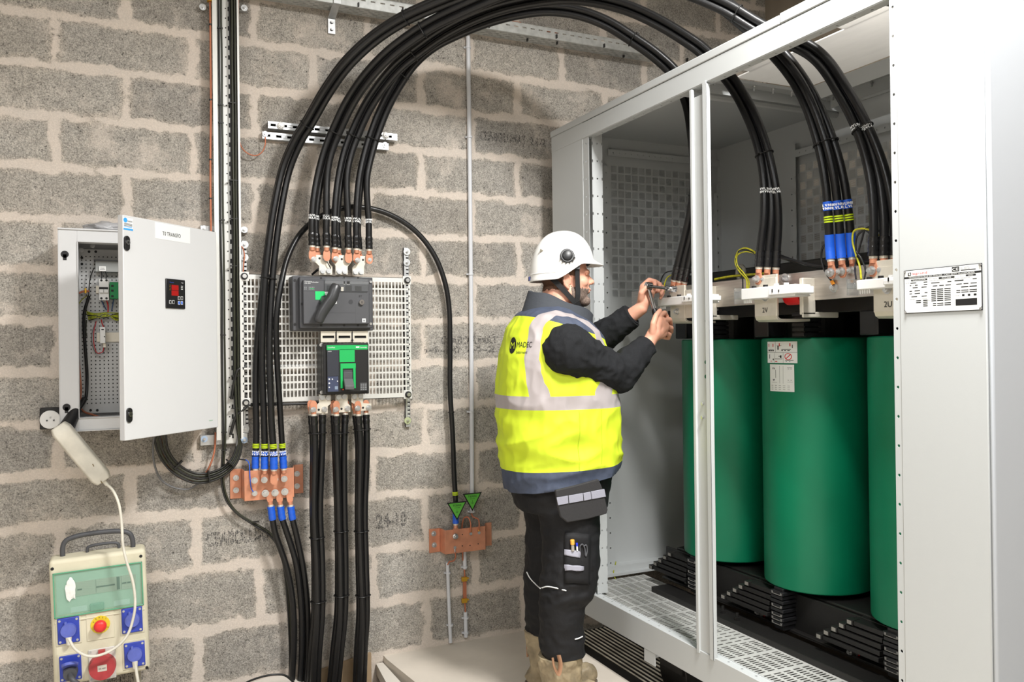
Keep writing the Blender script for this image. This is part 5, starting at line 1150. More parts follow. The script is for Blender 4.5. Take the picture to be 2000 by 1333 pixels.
mb.box((bx0, yf_, bz0), (bx0+fw, yf_+.004, bz1)).box((bx1-.03, yf_, bz0), (bx1, yf_+.004, bz1)).box((bx0+fw, yf_, bz1-.045), (bx1-.03, yf_+.004, bz1)).box((bx0+fw, yf_, bz0), (bx1-.03, yf_+.004, bz0+.045))
mb.box((bx0-.003, yf_-.0, bz0), (bx0, yf_+.03, bz1)).box((bx0-.003, yf_-.006, bz1-.002), (bx1, yf_+.03, bz1+.004)).box((bx0-.003, yf_-.006, bz0-.004), (bx1, yf_+.03, bz0))
mb.build('front_flange', m_paint2, ctl, bevel=.001)
mb = MB(); mb.box((bx0+fw, yf_-.006, bz0+.045), (bx0+fw+.003, yf_+.05, bz1-.045)).box((bx0+fw, yf_-.006, bz1-.048), (bx1-.03, yf_+.05, bz1-.045)).box((bx0+fw, yf_-.006, bz0+.045), (bx1-.03, yf_+.05, bz0+.048)); mb.build('gasket_lip', m_paint2, ctl, bevel=.001)
for px, py in ((126.5, 497), (130, 796)):
    p = WP(px, py, bd_); p.y = yf_-.0005; MB().cyl(p, p+WN*.001, .0135, n=20).box(p+Vector((-.006, -.001, -.022)), p+Vector((.006, 0, 0))).build('latch_hole', m_ink, ctl)
# perforated inner plate
pd = .06; pxa = WP(153, 640, pd).x; pza = WP(153, 486, pd).z; pzb = WP(153, 809, pd).z; pxb = bx1-.03
MB().box((pxa, D-pd, pzb), (pxb, D-pd+.002, pza)).build('inner_plate', mat('inner plate grey', (186, 187, 187), .45, .2), ctl, bevel=.004)
mbh = MB()
for j in range(int((pza-pzb-.05)/.0155)):
    for i in range(12):
        x, z = pxa+.014+i*.0155, pza-.03-j*.0155; mbh.box((x-.0022, D-pd-.0004, z-.0024), (x+.0022, D-pd+.0001, z+.0024))
o = mbh.build('plate_perforations', m_ink, ctl); o['kind'] = 'stuff'
for px, py, r_ in ((159, 489, .009), (181, 481, .009)): p = WP(px, py, pd+.002); MB().cyl(p, p+WN*.004, r_, n=14).build('plate_screw', m_zinc, ctl)
for px, py in ((174, 492), (187, 492), (160, 504), (160, 516), (177, 802), (190, 802)): p = WP(px, py, pd+.0005); MB().cyl(p, p+WN*.0006, .0052, n=14).build('plate_hole', m_ink, ctl)
# ribbed side rail
mb = MB(); xr_ = bx0+.0145
mb.box((xr_, D-.16, bz0+.06), (xr_+.004, D-.06, bz1-.1))
for j in range(20): z = bz0+.13+j*.030; mb.box((xr_, D-.19, z), (xr_+.024, D-.15, z+.012))
mb.build('side_rail', m_paint2, ctl, bevel=.001)
# devices
def ib(px0, py0, px1, py1, d0, d1, m, name, parent=ctl, bev=.001, **k): mb = MB(); wbox(mb, px0, py0, px1, py1, d0, d1); return mb.build(name, m, parent, bevel=bev)
ib(186, 508, 240, 532, pd, .10, mat('duct grey', (150, 152, 150), .5), 'trunking_lid'); ib(183, 507, 240, 511, pd, .11, m_dgrey, 'trunking_lid')
ib(193, 520, 207, 530, .10, .106, m_white, 'trunking_label'); mb = MB(); wbox(mb, 196, 523.5, 204, 524.5, .106, .1065); wbox(mb, 195, 526, 205, 527, .106, .1065); mb.build('label_mark', m_ink, ctl)
ib(187, 558, 240, 574, pd, pd+.008, m_tin, 'din_rail'); ib(189, 650, 240, 668, pd, pd+.008, m_tin, 'din_rail')
b1 = ib(193, 545, 213, 587, pd+.008, .12, m_white, 'miniature_breaker', bev=.002)
ib(193.5, 561, 211, 565.5, .12, .122, m_ink, 'toggle_slot', b1, 0); ib(194, 565.5, 202, 572, .12, .130, m_white, 'toggle', b1); ib(203, 565.5, 211.5, 572, .12, .130, m_white, 'toggle', b1)
for px, py in ((198, 548), (208, 548), (198, 583), (208, 583)): p = WP(px, py, .12); MB().cyl(p, p+WN*.0008, .0045, n=12).build('terminal_hole', m_ink, b1)
b2 = ib(214, 551, 240, 584, pd+.008, .12, mat('green module', (10, 130, 70), .4), 'green_module', bev=.002)
for py in (557, 566, 577): ib(217, py, 222, py+4, .12, .121, m_ink, 'terminal_hole', b2, 0)
b3 = ib(195, 639, 206, 671, pd+.008, .115, m_white, 'relay_module', bev=.002); ib(198, 643, 203, 645, .115, .116, m_ink, 'terminal_hole', b3, 0); ib(203, 657, 205, 659, .115, .116, m_ink, 'terminal_hole', b3, 0)
ib(201, 671, 207, 679, pd+.01, .1, m_tin, 'relay_foot', b3)
# wires
def wi(pts, r, m, name='wire'): return fil(name, [WP(*p) for p in pts], r, m, ctl)
m_wr = mat('red wire', (190, 30, 35), .4); m_wbl = mat('dark blue wire', (40, 70, 110), .4)
wi([(183, 524, .1), (176, 545, .09), (174, 565, .085), (173, 583, .085)], .002, m_thin); wi([(174, 578, .09), (165, 610, .09), (164, 640, .09), (168, 700, .09), (170, 740, .09), (167, 780, .11), (155, 800, .14)], .0058, m_blk, 'black_lead')
wi([(174, 569, .09), (162, 570, .09), (149, 577, .10), (147, 600, .10), (150, 640, .10), (152, 680, .10), (155, 720, .10), (158, 760, .09), (159, 800, .08), (185, 812, .06), (228, 824, .05)], .0042, m_copw, 'copper_wire')
ib(165, 563, 169, 573, .08, .1, m_brass, 'brass_terminal')
wi([(170, 578, .09), (158, 588, .1), (150, 605, .1), (148, 625, .1), (152, 640, .1)], .002, m_wgreen)
wi([(198, 531, .1), (199, 538, .11), (198, 546, .115)], .002, m_ink); wi([(206, 531, .1), (208, 538, .11), (207, 546, .115)], .002, m_ink)
wi([(198, 587, .1), (203, 597, .09), (208, 606, .08)], .0022, m_wbl); wi([(208, 587, .1), (211, 597, .09), (211, 610, .08)], .0024, m_wr); wi([(222, 584, .1), (220, 597, .09), (218, 608, .08)], .0022, m_wbl)
m_wye = mat('yellow green earth wires', (150, 160, 25), .45, var=.7, vs=160)
for k in range(8): wi([(169+k*.6, 609+k*2.6, .075), (185, 613+k*1.4, .082), (205, 616+((k*5) % 8)*1.4-5, .085), (226, 612+((k*3) % 8)*1.9, .08), (245, 612+((k*3) % 8)*1.9, .07)], .0021, (m_wye, m_wye, m_wgreen, m_thin)[k % 4])
wi([(198, 625, .08), (200, 634, .1), (203, 640, .11)], .002, m_wr); wi([(203, 678, .08), (200, 688, .09), (190, 690, .09), (184, 675, .09), (183, 650, .09), (188, 628, .08)], .0017, m_wr); wi([(205, 678, .08), (200, 691, .09), (188, 690, .09), (180, 672, .09), (180, 650, .09), (186, 632, .08)], .0017, m_thg)
wi([(169, 625, .08), (168, 650, .08), (170, 658, .08)], .0022, m_thy)
# door
hx_, hy_ = bx1, D-bd_-.004
rf_ = ray(242, 640); fA = None
hing = Vector((hx_, hy_, 0)); Wdr = bx1-bx0+.004
# free edge found on the ray through x=242 at the distance that gives the photographed height
tf = 2.915; fr_ = Vector((rf_.x*tf/1., rf_.y*tf/1., 0)); fr_ = Vector((ray(242, 640).x, ray(242, 640).y, 0))*2.9
DA, DB_ = (fr_.x, fr_.y), (hing.x, hing.y)
Rd = (hing-fr_).normalized(); Nd = Rd.cross(Z3)
print('door width', (hing-fr_).length, 'box width', bx1-bx0)
zt_d = (AP(242, 422, DA, DB_).z+AP(424, 452, DA, DB_).z)/2; zb_d = (AP(242, 866, DA, DB_).z+AP(424, 832, DA, DB_).z)/2
print('door z', AP(242, 422, DA, DB_).z, AP(424, 452, DA, DB_).z, AP(242, 866, DA, DB_).z, AP(424, 832, DA, DB_).z)
Wd_ = (hing-fr_).length; Md = Matrix(((Rd.x, Nd.x, 0, fr_.x), (Rd.y, Nd.y, 0, fr_.y), (0, 0, 1, 0), (0, 0, 0, 1)))   # local: x along door, y outwards, z up
door = MB().box((0, -.024, zb_d), (Wd_, 0, zt_d), Md).build('door', m_paint2, ctl, bevel=.0025)
def DP(px, py): q = AP(px, py, DA, DB_); v = q-fr_; return v.dot(Rd), q.z
def dbox(px0, py0, px1, py1, h0, h1, m, name, parent=door, bev=0.):
    cx_, cy_ = (px0+px1)/2, (py0+py1)/2
    a0, a1 = DP(px0, cy_)[0], DP(px1, cy_)[0]; z1, z0 = DP(cx_, py0)[1], DP(cx_, py1)[1]
    return MB().box((a0, h0, z0), (a1, h1, z1), Md).build(name, m, parent, bevel=bev)
def dtext(s, px, py, size, m=m_ink, width=None, parent=door, h=.0012): a, z = DP(px, py); return text('door_lettering', s, m, size, Md@Vector((a, h, z)), Rd, Z3, parent, .0003, width=width)
lab_ = dbox(303, 440, 371, 471, 0, .0008, m_whiteink, 'title_label'); 
dtext('T0 TRANSFO', 317, 459.5, .0145, width=.095, parent=lab_)
st = dbox(241, 426, 259.5, 450, 0, .0006, m_whiteink, 'maker_sticker')
p = Md@Vector((DP(244.5, 430)[0], .0008, DP(244.5, 430)[1])); MB().cyl(p, p+Nd*.0005, .0085, n=20).build('round_logo', mat('sky blue', (60, 160, 230), .5), st)
dtext('MADEC', 248.5, 433.5, .005, m_dgrey, parent=st); 
for j in range(4): dbox(242, 437+j*2.1, 258, 438+j*2.1, .0006, .0009, m_dgrey if j < 3 else mat('sky blue', (60, 160, 230), .5), 'sticker_line', st)
dbox(241, 446.5, 259.5, 450, .0006, .0009, mat('sky blue', (60, 160, 230), .5), 'sticker_line', st)
for px, py in ((246.5, 475.5), (251.5, 811.5)):
    a, z = DP(px, py); c0 = Md@Vector((a, 0, z))
    o = MB().prism([c0+Rd*(math.cos(q)*.0125)+Z3*((.0135 if math.sin(q) > 0 else -.0135)+math.sin(q)*.0125) for q in [2*math.pi*k/24+.01 for k in range(24)]], Nd*0, Nd*.006).build('lock', m_plast, door, bevel=.001)
    MB().cyl(c0+Nd*.006+Z3*.003, c0+Nd*.010+Z3*.003, .009, n=20).build('lock_barrel', m_chrome, o); MB().cyl(c0+Nd*.010+Z3*.003, c0+Nd*.0105+Z3*.003, .004, n=12).build('lock_slot', m_ink, o)
mt = dbox(322.5, 546, 359.5, 603, 0, .006, m_plast, 'panel_meter', bev=.002); mt['label'] = 'black digital meter with two red displays'
m_disp = mat('red display', (150, 16, 14), .4, emit=((200, 20, 15), .06))
dbox(332.5, 557.5, 346, 567.5, .006, .0066, m_disp, 'red_display', mt); dbox(332.5, 568.5, 346, 578, .006, .0066, m_disp, 'red_display', mt)
for px, py in ((328, 590.5), (334, 590.5), (345, 583), (350.5, 583), (345, 592), (350.5, 592)): 
    o = dbox(px, py-3.4, px+4, py+3.4, .006, .0066, m_whiteink, 'key_outline', mt); dbox(px+.5, py-2.8, px+3.5, py+2.8, .0066, .0069, m_ink if py < 591 else m_blue, 'key', mt)
for j in range(4): dbox(328.5, 557+j*3, 330.5, 558+j*3, .006, .0066, m_brass, 'led', mt)
for j in range(3): dbox(351, 559+j*3, 354.5, 560+j*3, .006, .0066, m_whiteink, 'led', mt)
dtext('Micronet', 329, 552.5, .004, mat('print blue', (60, 90, 200), .5), parent=mt, h=.0064); dtext('T154', 351, 554, .004, m_whiteink, parent=mt, h=.0064)
dtext('Schneider', 408, 823, .004, m_green)
# papers and a bag on the box
pp = MB().prism([Vector((bx0+.22, D-.05, bz1+.008)), Vector((bx1-.01, D-.05, bz1+.008)), Vector((bx1-.005, D-.2, bz1+.005)), Vector((bx0+.30, D-.2, bz1+.005))], (0, 0, 0), (0, 0, .004)).build('paper_stack', mat('paper', (228, 226, 220), .7), None); tag(pp, 'folded white papers lying on top of the control box', 'papers')
MB().prism([Vector((bx0+.32, D-.06, bz1+.014)), Vector((bx1-.03, D-.04, bz1+.018)), Vector((bx1-.02, D-.16, bz1+.016)), Vector((bx0+.38, D-.19, bz1+.014))], (0, 0, 0), (0, 0, .003)).build('sheet', mat('paper', (228, 226, 220), .7), pp)
bm = bmesh.new(); bmesh.ops.create_icosphere(bm, subdivisions=3, radius=1)
for v in bm.verts:
    k = 1+.35*noise.noise(v.co*2.1); v.co = Vector((v.co.x*.085*k, v.co.y*.05*k, max(-.016, v.co.z*.026*k)))+Vector((bx0+.165, D-.12, bz1+.021))
mb = MB(); mb.bm.free(); mb.bm = bm; o = mb.build('crumpled_bag', mat('grey translucent bag', (168, 168, 170), .35, bump=.8, bs=60), None, smooth=60); tag(o, 'crumpled grey plastic bag lying on the left of the control box top', 'bag')
# ---- wall socket
so = thing('wall_socket', 'small black wall socket with a round white insert, left of the control box', 'socket', WP(98, 838, 0))
ib(77, 798, 119, 838, 0, .045, m_plast, 'socket_body', so, .004)
p = WP(98, 820, .045); MB().lathe(p, WN, [(0, .036), (.003, .036), (.0045, .034), (.0045, .001)], 36).build('socket_insert', m_white, so, smooth=30)
for dx, dz in ((-.011, -.003), (.013, -.003), (.001, .009)): q = p+Vector((dx, -.0046, dz)); MB().cyl(q, q+WN*.0035, .0032, n=10).build('socket_hole' if dz < 0 else 'earth_pin', m_dgrey if dz < 0 else m_zinc, so)
# ---- hanging multi socket
mA, mB_ = WP(113, 832, .27), WP(203, 940, .27); ax = (mB_-mA).normalized(); sdv = ax.cross(WN).normalized(); Lm = (mB_-mA).length
ms = thing('power_strip', 'dirty white multi socket strip hanging from its black plug below the control box', 'power strip', WP(160, 890, .25))
MM = Matrix(((ax.x, sdv.x, 0, mA.x), (ax.y, sdv.y, -1, mA.y), (ax.z, sdv.z, 0, mA.z), (0, 0, 0, 1)))
m_dirty = mat('dirty white plastic', (222, 218, 205), .5, var=.14, vs=14, bump=.06, bs=90)
prof = []
mb = MB()
for i in range(13):
    f = i/12; w_ = .035 if .04 < f < .96 else .027; h_ = .026 if .02 < f < .98 else .018
    pts = [MM@Vector((f*Lm, s*w_, q)) for s, q in ((-1, -h_), (-1.05, 0), (-.85, h_*.8), (-.3, h_), (.3, h_), (.85, h_*.8), (1.05, 0), (1, -h_))]; R_ = [mb.bm.verts.new(q) for q in pts]
    if i:
        for j in range(8): mb.bm.faces.new((prev[j], prev[(j+1) % 8], R_[(j+1) % 8], R_[j]))
    else: mb.bm.faces.new(R_[::-1])
    prev = R_
mb.bm.faces.new(prev); mb.build('strip_body', m_dirty, ms, bevel=.004, seg=3)
for f, s in ((.72, -.3), (.18, .9), (.3, .95), (.98, .2), (.9, .6)): 
    q = MM@Vector((f*Lm, s*.03, .0262 if abs(s) < .5 else .017)); MB().box((-.005, -.0015, 0), (.006, .0015, .001), Matrix.Translation(q)@MM.to_3x3().to_4x4()@Matrix.Rotation(.2, 4, 'Z')).build('moulded_slot', mat('dirt brown', (120, 100, 60), .7), ms)
pa, pb = WP(150, 800, .2), WP(131, 834, .235)
MB().cyl(pa, pb, .020, .027, n=20).cyl(pb, pb+(pb-pa).normalized()*.01, .027, .026, n=20).build('black_plug', m_plast, ms, smooth=40)
fil('plug_lead', [WP(150, 800, .2), WP(157, 790, .17), WP(163, 778, .14)], .0065, m_plast, ms)
MB().tube([mB_-ax*.004, mB_+ax*.02], .007, 12).build('cord_grip', m_dirty, ms)
dd = .24
c1 = fil('extension_cord', [WP(207, 945, .27), WP(220, 958, .27), WP(232, 985, .27), (WP(238, 1030, .27)), WP(240, 1065, .27), WP(248, 1100, .27), WP(259, 1135, .27), WP(264, 1175, .27), WP(261, 1205, .27), WP(246, 1246, .27), WP(214, 1273, .27), WP(176, 1283, .27), WP(148, 1270, .27), WP(134, 1248, .26)], .0052, m_dirty); tag(c1, 'white cord from the hanging power strip curving across the site board', 'cord')
# ---- portable distribution board
dB = .19
cA, cB, cC = WP(94.5, 1097, dB), WP(284, 1072, dB), WP(300, 1309, dB); cDn = WP(103, 1345, dB)
Rb = (cB-cA).normalized(); Ub = WN.cross(Rb)*-1; Ub = (cB-cC).normalized(); Ub = (Ub-Rb*Ub.dot(Rb)).normalized(); Wb = (cB-cA).length; Hb = ((cB-cC).length+(cA-cDn).length)/2
db = thing('distribution_board', 'dirty cream portable distribution board with blue and red sockets and a green window', 'distribution board', tuple(cC-Rb*Wb/2))
Ob = cA-Ub*Hb
def BP(px, py, h=0): q = WP(px, py, dB); v = q-Ob; return (v.dot(Rb), v.dot(Ub), h)
MBd = Matrix(((Rb.x, Ub.x, 0, Ob.x), (0, 0, -1, Ob.y), (Rb.z, Ub.z, 0, Ob.z), (0, 0, 0, 1)))
m_cream = mat('dirty cream plastic', (214, 208, 184), .55, var=.1, vs=9, bump=.05, bs=120)
def bbx(px0, py0, px1, py1, h0, h1, m, name, parent=db, bev=.001, seg=2):
    a, b = BP(px0, py0), BP(px1, py1); return MB().box((a[0], b[1], h0), (b[0], a[1], h1), MBd).build(name, m, parent, bevel=bev, seg=seg)
MB().box((0, 0, -.11), (Wb, Hb, 0), MBd).build('case', m_cream, db, bevel=.016, seg=4)
MB().box((.004, -.01, -.12), (Wb-.004, Hb-.01, -.108), MBd).build('backplate', mat('backplate', (190, 184, 165), .6), db, bevel=.004)
MB().box((.012, Hb*.50, -.002), (Wb-.012, Hb*.50+.006, .004), MBd).build('moulded_ridge', m_cream, db, bevel=.002)
m_gw = mat('green tinted window', (150, 205, 182), .12, trans=.5, alpha=.38, coat=.3)
w0, w1 = BP(102, 1118), BP(281, 1174)
wy0, wy1 = Hb*.545, Hb*.9
wx0, wx1 = .012, Wb-.014
MB().box((wx0+.01, wy0+.01, -.001), (wx1-.01, wy1-.01, .0015), MBd).build('breaker_bay', mat('pale green bay', (205, 214, 204), .5), db)
mb = MB(); mb.box((wx0+.045, wy0+(wy1-wy0)*.42, .0015), (wx1-.025, wy0+(wy1-wy0)*.74, .004), MBd); mb.build('breaker_row', mat('row cream', (215, 220, 208), .5), db)
mb = MB()
for a0, a1, b0, b1 in ((.26, .31, .55, .58), (.47, .68, .55, .58), (.70, .735, .44, .73), (.76, .81, .55, .58), (.82, .86, .55, .58), (.465, .468, .44, .74), (.75, .753, .44, .74)): mb.box((wx0+(wx1-wx0)*a0, wy0+(wy1-wy0)*b0, .004), (wx0+(wx1-wx0)*a1, wy0+(wy1-wy0)*b1, .005), MBd)
mb.build('breaker_marks', mat('mid grey print', (88, 96, 92), .5), db)
for a0 in (.18, .66): 
    MB().box((wx0+(wx1-wx0)*a0, wy0+.012, .0015), (wx0+(wx1-wx0)*(a0+.18), wy0+.032, .0025), MBd).build('bay_label', m_whiteink, db)
MB().box((wx0, wy0, .004), (wx1, wy1, .0075), MBd).build('window_flap', m_gw, db, bevel=.003)
rim = MB(); e = .004
rim.box((wx0, wy0, .003), (wx1, wy0+e, .009), MBd).box((wx0, wy1-e, .003), (wx1, wy1, .009), MBd).box((wx0, wy0, .003), (wx0+e, wy1, .009), MBd).box((wx1-e, wy0, .003), (wx1, wy1, .009), MBd); rim.build('window_rim', mat('green rim', (90, 165, 130), .2), db, bevel=.001)
MB().box((wx0+(wx1-wx0)*.39, wy0+.008, .007), (wx0+(wx1-wx0)*.55, wy0+.038, .014), MBd).build('window_latch', m_gw, db, bevel=.004)
bm = bmesh.new(); bmesh.ops.create_icosphere(bm, subdivisions=3, radius=1)
for v in bm.verts:
    k = 1+.5*noise.noise(v.co*1.7); v.co = MBd@Vector((wx0+.060+v.co.x*.018*k, wy0+(wy1-wy0)*.60+v.co.y*.038*k, .008+v.co.z*.0025*k))
mb = MB(); mb.bm.free(); mb.bm = bm; o = mb.build('plaster_blob', mat('plaster white', (235, 236, 232), .7, bump=.5, bs=80), db, smooth=60); o['label'] = 'blob of dried white plaster on the green window'
def sock(px, py, kind='closed'):
    a = BP(px, py); cx_, cy_ = a[0], a[1]; M2 = MBd@Matrix.Translation((cx_, cy_, 0))
    MB().box((-.043, -.056, 0), (.043, .056, .003), M2).build('socket_surround', m_cream, db, bevel=.001)
    base = MB().box((-.037, -.049, .003), (.037, .049, .009), M2).build('blue_socket', mat('socket blue', (48, 68, 172), .4, var=.1, vs=30), db, bevel=.003)
    for sx in (-1, 1):
        for sy in (-1, 1): MB().cyl(M2@Vector((sx*.029, sy*.040, .009)), M2@Vector((sx*.029, sy*.040, .0105)), .0045, n=12).build('socket_screw', m_zinc, base)
    if kind != 'open':
        MB().cyl(M2@Vector((0, .002, .009)), M2@Vector((0, .002, .022)), .028, .026, n=32).box((-.012, .026, .009), (-.004, .036, .02), M2).build('socket_flap', mat('dusty socket blue', (92, 105, 188), .5, var=.12, vs=40), base, smooth=40)
        if kind == 'cord': MB().cyl(M2@Vector((0, -.022, .015)), M2@Vector((0, -.052, .015)), .011, .008, n=14).build('plug_end', m_dirty, base)
    else:
        M3 = M2@Matrix.Translation((0, .022, .03))@Matrix.Rotation(.95, 4, 'X'); MB().cyl(M3@Vector((0, 0, 0)), M3@Vector((0, 0, .01)), .029, .027, n=32).build('socket_flap', mat('dusty socket blue', (92, 105, 188), .5, var=.12, vs=40), base, smooth=40)
        MB().cyl(M2@Vector((0, -.010, .009)), M2@Vector((0, -.012, .05)), .026, .023, n=28).build('socket_collar', m_dgrey, base, smooth=40)
        fil('plug_lead', [M2@Vector((0, -.012, .045)), M2@Vector((.008, -.022, .075)), M2@Vector((.03, -.045, .075)), M2@Vector((.06, -.075, .06)), M2@Vector((.10, -.13, .05))], .010, m_dgrey, base)
    return M2
sock(134, 1231, 'cord'); sock(258, 1211, 'closed'); sock(263, 1278, 'cord'); sock(138, 1304, 'open')
a = BP(196, 1220); M2 = MBd@Matrix.Translation((a[0], a[1], 0))
MB().box((-.048, -.058, 0), (.048, .058, .0025), M2).build('button_surround', m_cream, db, bevel=.001)
MB().cyl(M2@Vector((0, 0, .0025)), M2@Vector((0, 0, .005)), .034, n=40).build('emergency_stop_collar', mat('signal yellow', (228, 205, 50), .5), db)
MB().lathe(M2@Vector((0, 0, .005)), Vector((0, -1, 0)), [(0, .014), (.016, .014), (.016, .0225), (.026, .0225), (.033, .017), (.036, .008), (.036, .0)], 32).build('emergency_stop_button', mat('mushroom red', (228, 52, 52), .4), db, smooth=50)
for an, ch in ((150, 'A'), (120, 'R'), (95, 'R'), (70, 'E'), (45, 'T'), (210, 'U'), (240, 'R'), (270, 'G'), (300, 'E'), (330, 'N')):
    q = math.radians(an); text('collar_lettering', ch, m_dgrey, .006, M2@Vector((math.cos(q)*.028-.002, math.sin(q)*.028-.003, .0052)), Rb, Ub, db, .0003)
a = BP(200, 1297); M2 = MBd@Matrix.Translation((a[0], a[1], 0))
rs_ = MB().box((-.047, -.062, 0), (.047, .062, .006), M2).build('red_socket', mat('pale socket plate', (205, 202, 195), .5), db, bevel=.006)
MB().cyl(M2@Vector((0, -.006, .006)), M2@Vector((0, -.006, .034)), .049, .046, n=40).box((-.012, .036, .006), (.012, .058, .024), M2).build('socket_flap', mat('dusty red', (172, 58, 62), .5, var=.12, vs=40), rs_, smooth=40)
MB().box((-.016, -.018, .034), (.016, .006, .0345), M2).build('flap_label', mat('label grey', (200, 192, 180), .6), rs_); text('flap_lettering', '20A 400V', m_dgrey, .006, M2@Vector((-.013, -.010, .0348)), Rb, Ub, rs_, .0003, width=.026)
for sx in (-1, 1):
    for sy in (-1, 1): MB().cyl(M2@Vector((sx*.039, sy*.053, .006)), M2@Vector((sx*.039, sy*.053, .0075)), .0045, n=12).build('socket_screw', m_zinc, rs_)
for px, py in ((102, 1112), (275, 1087), (287, 1305)): a = BP(px, py); q = MBd@Vector((a[0], a[1], .0)); MB().cyl(q, q+WN*.0012, .006, n=14).build('case_screw_hole', m_ink, db)
hp = [MBd@Vector(q) for q in ((.045, Hb-.02, -.06), (.045, Hb+.03, -.06), (.055, Hb+.055, -.06), (.085, Hb+.068, -.06), (Wb*.5, Hb+.074, -.06), (Wb-.085, Hb+.068, -.06), (Wb-.055, Hb+.055, -.06), (Wb-.045, Hb+.03, -.06), (Wb-.045, Hb-.02, -.06))]
MB().tube(spline(hp, 6), .0095, 12).build('carry_handle', m_dgrey, db, smooth=60)
hp = [MBd@Vector(q) for q in ((.13, Hb-.02, -.07), (.13, Hb+.015, -.07), (.14, Hb+.022, -.07), (.23, Hb+.022, -.07), (.24, Hb+.015, -.07), (.24, Hb-.02, -.07))]
MB().tube(spline(hp, 4), .006, 10).build('carry_handle', m_dgrey, db, smooth=60)
MB().box((Wb-.06, -.12, -.1), (Wb-.035, .01, -.075), MBd).box((.035, -.12, -.1), (.06, .01, -.075), MBd).build('stand_leg', mat('stand grey', (150, 146, 132), .5, .2), db)
c2 = fil('extension_cord', [WP(264, 1293, .21), WP(266, 1310, .21), WP(270, 1335, .21), WP(276, 1375, .2)], .006, m_dirty); tag(c2, 'short white cord dropping out of the lower right socket of the site board', 'cord')
# ---- stamps printed on the blocks
m_stamp = bpy.data.materials.new('faded stamp ink'); m_stamp.use_nodes = True; nt = m_stamp.node_tree; b_ = nt.nodes['Principled BSDF']; b_.inputs['Base Color'].default_value = srgb((62, 62, 64))+(1,); b_.inputs['Roughness'].default_value = .9
tc_ = nt.nodes.new('ShaderNodeTexCoord'); nz = nt.nodes.new('ShaderNodeTexNoise'); nz.inputs['Scale'].default_value = 120; nz.inputs['Detail'].default_value = 4; nt.links.new(tc_.outputs['Object'], nz.inputs[0])
rg = nt.nodes.new('ShaderNodeMapRange'); rg.inputs[1].default_value = .42; rg.inputs[2].default_value = .56; rg.inputs[4].default_value = .85; nt.links.new(nz.outputs[0], rg.inputs[0]); sx_ = nt.nodes.new('ShaderNodeSeparateXYZ'); nt.links.new(tc_.outputs['Object'], sx_.inputs[0]); m1_ = nt.nodes.new('ShaderNodeMath'); m1_.operation = 'MULTIPLY'; m1_.inputs[1].default_value = 2*math.pi/.0075; nt.links.new(sx_.outputs[0], m1_.inputs[0])
m2_ = nt.nodes.new('ShaderNodeMath'); m2_.operation = 'SINE'; nt.links.new(m1_.outputs[0], m2_.inputs[0]); m3_ = nt.nodes.new('ShaderNodeMapRange'); m3_.inputs[1].default_value = -.4; m3_.inputs[2].default_value = .3; m3_.inputs[3].default_value = .15; nt.links.new(m2_.outputs[0], m3_.inputs[0])
m4_ = nt.nodes.new('ShaderNodeMath'); m4_.operation = 'MULTIPLY'; nt.links.new(rg.outputs[0], m4_.inputs[0]); nt.links.new(m3_.outputs[0], m4_.inputs[1]); nt.links.new(m4_.outputs[0], b_.inputs['Alpha'])
wl = bpy.data.objects['wall_back']
def stamp(s, px, py, px2, h): a, b = WP(px, py, .002), WP(px2, py, .002); text('block_stamp', s, m_stamp, h, a, X3, Z3, wl, .0, width=b.x-a.x, bold=.055)
stamp('CEABOLUMAT', 402, 1068, 548, .055); stamp('24-10', 735, 1032, 795, .06)
stamp('CEABOLUMAT', 937, 272, 1028, .04); stamp('24-2', 1034, 284, 1066, .04)
stamp('CEABOLUMAT', 860, 672, 972, .035); stamp('14-10 24-2', 828, 690, 968, .03)
stamp('CEABOLUMAT', 190, 1345, 282, .05)
# ---- junk at the foot of the wall, cable pit
pit = thing('cable_pit', 'open cable pit with wooden board and concrete edge where the black cables go down', 'cable pit', (WP(700, 1310, .1).x, D-.2, -.1))
q0 = U(668, 1290, y=D-.03); 
MB().prism([Vector((.72, D-.005, -.02)), Vector((1.02, D-.005, .03)), Vector((1.02, D-.005, -.35)), Vector((.72, D-.005, -.35))], (0, -.02, 0), (0, 0, 0)).build('board', mat('worn plywood', (170, 146, 116), .7, var=.15, vs=8), pit)
MB().prism([Vector((q.x, min(q.y, D-.006), q.z)) for q in (U(724, 1284, z=-.03), U(738, 1283, z=-.03), U(800, 1352, z=-.03), U(766, 1356, z=-.03))], (0, 0, -.05), (0, 0, 0)).build('pit_edge', mat('dusty plaster', (212, 206, 196), .8, bump=.3, bs=60), pit)
rub = MB().prism([U(470, 1340, y=D-.03), U(520, 1322, y=D-.03), U(560, 1318, y=D-.03), U(600, 1324, y=D-.03), U(600, 1345, y=D-.03)], (0, -.12, 0), (0, 0, 0)).build('rubble_sack', mat('dusty white sack', (214, 206, 196), .8, bump=.5, bs=40), None, bevel=.01, seg=3); tag(rub, 'dusty white sack edge lying at the wall foot just left of the black cables', 'sack')
c = fil('control_cable', [WP(455, 1350, .1), WP(490, 1330, .13), WP(530, 1319, .15), WP(556, 1320, .15), WP(575, 1335, .15)], .0045, m_thin); tag(c, 'thin black cable lying over the white sack at the wall foot', 'cable')
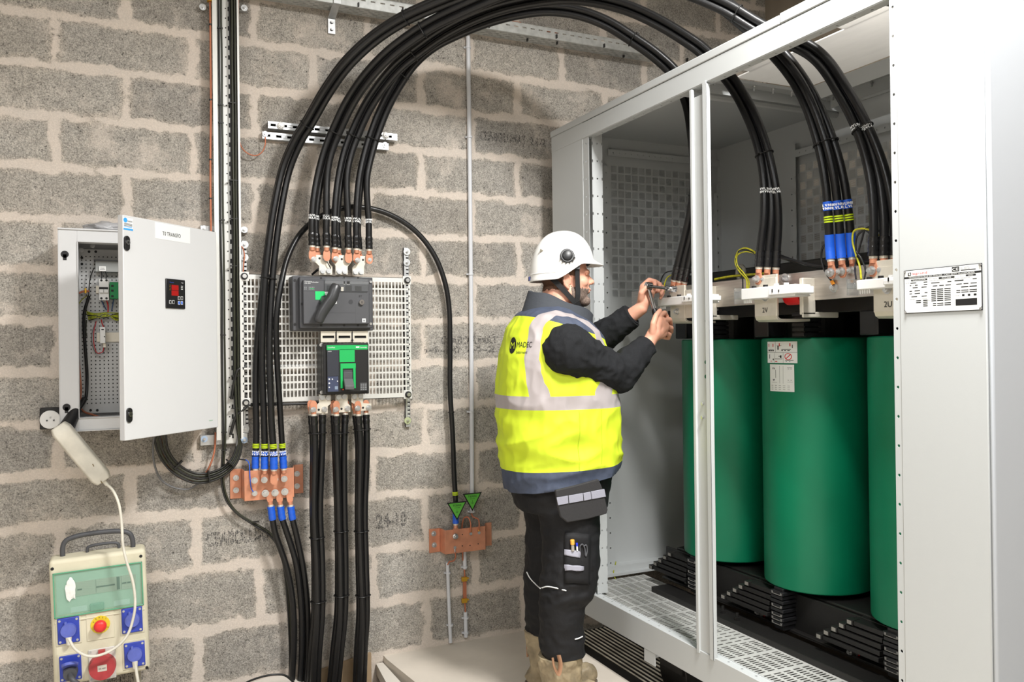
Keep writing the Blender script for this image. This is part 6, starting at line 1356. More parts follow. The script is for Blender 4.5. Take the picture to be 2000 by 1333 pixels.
# ---------------------------------------------------------------- the worker
YB = 2.97
beta = math.radians(-10); BF = Vector((math.cos(beta), math.sin(beta), 0)); BL = Vector((-math.sin(beta), math.cos(beta), 0))
def MP(px, py, dy=0.): return U(px, py, y=YB+dy)
man = thing('person', 'man in a white helmet and yellow high visibility vest tightening a bolt inside the cabinet', 'person', (1.63, YB, 0))
class Vol(MB):
    def ball(s, c, r, rot=None, seg=20):
        r = (r, r, r) if not hasattr(r, '__len__') else r
        M_ = Matrix.Translation(Vector(c))@(rot.to_4x4() if rot else Matrix())@Matrix.Diagonal((r[0], r[1], r[2], 1))
        bmesh.ops.create_uvsphere(s.bm, u_segments=seg, v_segments=seg//2+2, radius=1, matrix=M_); return s
    def cap(s, a, ra, b, rb): s.ball(a, ra); s.ball(b, rb); s.cyl(a, b, ra, rb, n=20); return s
    def chain(s, pts, rs):
        for i in range(len(pts)-1): s.cap(pts[i], rs[i], pts[i+1], rs[i+1])
        return s
    def rings(s, R_, n=32):      # rings: (centre, halfF, halfL, superness)
        prev = None
        for c, a, b, *e in R_:
            ex = e[0] if e else 2.0; tl = e[1] if len(e) > 1 else 0.
            v = []
            for i in range(n):
                q = 2*math.pi*i/n; cq, sq = math.cos(q), math.sin(q)
                cf = math.copysign(abs(cq)**(2/ex), cq); sf = math.copysign(abs(sq)**(2/ex), sq)
                v.append(s.bm.verts.new(Vector(c)+BF*a*cf+BL*b*sf+Z3*tl*cf))
            if prev:
                for j in range(n): s.bm.faces.new((prev[j], prev[(j+1) % n], v[(j+1) % n], v[j]))
            else: s.bm.faces.new(v[::-1])
            prev = v
        s.bm.faces.new(prev); return s
def remesh(vol, vox, smooth=4, wr=(), cuts=(), keep_bm=False):
    me = bpy.data.meshes.new('t'); bmesh.ops.recalc_face_normals(vol.bm, faces=vol.bm.faces); vol.bm.to_mesh(me); vol.bm.free()
    o = bpy.data.objects.new('t', me); C.objects.link(o)
    m = o.modifiers.new('r', 'REMESH'); m.mode = 'VOXEL'; m.voxel_size = vox
    if smooth: m2 = o.modifiers.new('s', 'SMOOTH'); m2.iterations = smooth; m2.factor = .6
    dg = bpy.context.evaluated_depsgraph_get(); dg.update(); me2 = bpy.data.meshes.new_from_object(o.evaluated_get(dg)); bpy.data.objects.remove(o)
    bm = bmesh.new(); bm.from_mesh(me2); bm.normal_update()
    if wr:
        disp = []
        for v in bm.verts:
            d = 0
            for (amp, sc, st, reg) in wr:
                w_ = reg(v.co) if reg else 1
                if w_: p = Vector((v.co.x*sc*st[0], v.co.y*sc*st[1], v.co.z*sc*st[2])); q = noise.noise(p+Vector((3.1, 7.7, 1.3))); d += amp*w_*(1-2*abs(q)*1.6)
            disp.append(v.normal*d)
        for v, d in zip(bm.verts, disp): v.co += d
    for co, no in cuts:       # remove what lies on the side of `no`, close the hole
        g = bm.verts[:]+bm.edges[:]+bm.faces[:]; r_ = bmesh.ops.bisect_plane(bm, geom=g, plane_co=co, plane_no=no, clear_outer=True)
        ed = [e for e in r_['geom_cut'] if isinstance(e, bmesh.types.BMEdge)]
        try: bmesh.ops.holes_fill(bm, edges=ed, sides=0)
        except Exception: pass
    return bm
def finish(bm, name, m, parent, label=None, mods=None):
    mb = MB(); mb.bm.free(); mb.bm = bm
    o = mb.build(name, m, parent, smooth=75)
    if label: o['label'] = label
    return o
def split_off(bm, test):
    """take faces whose centre passes test into a new bmesh"""
    nb = bmesh.new(); mp = {}; dl = []
    for f in bm.faces:
        if test(f.calc_center_median()):
            vs = []
            for v in f.verts:
                if v.index not in mp: mp[v.index] = nb.verts.new(v.co)
                vs.append(mp[v.index])
            try: nb.faces.new(vs)
            except ValueError: pass
            dl.append(f)
    bmesh.ops.delete(bm, geom=dl, context='FACES'); return nb
def cut(bm, co, no):
    bmesh.ops.bisect_plane(bm, geom=bm.verts[:]+bm.edges[:]+bm.faces[:], plane_co=co, plane_no=no)
m_skin = mat('skin', (214, 158, 134), .5, var=.10, vs=22, sub=.15, bump=.08, bs=160, spec=.35)
m_fleece = mat('black fleece', (34, 35, 37), .9, bump=.35, bs=420, var=.18, vs=300, spec=.15)
m_vest = mat('fluorescent yellow', (203, 222, 52), .6, bump=.12, bs=28, spec=.25)
m_navy = mat('navy fabric', (62, 70, 88), .75, bump=.2, bs=60, var=.15, vs=40)
m_refl = mat('silver reflective tape', (172, 164, 164), .45, .15, bump=.06, bs=60)
m_trou = mat('black work trousers', (24, 24, 26), .7, bump=.3, bs=60, spec=.3)
m_grt = mat('grey tape', (150, 150, 162), .6, bump=.2, bs=200)
m_boot = mat('muddy boot leather', (146, 132, 106), .6, var=.38, vs=16, bump=.4, bs=60)
m_sole = mat('dusty rubber sole', (96, 86, 74), .8, var=.3, vs=20)
m_helm = mat('glossy white helmet', (238, 238, 235), .22, coat=.3)
m_strap = mat('black webbing', (22, 22, 23), .8)
# --- head frame
hb = math.radians(-21); HF = Vector((math.cos(hb), math.sin(hb), 0)); HL = Vector((-math.sin(hb), math.cos(hb), 0)); HU = Vector((0, 0, 1))
pt_ = math.radians(2); HF2 = HF*math.cos(pt_)+HU*math.sin(pt_); HU2 = HU*math.cos(pt_)-HF*math.sin(pt_)
HO = MP(1104, 545); HM = Matrix(((HF2.x, HL.x, HU2.x), (HF2.y, HL.y, HU2.y), (HF2.z, HL.z, HU2.z)))
def HH(f, l, u): return HO+HF2*f+HL*l+HU2*u
def Hinv(p): v = p-HO; return v.dot(HF2), v.dot(HL), v.dot(HU2)
b = Vol()
b.ball(HH(-.008, 0, .035), (.098, .078, .098), HM, 32)
b.ball(HH(.034, 0, -.02), (.062, .063, .085), HM, 28)
b.ball(HH(.03, 0, -.065), (.056, .056, .045), HM, 24)
b.ball(HH(.070, 0, -.094), (.028, .034, .023), HM, 20)
b.ball(HH(.079, 0, .022), (.022, .055, .016), HM, 20)             # brow
b.cap(HH(.088, 0, .008), .0095, HH(.108, 0, -.018), .0115); b.ball(HH(.100, .011, -.022), (.010, .009, .008), HM); b.ball(HH(.100, -.011, -.022), (.010, .009, .008), HM)
b.ball(HH(.090, 0, -.046), (.012, .024, .0075), HM); b.ball(HH(.088, 0, -.057), (.012, .022, .0075), HM)      # lips
for s in (-1, 1):
    b.ball(HH(.060, s*.038, -.020), (.028, .022, .024), HM)        # cheek
    b.ball(HH(.0, s*.060, -.065), (.035, .014, .032), HM)         # jaw angle
    # ear: rim, lobe and bowl
    e0 = HH(-.006, s*.079, -.012); pts = [HH(.008, s*.077, -.028), HH(.010, s*.082, -.004), HH(.0, s*.087, .012), HH(-.014, s*.089, .010), HH(-.020, s*.088, -.008), HH(-.014, s*.084, -.030), HH(-.002, s*.079, -.042)]
    b.chain(pts, [.0045, .005, .005, .0055, .0055, .0055, .0065]); b.ball(HH(-.006, s*.078, -.014), (.016, .006, .024), HM)
# neck and hidden core so that body is one piece
nb_ = MP(1082, 628); b.cap(HH(-.030, 0, -.04), .062, nb_+Vector((0, 0, 0)), .072); b.cap(HH(.005, 0, -.075), .05, nb_+BF*.03, .062)
tc0 = MP(1085, 700); tc1 = MP(1090, 900)
for l_ in (-.08, .08): b.cap(tc0+BL*l_, .12, tc1+BL*l_, .12)
b.cap(nb_, .07, tc0, .12)
# arm joints
RS = MP(1108, 684, -.19); RE = MP(1208, 732, -.16); RW = U(1268, 668, y=2.835)
LS = RS+BL*.40; LE = MP(1162, 668, .13); LW = U(1252, 603, y=2.935)
b.chain([RS, RE, RW], [.05, .042, .029]); b.chain([LS, LE, LW], [.05, .042, .028]); b.cap(tc0+BL*-.08, .1, RS, .05); b.cap(tc0+BL*.08, .1, LS, .05)
# right hand: a fist round the wrench handle
def HPx(y): return lambda px, py, d=0.: U(px, py, y=y+d)
R_ = HPx(2.83); Lh = HPx(2.93)
b.cap(RW, .027, R_(1278, 652), .030); b.cap(R_(1278, 652), .026, R_(1286, 626, -.004), .021); b.cap(R_(1282, 655, 0), .024, R_(1298, 638, -.002), .021); b.cap(R_(1285, 656), .020, R_(1296, 651), .0175); b.cap(R_(1286, 626, -.004), .02, R_(1298, 640, -.004), .02)
for pts, r in (([(1286, 618, -.010), (1298, 611, .004), (1303, 620, .030), (1293, 625, .046), (1286, 624, .040)], .0098), ([(1297, 626, -.008), (1308, 625, .008), (1310, 635, .034), (1299, 638, .052), (1290, 636, .045)], .0102),
               ([(1301, 638, -.006), (1311, 641, .008), (1311, 649, .032), (1300, 650, .050), (1291, 648, .043)], .0098), ([(1300, 650, -.002), (1308, 654, .008), (1306, 661, .028), (1297, 660, .042), (1290, 658, .036)], .0086)):
    b.chain([R_(*p) for p in pts], [r*1.1, r*1.05, r, r*.95, r*.85])
b.chain([R_(1275, 650, -.012), R_(1276, 632, -.022), R_(1281, 617, -.020), R_(1289, 607, -.004)], [.016, .0125, .0108, .0095])
# left hand: fingers over the ratchet head, thumb in front
b.cap(LW, .026, Lh(1257, 590), .028); b.cap(Lh(1257, 590), .026, Lh(1259, 562, .012), .022); b.cap(Lh(1262, 588), .023, Lh(1272, 566, .016), .021); b.cap(Lh(1256, 575, .004), .022, Lh(1268, 577, .012), .022)
for pts, r in (([(1258, 556, .018), (1268, 547, .020), (1279, 550, .004), (1279, 561, -.014)], .0098), ([(1265, 555, .024), (1279, 550, .026), (1289, 556, .006), (1286, 569, -.010)], .0100),
               ([(1271, 562, .026), (1286, 556, .030), (1296, 563, .012), (1291, 575, -.004)], .0095), ([(1273, 572, .026), (1288, 567, .032), (1295, 573, .018), (1290, 583, .004)], .0084)):
    b.chain([Lh(*p) for p in pts], [r*1.12, r*1.04, r, r*.85])
b.chain([Lh(1252, 584, -.010), Lh(1253, 572, -.026), Lh(1261, 563, -.034), Lh(1272, 559, -.034)], [.016, .0125, .0108, .0092])
# legs inside the trousers
NH = MP(1098, 955, -.10); NK = MP(1108, 1130, -.13); NA = MP(1100, 1300, -.12)
FH = MP(1080, 955, .10); FK = MP(1066, 1130, .11); FA = MP(1070, 1250, .12)
b.cap(tc1+BL*-.08, .12, NH, .075); b.cap(tc1+BL*.08, .12, FH, .075)
b.chain([NH, NK, NA], [.07, .05, .035]); b.chain([FH, FK, FA], [.07, .05, .035])
bm = remesh(b, .0034, 3)
# sharpen with beard and cropped hair as thin shells lifted off the skin
bm.verts.index_update(); bm.normal_update()
def shell(test, off, name, m):
    nb = bmesh.new(); mp = {}
    for f in bm.faces:
        c = f.calc_center_median(); h = Hinv(c)
        if test(*h):
            vs = []
            for v in f.verts:
                if v.index not in mp: mp[v.index] = nb.verts.new(v.co+v.normal*off)
                vs.append(mp[v.index])
            nb.faces.new(vs)
    o = finish(nb, name, m, man); sm = o.modifiers.new('t', 'SOLIDIFY'); sm.thickness = off*.9; sm.offset = -1
    return o
def inhead(f, l, u): return -.14 < f < .14 and abs(l) < .12 and -.16 < u < .2
def beard_t(f, l, u):
    if not inhead(f, l, u) or f < .012: return False
    top = -.052+.020*math.sin(f*160)*0
    n_ = noise.noise(Vector((f*90, l*90, u*90)))*.006
    if f > .088 and abs(l) < .021 and -.0635 < u < -.042: return False
    return u < -.045+n_+max(0, .05-f)*.3 and u > -.135 and (f < .101) and f > .014
m_beard = mat('grey stubble', (128, 112, 102), .9, var=.45, vs=260, bump=.9, bs=500, spec=.15)
shell(lambda f, l, u: beard_t(f, l, u), .0016, 'beard', m_beard)
shell(lambda f, l, u: inhead(f, l, u) and ((f < -.02 and u > -.045+noise.noise(Vector((f*60, l*60, 1)))*.008) or (-.02 <= f < .045 and u > .012-f*.2 and abs(l) > .05)), .0014, 'short_hair', mat('cropped hair', (112, 84, 68), .9, var=.3, vs=260, bump=.8, bs=500, spec=.15))
body = finish(bm, 'body', m_skin, man)
# eyes and brows
for s in (-1, 1):
    c = HH(.0695, s*.031, .006); ey = Vol().ball(c, .0118, seg=20).build('eye', mat('eye white', (225, 218, 210), .25), man, smooth=60)
    MB().cyl(c+HF2*.0105, c+HF2*.0121, .0055, .0045, n=16).build('iris', mat('iris', (70, 60, 50), .2), ey)
    Vol().cap(HH(.086, s*.020, .020), .004, HH(.080, s*.045, .021), .0032).build('eyebrow', mat('eyebrow', (120, 96, 80), .9), man, smooth=60)
    Vol().cap(HH(.0885, s*.022, .0125), .0032, HH(.0815, s*.044, .0125), .0032).build('eyelid', m_skin, man, smooth=60)
Vol().cap(HH(.1005, -.018, -.0515), .0018, HH(.1008, .018, -.0515), .0018).build('mouth_line', mat('lip', (168, 96, 86), .5), man, smooth=60)
# --- helmet
def helm(a, t, off=0.):
    """a: angle round the head (0 front, negative side towards the camera), t: 0 edge .. 1 crown"""
    ca, sa = math.cos(a), math.sin(a)
    rf = .128 if ca > 0 else .140; fc = -.006
    low = -.008+(.060)*max(0, min(1, (ca+.30)/.75))**1.2
    if abs(ca) < .35: low += .0
    ht = .196; ph = t*math.pi/2
    k = math.cos(ph)**.82; uz = low+(ht-low)*math.sin(ph)**1.05
    f = fc+rf*ca*k; l = .109*sa*k
    br = max(0, ca)**2.2*max(0, 1-t/.10)**1.0*.036
    f += br; uz -= br*.10; 
    if t < .05: f *= 1.012; l *= 1.02
    return HH(f, l, uz)
mb = MB(); na, nt_ = 72, 26; prev = None; TT = [0, .012, .03, .055, .08, .11]+[.11+(.89)*(i/(nt_-6)) for i in range(1, nt_-5)]
for t in TT:
    R2 = [mb.bm.verts.new(helm(2*math.pi*i/na, min(t, .9999))) for i in range(na)]
    if prev:
        for j in range(na): mb.bm.faces.new((prev[j], prev[(j+1) % na], R2[(j+1) % na], R2[j]))
    prev = R2
mb.bm.faces.new(prev)
hel = mb.build('helmet', m_helm, man, smooth=60); s_ = hel.modifiers.new('t', 'SOLIDIFY'); s_.thickness = .004; s_.offset = -1
# raised rim line around the lower edge
MB().tube([helm(2*math.pi*i/72, .10)+HU2*0 for i in range(14, 59)], .0018, 8).build('helmet_ridge', m_helm, hel, smooth=60)
c = helm(math.radians(-88), .26); nrm = -HL*.96+HU2*.2
MB().lathe(c-nrm*.008, nrm, [(0, .0285), (.012, .0285), (.014, .026), (.014, .021), (.019, .020), (.021, .017), (.021, .0)], 36).build('ear_clip', m_plast, hel, smooth=35)
for k in range(6):
    q = math.radians(200+k*28); MB().box((-.003, -.003, 0), (.003, .003, .012), Matrix.Translation(c+HF2*math.cos(q)*.029+HU2*math.sin(q)*.029)@Matrix.Rotation(hb, 4, 'Z')@Matrix.Rotation(math.radians(90), 4, 'X')).build('clip_lug', m_plast, hel)
ve = helm(math.radians(-140), .42)
MB().prism([ve+HF2*.010+HU2*-.004, ve-HF2*.008+HU2*.005, ve-HF2*.010-HU2*.006], (-HL-HF2*.6).normalized()*.0035, (HL+HF2*.6)*.004).build('vent', mat('vent grey', (110, 105, 90), .6), hel)
p = helm(math.radians(178), .05); MB().box((-.002, -.02, -.008), (.003, .02, .008), Matrix.Translation(p-HF2*.003)@Matrix.Rotation(hb, 4, 'Z')).build('rear_label', mat('blue label', (50, 60, 120), .5), hel)
Vol().cap(HH(.098, -.05, .058), .006, HH(.103, .05, .058), .006).build('inner_headband', m_strap, man, smooth=60)
# chin straps
def strap(pts, w_, name='chin_strap', m=m_strap, nside=-1):
    P = spline([HH(*q) for q in pts], 8); mb = MB(); prev = None
    for i, p in enumerate(P):
        t = (P[min(i+1, len(P)-1)]-P[max(0, i-1)]).normalized(); h = Hinv(p); nn = (HF2*(h[0]*.15)+HL*(h[1])+HU2*0); nn = (nn-t*nn.dot(t)).normalized() if nn.length > 1e-6 else HL; sdv = t.cross(nn)
        R2 = [mb.bm.verts.new(p+sdv*a*w_/2+nn*q) for a, q in ((-1, 0), (1, 0), (1, .003), (-1, .003))]
        if prev:
            for j in range(4): mb.bm.faces.new((prev[j], prev[(j+1) % 4], R2[(j+1) % 4], R2[j]))
        else: mb.bm.faces.new(R2[::-1])
        prev = R2
    mb.bm.faces.new(prev); return mb.build(name, m, man)
for s in (-1, 1):
    strap([(.036, s*.092, .050), (.038, s*.083, .02), (.038, s*.076, -.03), (.038, s*.072, -.07), (.032, s*.064, -.105)], .019)
    strap([(-.066, s*.080, .0), (-.040, s*.080, -.028), (-.010, s*.078, -.062), (.016, s*.072, -.092), (.036, s*.062, -.112)], .021)
strap([(.030, -.070, -.100), (.045, -.052, -.122), (.052, 0, -.128), (.045, .052, -.122), (.030, .070, -.100)], .022, 'chin_cup')
MB().box((-.012, -.003, -.006), (.012, .003, .006), Matrix.Translation(HH(.036, -.090, .036))@Matrix.Rotation(hb, 4, 'Z')).build('strap_buckle', m_dgrey, man)
# --- jacket sleeves (black fleece)
j = Vol(); 
j.chain([RS+BL*.05, RS, RS.lerp(RE, .5)+Z3*-.006, RE], [.105, .098, .084, .072]); j.chain([RE, RE.lerp(RW, .35), RE.lerp(RW, .80), RW], [.070, .066, .047, .044])
bmj = remesh(j, .006, 5, wr=[(.0055, 13, (1, 1, 1), None), (.0022, 30, (1, 1, 1), None)], cuts=[(RE.lerp(RW, .90), (RW-RE).normalized())])
o = finish(bmj, 'sleeve', m_fleece, man)
cu_ = (RW-RE).normalized(); pcu = RE.lerp(RW, .90); MB().lathe(pcu-cu_*.03, cu_, [(0, .0455), (.0, .0465), (.028, .0445), (.034, .0425), (.034, .03)], 30).build('cuff', m_fleece, o, smooth=40)
j = Vol(); j.chain([LS, LS.lerp(LE, .5), LE], [.095, .082, .070]); j.chain([LE, LE.lerp(LW, .4), LE.lerp(LW, .85)], [.068, .060, .046])
bmj = remesh(j, .006, 5, wr=[(.0055, 13, (1, 1, 1), None), (.0022, 30, (1, 1, 1), None)], cuts=[(LE.lerp(LW, .80), (LW-LE).normalized())])
o = finish(bmj, 'sleeve', m_fleece, man)
cu_ = (LW-LE).normalized(); pcu = LE.lerp(LW, .80); MB().lathe(pcu-cu_*.03, cu_, [(0, .0475), (.0, .049), (.028, .046), (.034, .044), (.034, .03)], 30).build('cuff', m_fleece, o, smooth=40)
# --- vest
def ringp(py, l, r, b_, ex=2.3, tl=0.):
    A, B = MP(l, py), MP(r, py); half = (B-A).length/2; a = math.sqrt(max(1e-4, half**2-(.317*b_)**2))/.948; return (MP((l+r)/2, py), a, b_, ex, tl)
v = Vol()
v.rings([ringp(602, 1052, 1118, .085, 2, -.02), ringp(612, 1036, 1130, .13, 2, -.022), ringp(624, 1016, 1145, .18, 2.1, -.02), ringp(645, 1000, 1160, .205, 2.2, -.01), ringp(690, 989, 1176, .218, 2.3), ringp(740, 985, 1187, .222, 2.4), ringp(800, 985, 1192, .226, 2.4), ringp(860, 988, 1194, .226, 2.3), ringp(910, 995, 1199, .224, 2.2), ringp(968, 1002, 1190, .215, 2.2)], 40)
hemA, hemB = MP(1000, 960), MP(1205, 903)       # lower edge of the navy hem rises to the front
hn = ((hemB-hemA).normalized().cross(BL)); hn = -hn if hn.z > 0 else hn
cut1 = (hemA, hn)
wrz = lambda c: 1.
def belly(c): return max(.25, min(1, (1.35-c.z)*3+.2))
bmv = remesh(v, .0062, 6, wr=[(.008, 6, (1, 1, 2.0), belly), (.0026, 15, (1.3, 1.3, .8), None)], cuts=[cut1])
# armholes: push the near armhole open by removing a disc where the sleeve comes out (the sleeve covers it)
z1_, z2_ = MP(1090, 768).z, MP(1090, 793).z
bt = math.tan(math.radians(-1.5))
for z in (z1_, z2_): cut(bmv, Vector((tc0.x, tc0.y, z)), Vector((0, 0, 1)))
hy = MP(1000, 917), MP(1198, 892); hyn = ((hy[1]-hy[0]).normalized().cross(BL)); cut(bmv, hy[0], hyn)
zy = MP(1040, 628).z; yn_ = (Vector((0, 0, 1))+BF*.30).normalized(); yco = MP(1040, 626); cut(bmv, yco, yn_)
SLP = .14
def bandside(co, off): return (co-tc0).dot(BL)+off-((co.z-tc0.z)*SLP)
for off in (.160, .196):
    nn = (BL-Z3*SLP); co = tc0-BL*off; cut(bmv, co, nn)
    nn = (BL+Z3*SLP); co = tc0+BL*off; cut(bmv, co, nn)
bmv.verts.index_update()
def is_waist(c): return z2_ < c.z < z1_
def is_band(c): 
    s = (c-tc0).dot(BL); return c.z >= z1_ and (-.196 < s-(c.z-tc0.z)*SLP < -.160 or .160 < s+(c.z-tc0.z)*SLP < .196)
def is_hem(c): return (c-hy[0]).dot(hyn)*(-1 if hyn.z > 0 else 1) > 0
def is_yoke(c): return (c-yco).dot(yn_) > 0
BVA = BVHTree.FromBMesh(bmv); waist = split_off(bmv, is_waist); bmv.verts.index_update(); band = split_off(bmv, lambda c: is_band(c) and (c-tc0).dot(BL) < 0); bmv.verts.index_update(); band2 = split_off(bmv, lambda c: is_band(c) and (c-tc0).dot(BL) > 0); bmv.verts.index_update(); hem = split_off(bmv, is_hem); bmv.verts.index_update(); yoke = split_off(bmv, is_yoke)
vest = finish(bmv, 'vest', m_vest, man, 'fluorescent yellow high visibility vest')
BV = BVHTree.FromObject(vest, bpy.context.evaluated_depsgraph_get())
for b_, nm, m_, lb in ((waist, 'reflective_waist_band', m_refl, 'silver grey band round the waist'), (band, 'reflective_shoulder_band', m_refl, 'silver grey band over the shoulder'), (band2, 'reflective_shoulder_band', m_refl, 'silver grey band over the shoulder'), (hem, 'vest_hem', m_navy, 'navy blue hem'), (yoke, 'vest_yoke', m_navy, 'navy blue shoulder yoke')):
    o = finish(b_, nm, m_, vest, lb)
# side seams
for off in (-.02, .075):
    pts = []
    for py in range(795, 915, 10):
        p0 = MP(1090, py)+BF*(off+.03)-BL*.6; h = BV.ray_cast(p0, BL)
        if h[0]: pts.append(h[0]-BL*.001)
    if len(pts) > 3: MB().tube(pts, .0013, 6).build('seam', mat('seam yellow', (175, 200, 30), .7), vest, smooth=60)
# maker lettering on the back
def onvest(o, off=.0015):
    dirn = (BF*.75+BL*.66).normalized()
    for v_ in o.data.vertices:
        h = BVA.ray_cast(v_.co-dirn*.5, dirn)
        if h[0]: v_.co = h[0]-dirn*off
R0 = (BF*.66-BL*.75).normalized(); base = MP(1000, 679, -.10)
t1 = text('vest_lettering', 'MADEC', m_ink, .021, base, R0, Z3, vest, 0, width=.070); onvest(t1)
t2 = text('vest_lettering', 'bâtiment', m_ink, .011, base-Z3*.024+R0*.002, R0, Z3, vest, 0, width=.052); onvest(t2)
mbd = MB(); cc = base-R0*.026+Z3*.008; v0 = mbd.bm.verts.new(cc); rg_ = [[mbd.bm.verts.new(cc+R0*math.cos(q)*k*.021+Z3*math.sin(q)*k*.032) for q in [2*math.pi*i/24 for i in range(24)]] for k in (.5, 1)]
for i in range(24): mbd.bm.faces.new((rg_[0][i], rg_[0][(i+1) % 24], rg_[1][(i+1) % 24], rg_[1][i])); mbd.bm.faces.new((v0, rg_[0][(i+1) % 24], rg_[0][i]))
t3 = mbd.build('vest_logo', m_ink, vest); onvest(t3, .001)
t4 = text('vest_logo_letter', 'M', m_vest, .026, cc-R0*.013-Z3*.013, R0, Z3, vest, 0, width=.026); onvest(t4, .0025)
# --- collar
cl = Vol(); prev = None; rgs = []
cb = MB()
for (py, l, r, b_, tl) in ((640, 1022, 1150, .125, -.035), (622, 1030, 1150, .11, -.042), (600, 1037, 1150, .095, -.045), (592, 1040, 1151, .092, -.048), (592, 1045, 1146, .086, -.048), (612, 1046, 1142, .088, -.045), (640, 1040, 1140, .09, -.04)):
    c0, a_, bb, ex, t_ = ringp(py, l, r, b_, 2, tl)
    R2 = [cb.bm.verts.new(c0+BF*a_*math.cos(q)+BL*bb*math.sin(q)+Z3*t_*math.cos(q)+Vector((0, 0, .004*math.sin(q*5)))) for q in [2*math.pi*i/48 for i in range(48)]]
    if prev:
        for k in range(48): cb.bm.faces.new((prev[k], prev[(k+1) % 48], R2[(k+1) % 48], R2[k]))
    prev = R2
cb.build('collar', mat('charcoal collar fabric', (58, 62, 68), .8, bump=.25, bs=150), man, smooth=60)
# --- trousers
tr_ = Vol()
def rp(px, py, half, dy, bl=None): return (MP(px, py, dy), half*.00209, (bl or half*.00209))
hipc = ringp(930, 1012, 1182, .19)
tr_.rings([ringp(880, 1010, 1176, .18), ringp(930, 1010, 1180, .195), ringp(965, 1012, 1176, .195), ringp(990, 1020, 1172, .18)], 32)
near = [(985, 1110, 60, -.085), (1020, 1113, 57, -.10), (1060, 1115, 54, -.115), (1100, 1114, 54, -.125), (1140, 1110, 52, -.13), (1163, 1106, 50, -.13), (1180, 1098, 43, -.13), (1215, 1096, 41, -.125), (1250, 1098, 41, -.12), (1282, 1100, 41, -.12), (1310, 1100, 40, -.12)]
far = [(985, 1082, 60, .085), (1020, 1085, 58, .095), (1060, 1082, 56, .10), (1110, 1076, 52, .11), (1160, 1071, 47, .115), (1200, 1069, 43, .12), (1232, 1069, 41, .12), (1262, 1070, 41, .12)]
tr_.rings([rp(px, py, h, dy) for py, px, h, dy in near], 28); tr_.rings([rp(px, py, h*1.03, dy) for py, px, h, dy in far], 28)
def low_w(c): return .6+1.2*max(0, min(1, (.42-c.z)*5))+.8*max(0, 1-abs(c.z-.52)*8)
bmt = remesh(tr_, .0065, 5, wr=[(.0045, 9, (1, 1, 2.0), low_w), (.0018, 22, (1, 1, 1.4), low_w)])
zn_ = MP(1098, 1277, -.12).z; zf_ = MP(1066, 1231, .12).z
ymid = YB
fc_ = [f for f in bmt.faces]
# cut both hems: near leg and far leg
for (zc_, side) in ((zn_, -1), (zf_, 1)):
    g = [v_ for v_ in bmt.verts if (v_.co.y-ymid)*side > .0 and v_.co.z < .6]; gs = set(g)
    ed = [e for e in bmt.edges if e.verts[0] in gs and e.verts[1] in gs]; fs = [f for f in bmt.faces if all(v_ in gs for v_ in f.verts)]
    r2 = bmesh.ops.bisect_plane(bmt, geom=g+ed+fs, plane_co=(0, 0, zc_), plane_no=(0, 0, -1), clear_outer=True)
    try: bmesh.ops.holes_fill(bmt, edges=[e for e in r2['geom_cut'] if isinstance(e, bmesh.types.BMEdge)], sides=0)
    except Exception: pass
trz = finish(bmt, 'trousers', m_trou, man, 'black work trousers')
BT = BVHTree.FromObject(trz, bpy.context.evaluated_depsgraph_get())
def tpt(px, py, off=.001):
    d = ray(px, py).normalized(); h = BT.ray_cast(Vector((0, 0, HC)), d)
    return (h[0]+h[1]*off) if h[0] else MP(px, py, -.2)
def tpatch(pts, n, m, name, off=.003, thick=.003, parent=trz, K=8):
    """curved patch on the trousers: pts = 4 px corners (tl, tr, br, bl)"""
    mb = MB(); G = []
    for jv in range(K+1):
        row = []
        for iu in range(K+1):
            u_, v__ = iu/K, jv/K; a = (lerp(pts[0][0], pts[1][0], u_), lerp(pts[0][1], pts[1][1], u_)); b2 = (lerp(pts[3][0], pts[2][0], u_), lerp(pts[3][1], pts[2][1], u_))
            row.append(mb.bm.verts.new(tpt(lerp(a[0], b2[0], v__), lerp(a[1], b2[1], v__), off)))
        G.append(row)
    for jv in range(K):
        for iu in range(K): mb.bm.faces.new((G[jv][iu], G[jv][iu+1], G[jv+1][iu+1], G[jv+1][iu]))
    o = mb.build(name, m, parent, smooth=60); s2 = o.modifiers.new('t', 'SOLIDIFY'); s2.thickness = thick; s2.offset = 0; return o
cp = tpatch([(1103, 1040), (1152, 1044), (1150, 1142), (1103, 1140)], 8, m_trou, 'cargo_pocket', .005, .006)
tpatch([(1103, 1073), (1133, 1077), (1131, 1091), (1103, 1085)], 4, m_grt, 'pocket_tape', .010, .003, cp, 5)
tpatch([(1104, 1103), (1138, 1106), (1137, 1116), (1104, 1114)], 4, m_grt, 'pocket_tape', .012, .003, cp, 5)
a = tpt(1118, 1076, .012); b2 = tpt(1118, 1056, .016)
pen = MB().cyl(a, b2-(b2-a).normalized()*.012, .006, n=12).build('marker_barrel', mat('pale grey barrel', (165, 160, 150), .5), None); 
mk_ = thing('marker_pen', 'orange capped marker pen standing in the trouser leg pocket', 'pen', a)
pen.parent = mk_; MB().cyl(b2-(b2-a).normalized()*.014, b2+(b2-a).normalized()*.004, .0085, n=8).build('cap', mat('orange cap', (245, 175, 70), .4), mk_, bevel=.001)
a = tpt(1126, 1076, .012); b2 = tpt(1125, 1059, .016); pn = thing('ballpoint_pen', 'thin white pen with a blue cap standing beside the orange marker', 'pen', a)
MB().cyl(a, a.lerp(b2, .7), .0035, n=10).build('barrel', m_white, pn); MB().cyl(a.lerp(b2, .62), b2, .004, n=10).build('cap', mat('pen blue', (40, 60, 220), .35), pn)
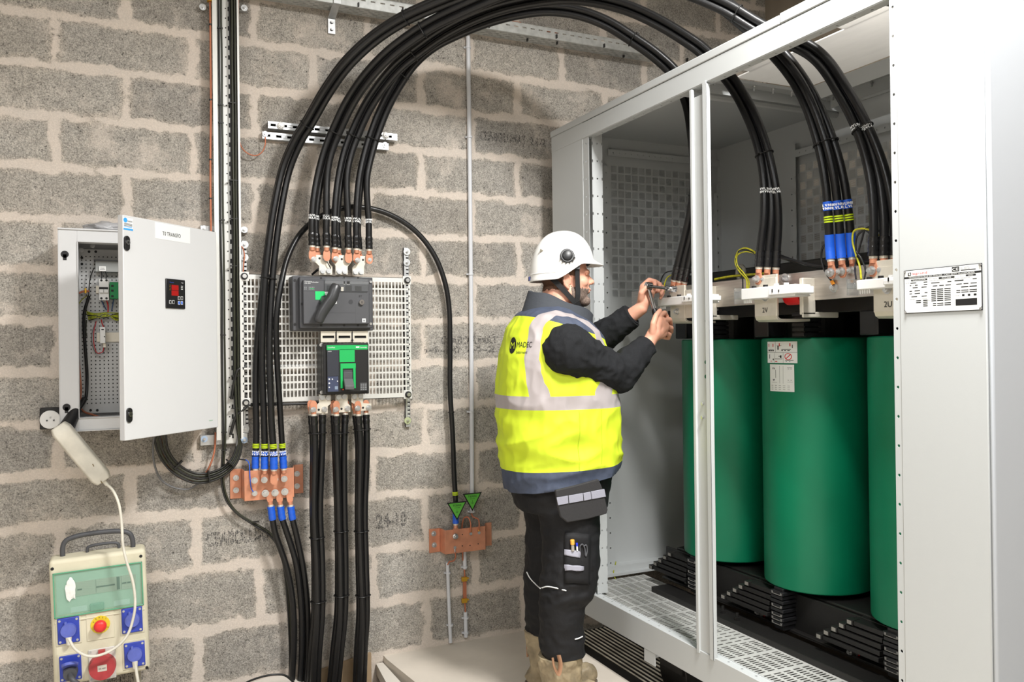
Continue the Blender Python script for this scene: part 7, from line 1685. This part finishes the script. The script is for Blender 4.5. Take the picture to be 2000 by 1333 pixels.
fil('pocket_clip', [tpt(1132, 1078, .01), tpt(1131, 1066, .013), tpt(1135, 1062, .013), tpt(1139, 1070, .013), tpt(1141, 1086, .012)], .0028, m_dgrey, trz); fil('pocket_clip', [tpt(1138, 1066, .012), tpt(1142, 1064, .013), tpt(1144, 1076, .012), tpt(1142, 1088, .012)], .0028, m_dgrey, trz)
for pts in ([(1030, 1117), (1036, 1130), (1047, 1141), (1057, 1150)], [(1060, 1149), (1070, 1146), (1085, 1148), (1106, 1154)], [(1122, 1249), (1129, 1247), (1136, 1244)]):
    fil('reflective_piping', [tpt(*q, .004) for q in pts], .0024, m_whiteink, trz)
# holster pocket hanging over the thigh
def hp_(px, py): return U(px, py, y=YB-.235)
flp = MB().prism([hp_(*q) for q in ((1084, 958), (1125, 948), (1168, 936), (1176, 955), (1186, 996), (1183, 1004), (1148, 1014), (1107, 1021), (1094, 1010), (1088, 985))], (0, -.006, 0), (0, .008, 0)).build('holster_pocket', mat('dark grey canvas', (44, 43, 44), .8, bump=.3, bs=80), man, bevel=.004, seg=3)
for q in (((1085, 972), (1107, 968), (1108, 983), (1088, 987)), ((1108.5, 968), (1136, 963), (1137, 978), (1109.5, 983)), ((1137, 963), (1151, 960.5), (1153, 975), (1138.5, 978)), ((1152, 960), (1178, 955), (1181, 970), (1154, 975))):
    MB().prism([hp_(*p) for p in q], (0, -.010, 0), (0, -.006, 0)).build('holster_tape', m_grt, flp, bevel=.001)
# --- boots
for (ax_, ay_, zt__, lab) in ((NA.x-.0, NA.y, MP(1098, 1284, -.12).z, 'near'), (FA.x-.005, FA.y, MP(1066, 1236, .12).z, 'far')):
    ft = BF if lab == 'near' else HF
    sd_ = Vector((-ft.y, ft.x, 0)); c0 = Vector((ax_, ay_, 0))
    B_ = Vol(); r_ = .090 if lab == 'near' else .083
    def FP(f, l, u): return c0+ft*f+sd_*l+Z3*u
    for k in range(5):
        z = .10+(zt__-.10)*k/4; B_.ball(FP(-.005-.002*k, 0, z), (r_*(.80+.18*k/4), r_*(.72+.22*k/4), .05), Matrix(((ft.x, sd_.x, 0), (ft.y, sd_.y, 0), (0, 0, 1))))
    B_.cyl(FP(-.005, 0, .08), FP(-.013, 0, zt__+.04), r_*.78, r_*.95, n=28)
    B_.cap(FP(-.045, 0, .062), .046, FP(.10, 0, .062), .046); B_.cap(FP(.10, 0, .060), .046, FP(.165, .004, .058), .044); B_.ball(FP(.03, 0, .095), .055); B_.ball(FP(.09, .0, .08), (.07, .048, .042), Matrix(((ft.x, sd_.x, 0), (ft.y, sd_.y, 0), (0, 0, 1))))
    bmb = remesh(B_, .006, 5, wr=[(.004, 18, (1, 1, 1.4), None), (.002, 50, (1, 1, 1), None)], cuts=[(Vector((0, 0, zt__+.012)), Vector((0, 0, 1))), (Vector((0, 0, .022)), Vector((0, 0, -1)))])
    bo = finish(bmb, 'boot', m_boot, man, lab+' pale muddy pull on boot')
    S_ = MB(); pts = [(-.098, 0), (-.09, .032), (-.05, .045), (.03, .040), (.10, .050), (.17, .048), (.205, .028), (.214, .004), (.205, -.022), (.17, -.044), (.10, -.048), (.03, -.038), (-.05, -.043), (-.09, -.032)]
    S_.prism([FP(f, l, 0) for f, l in pts], Z3*.0005, Z3*.034).build('boot_sole', m_sole, bo, bevel=.004)
    if lab == 'near':
        q = MP(1085, 1300, -.21)
        MB().tube(spline([q+Vector((-.012, 0, .03)), q+Vector((-.012, -.012, 0)), q+Vector((.004, -.014, -.03)), q+Vector((.016, -.010, 0)), q+Vector((.014, 0, .035))], 5), .010, 8, flat=.4).build('pull_loop', mat('tan leather loop', (150, 112, 84), .7), bo, smooth=60)
    else:
        q = c0+Vector((-.02, -.06, zt__-.05)); MB().tube([c0-ft*.085+Z3*(zt__), c0-ft*.082+Z3*(zt__-.1)], .004).build('boot_seam', mat('tan leather loop', (150, 112, 84), .7), bo)
# --- ratchet wrench in the hands
wr_ = thing('ratchet_wrench', 'chrome ratchet wrench held in both hands with its socket on the terminal bolt', 'wrench', U(1285, 620, y=2.86))
w0_ = U(1266, 562, y=2.895); w1_ = U(1293, 660, y=2.86)
MB().tube(spline([w0_, w0_.lerp(w1_, .25), w0_.lerp(w1_, .45)], 6), [.0085]*12+[.0085], 14).build('shaft', m_chrome, wr_, smooth=50)
MB().tube([w0_.lerp(w1_, .42), w0_.lerp(w1_, .46), w0_.lerp(w1_, .75), w1_], [.0085, .0125, .0135, .0125], 16).build('grip', m_plast, wr_, smooth=50)
hd = w0_+Vector((0, 0, .006)); ext = U(1322, 566, x=2.115)
MB().cyl(hd-(ext-hd).normalized()*.012, hd+(ext-hd).normalized()*.016, .017, n=28).build('ratchet_head', m_chrome, wr_, bevel=.002)
e1 = hd.lerp(ext, .35)
MB().cyl(hd, ext.lerp(hd, .25), .0065, n=14).build('extension', m_chrome, wr_, smooth=40)
MB().lathe(ext.lerp(hd, .42), (ext-hd), [(0, .0085), (.003, .0115), (.02, .0115), (.022, .0125), (.05, .0125), (.052, .009)], 24).build('socket', m_chrome, wr_, smooth=35)
# ---------------------------------------------------------------- put every empty at its thing's base
for o in list(bpy.data.objects):
    if o.type == 'EMPTY' and '_loc' in o.keys():
        L = Vector(o['_loc']); del o['_loc']; o.location = L
        for c in o.children: c.location = c.location-L
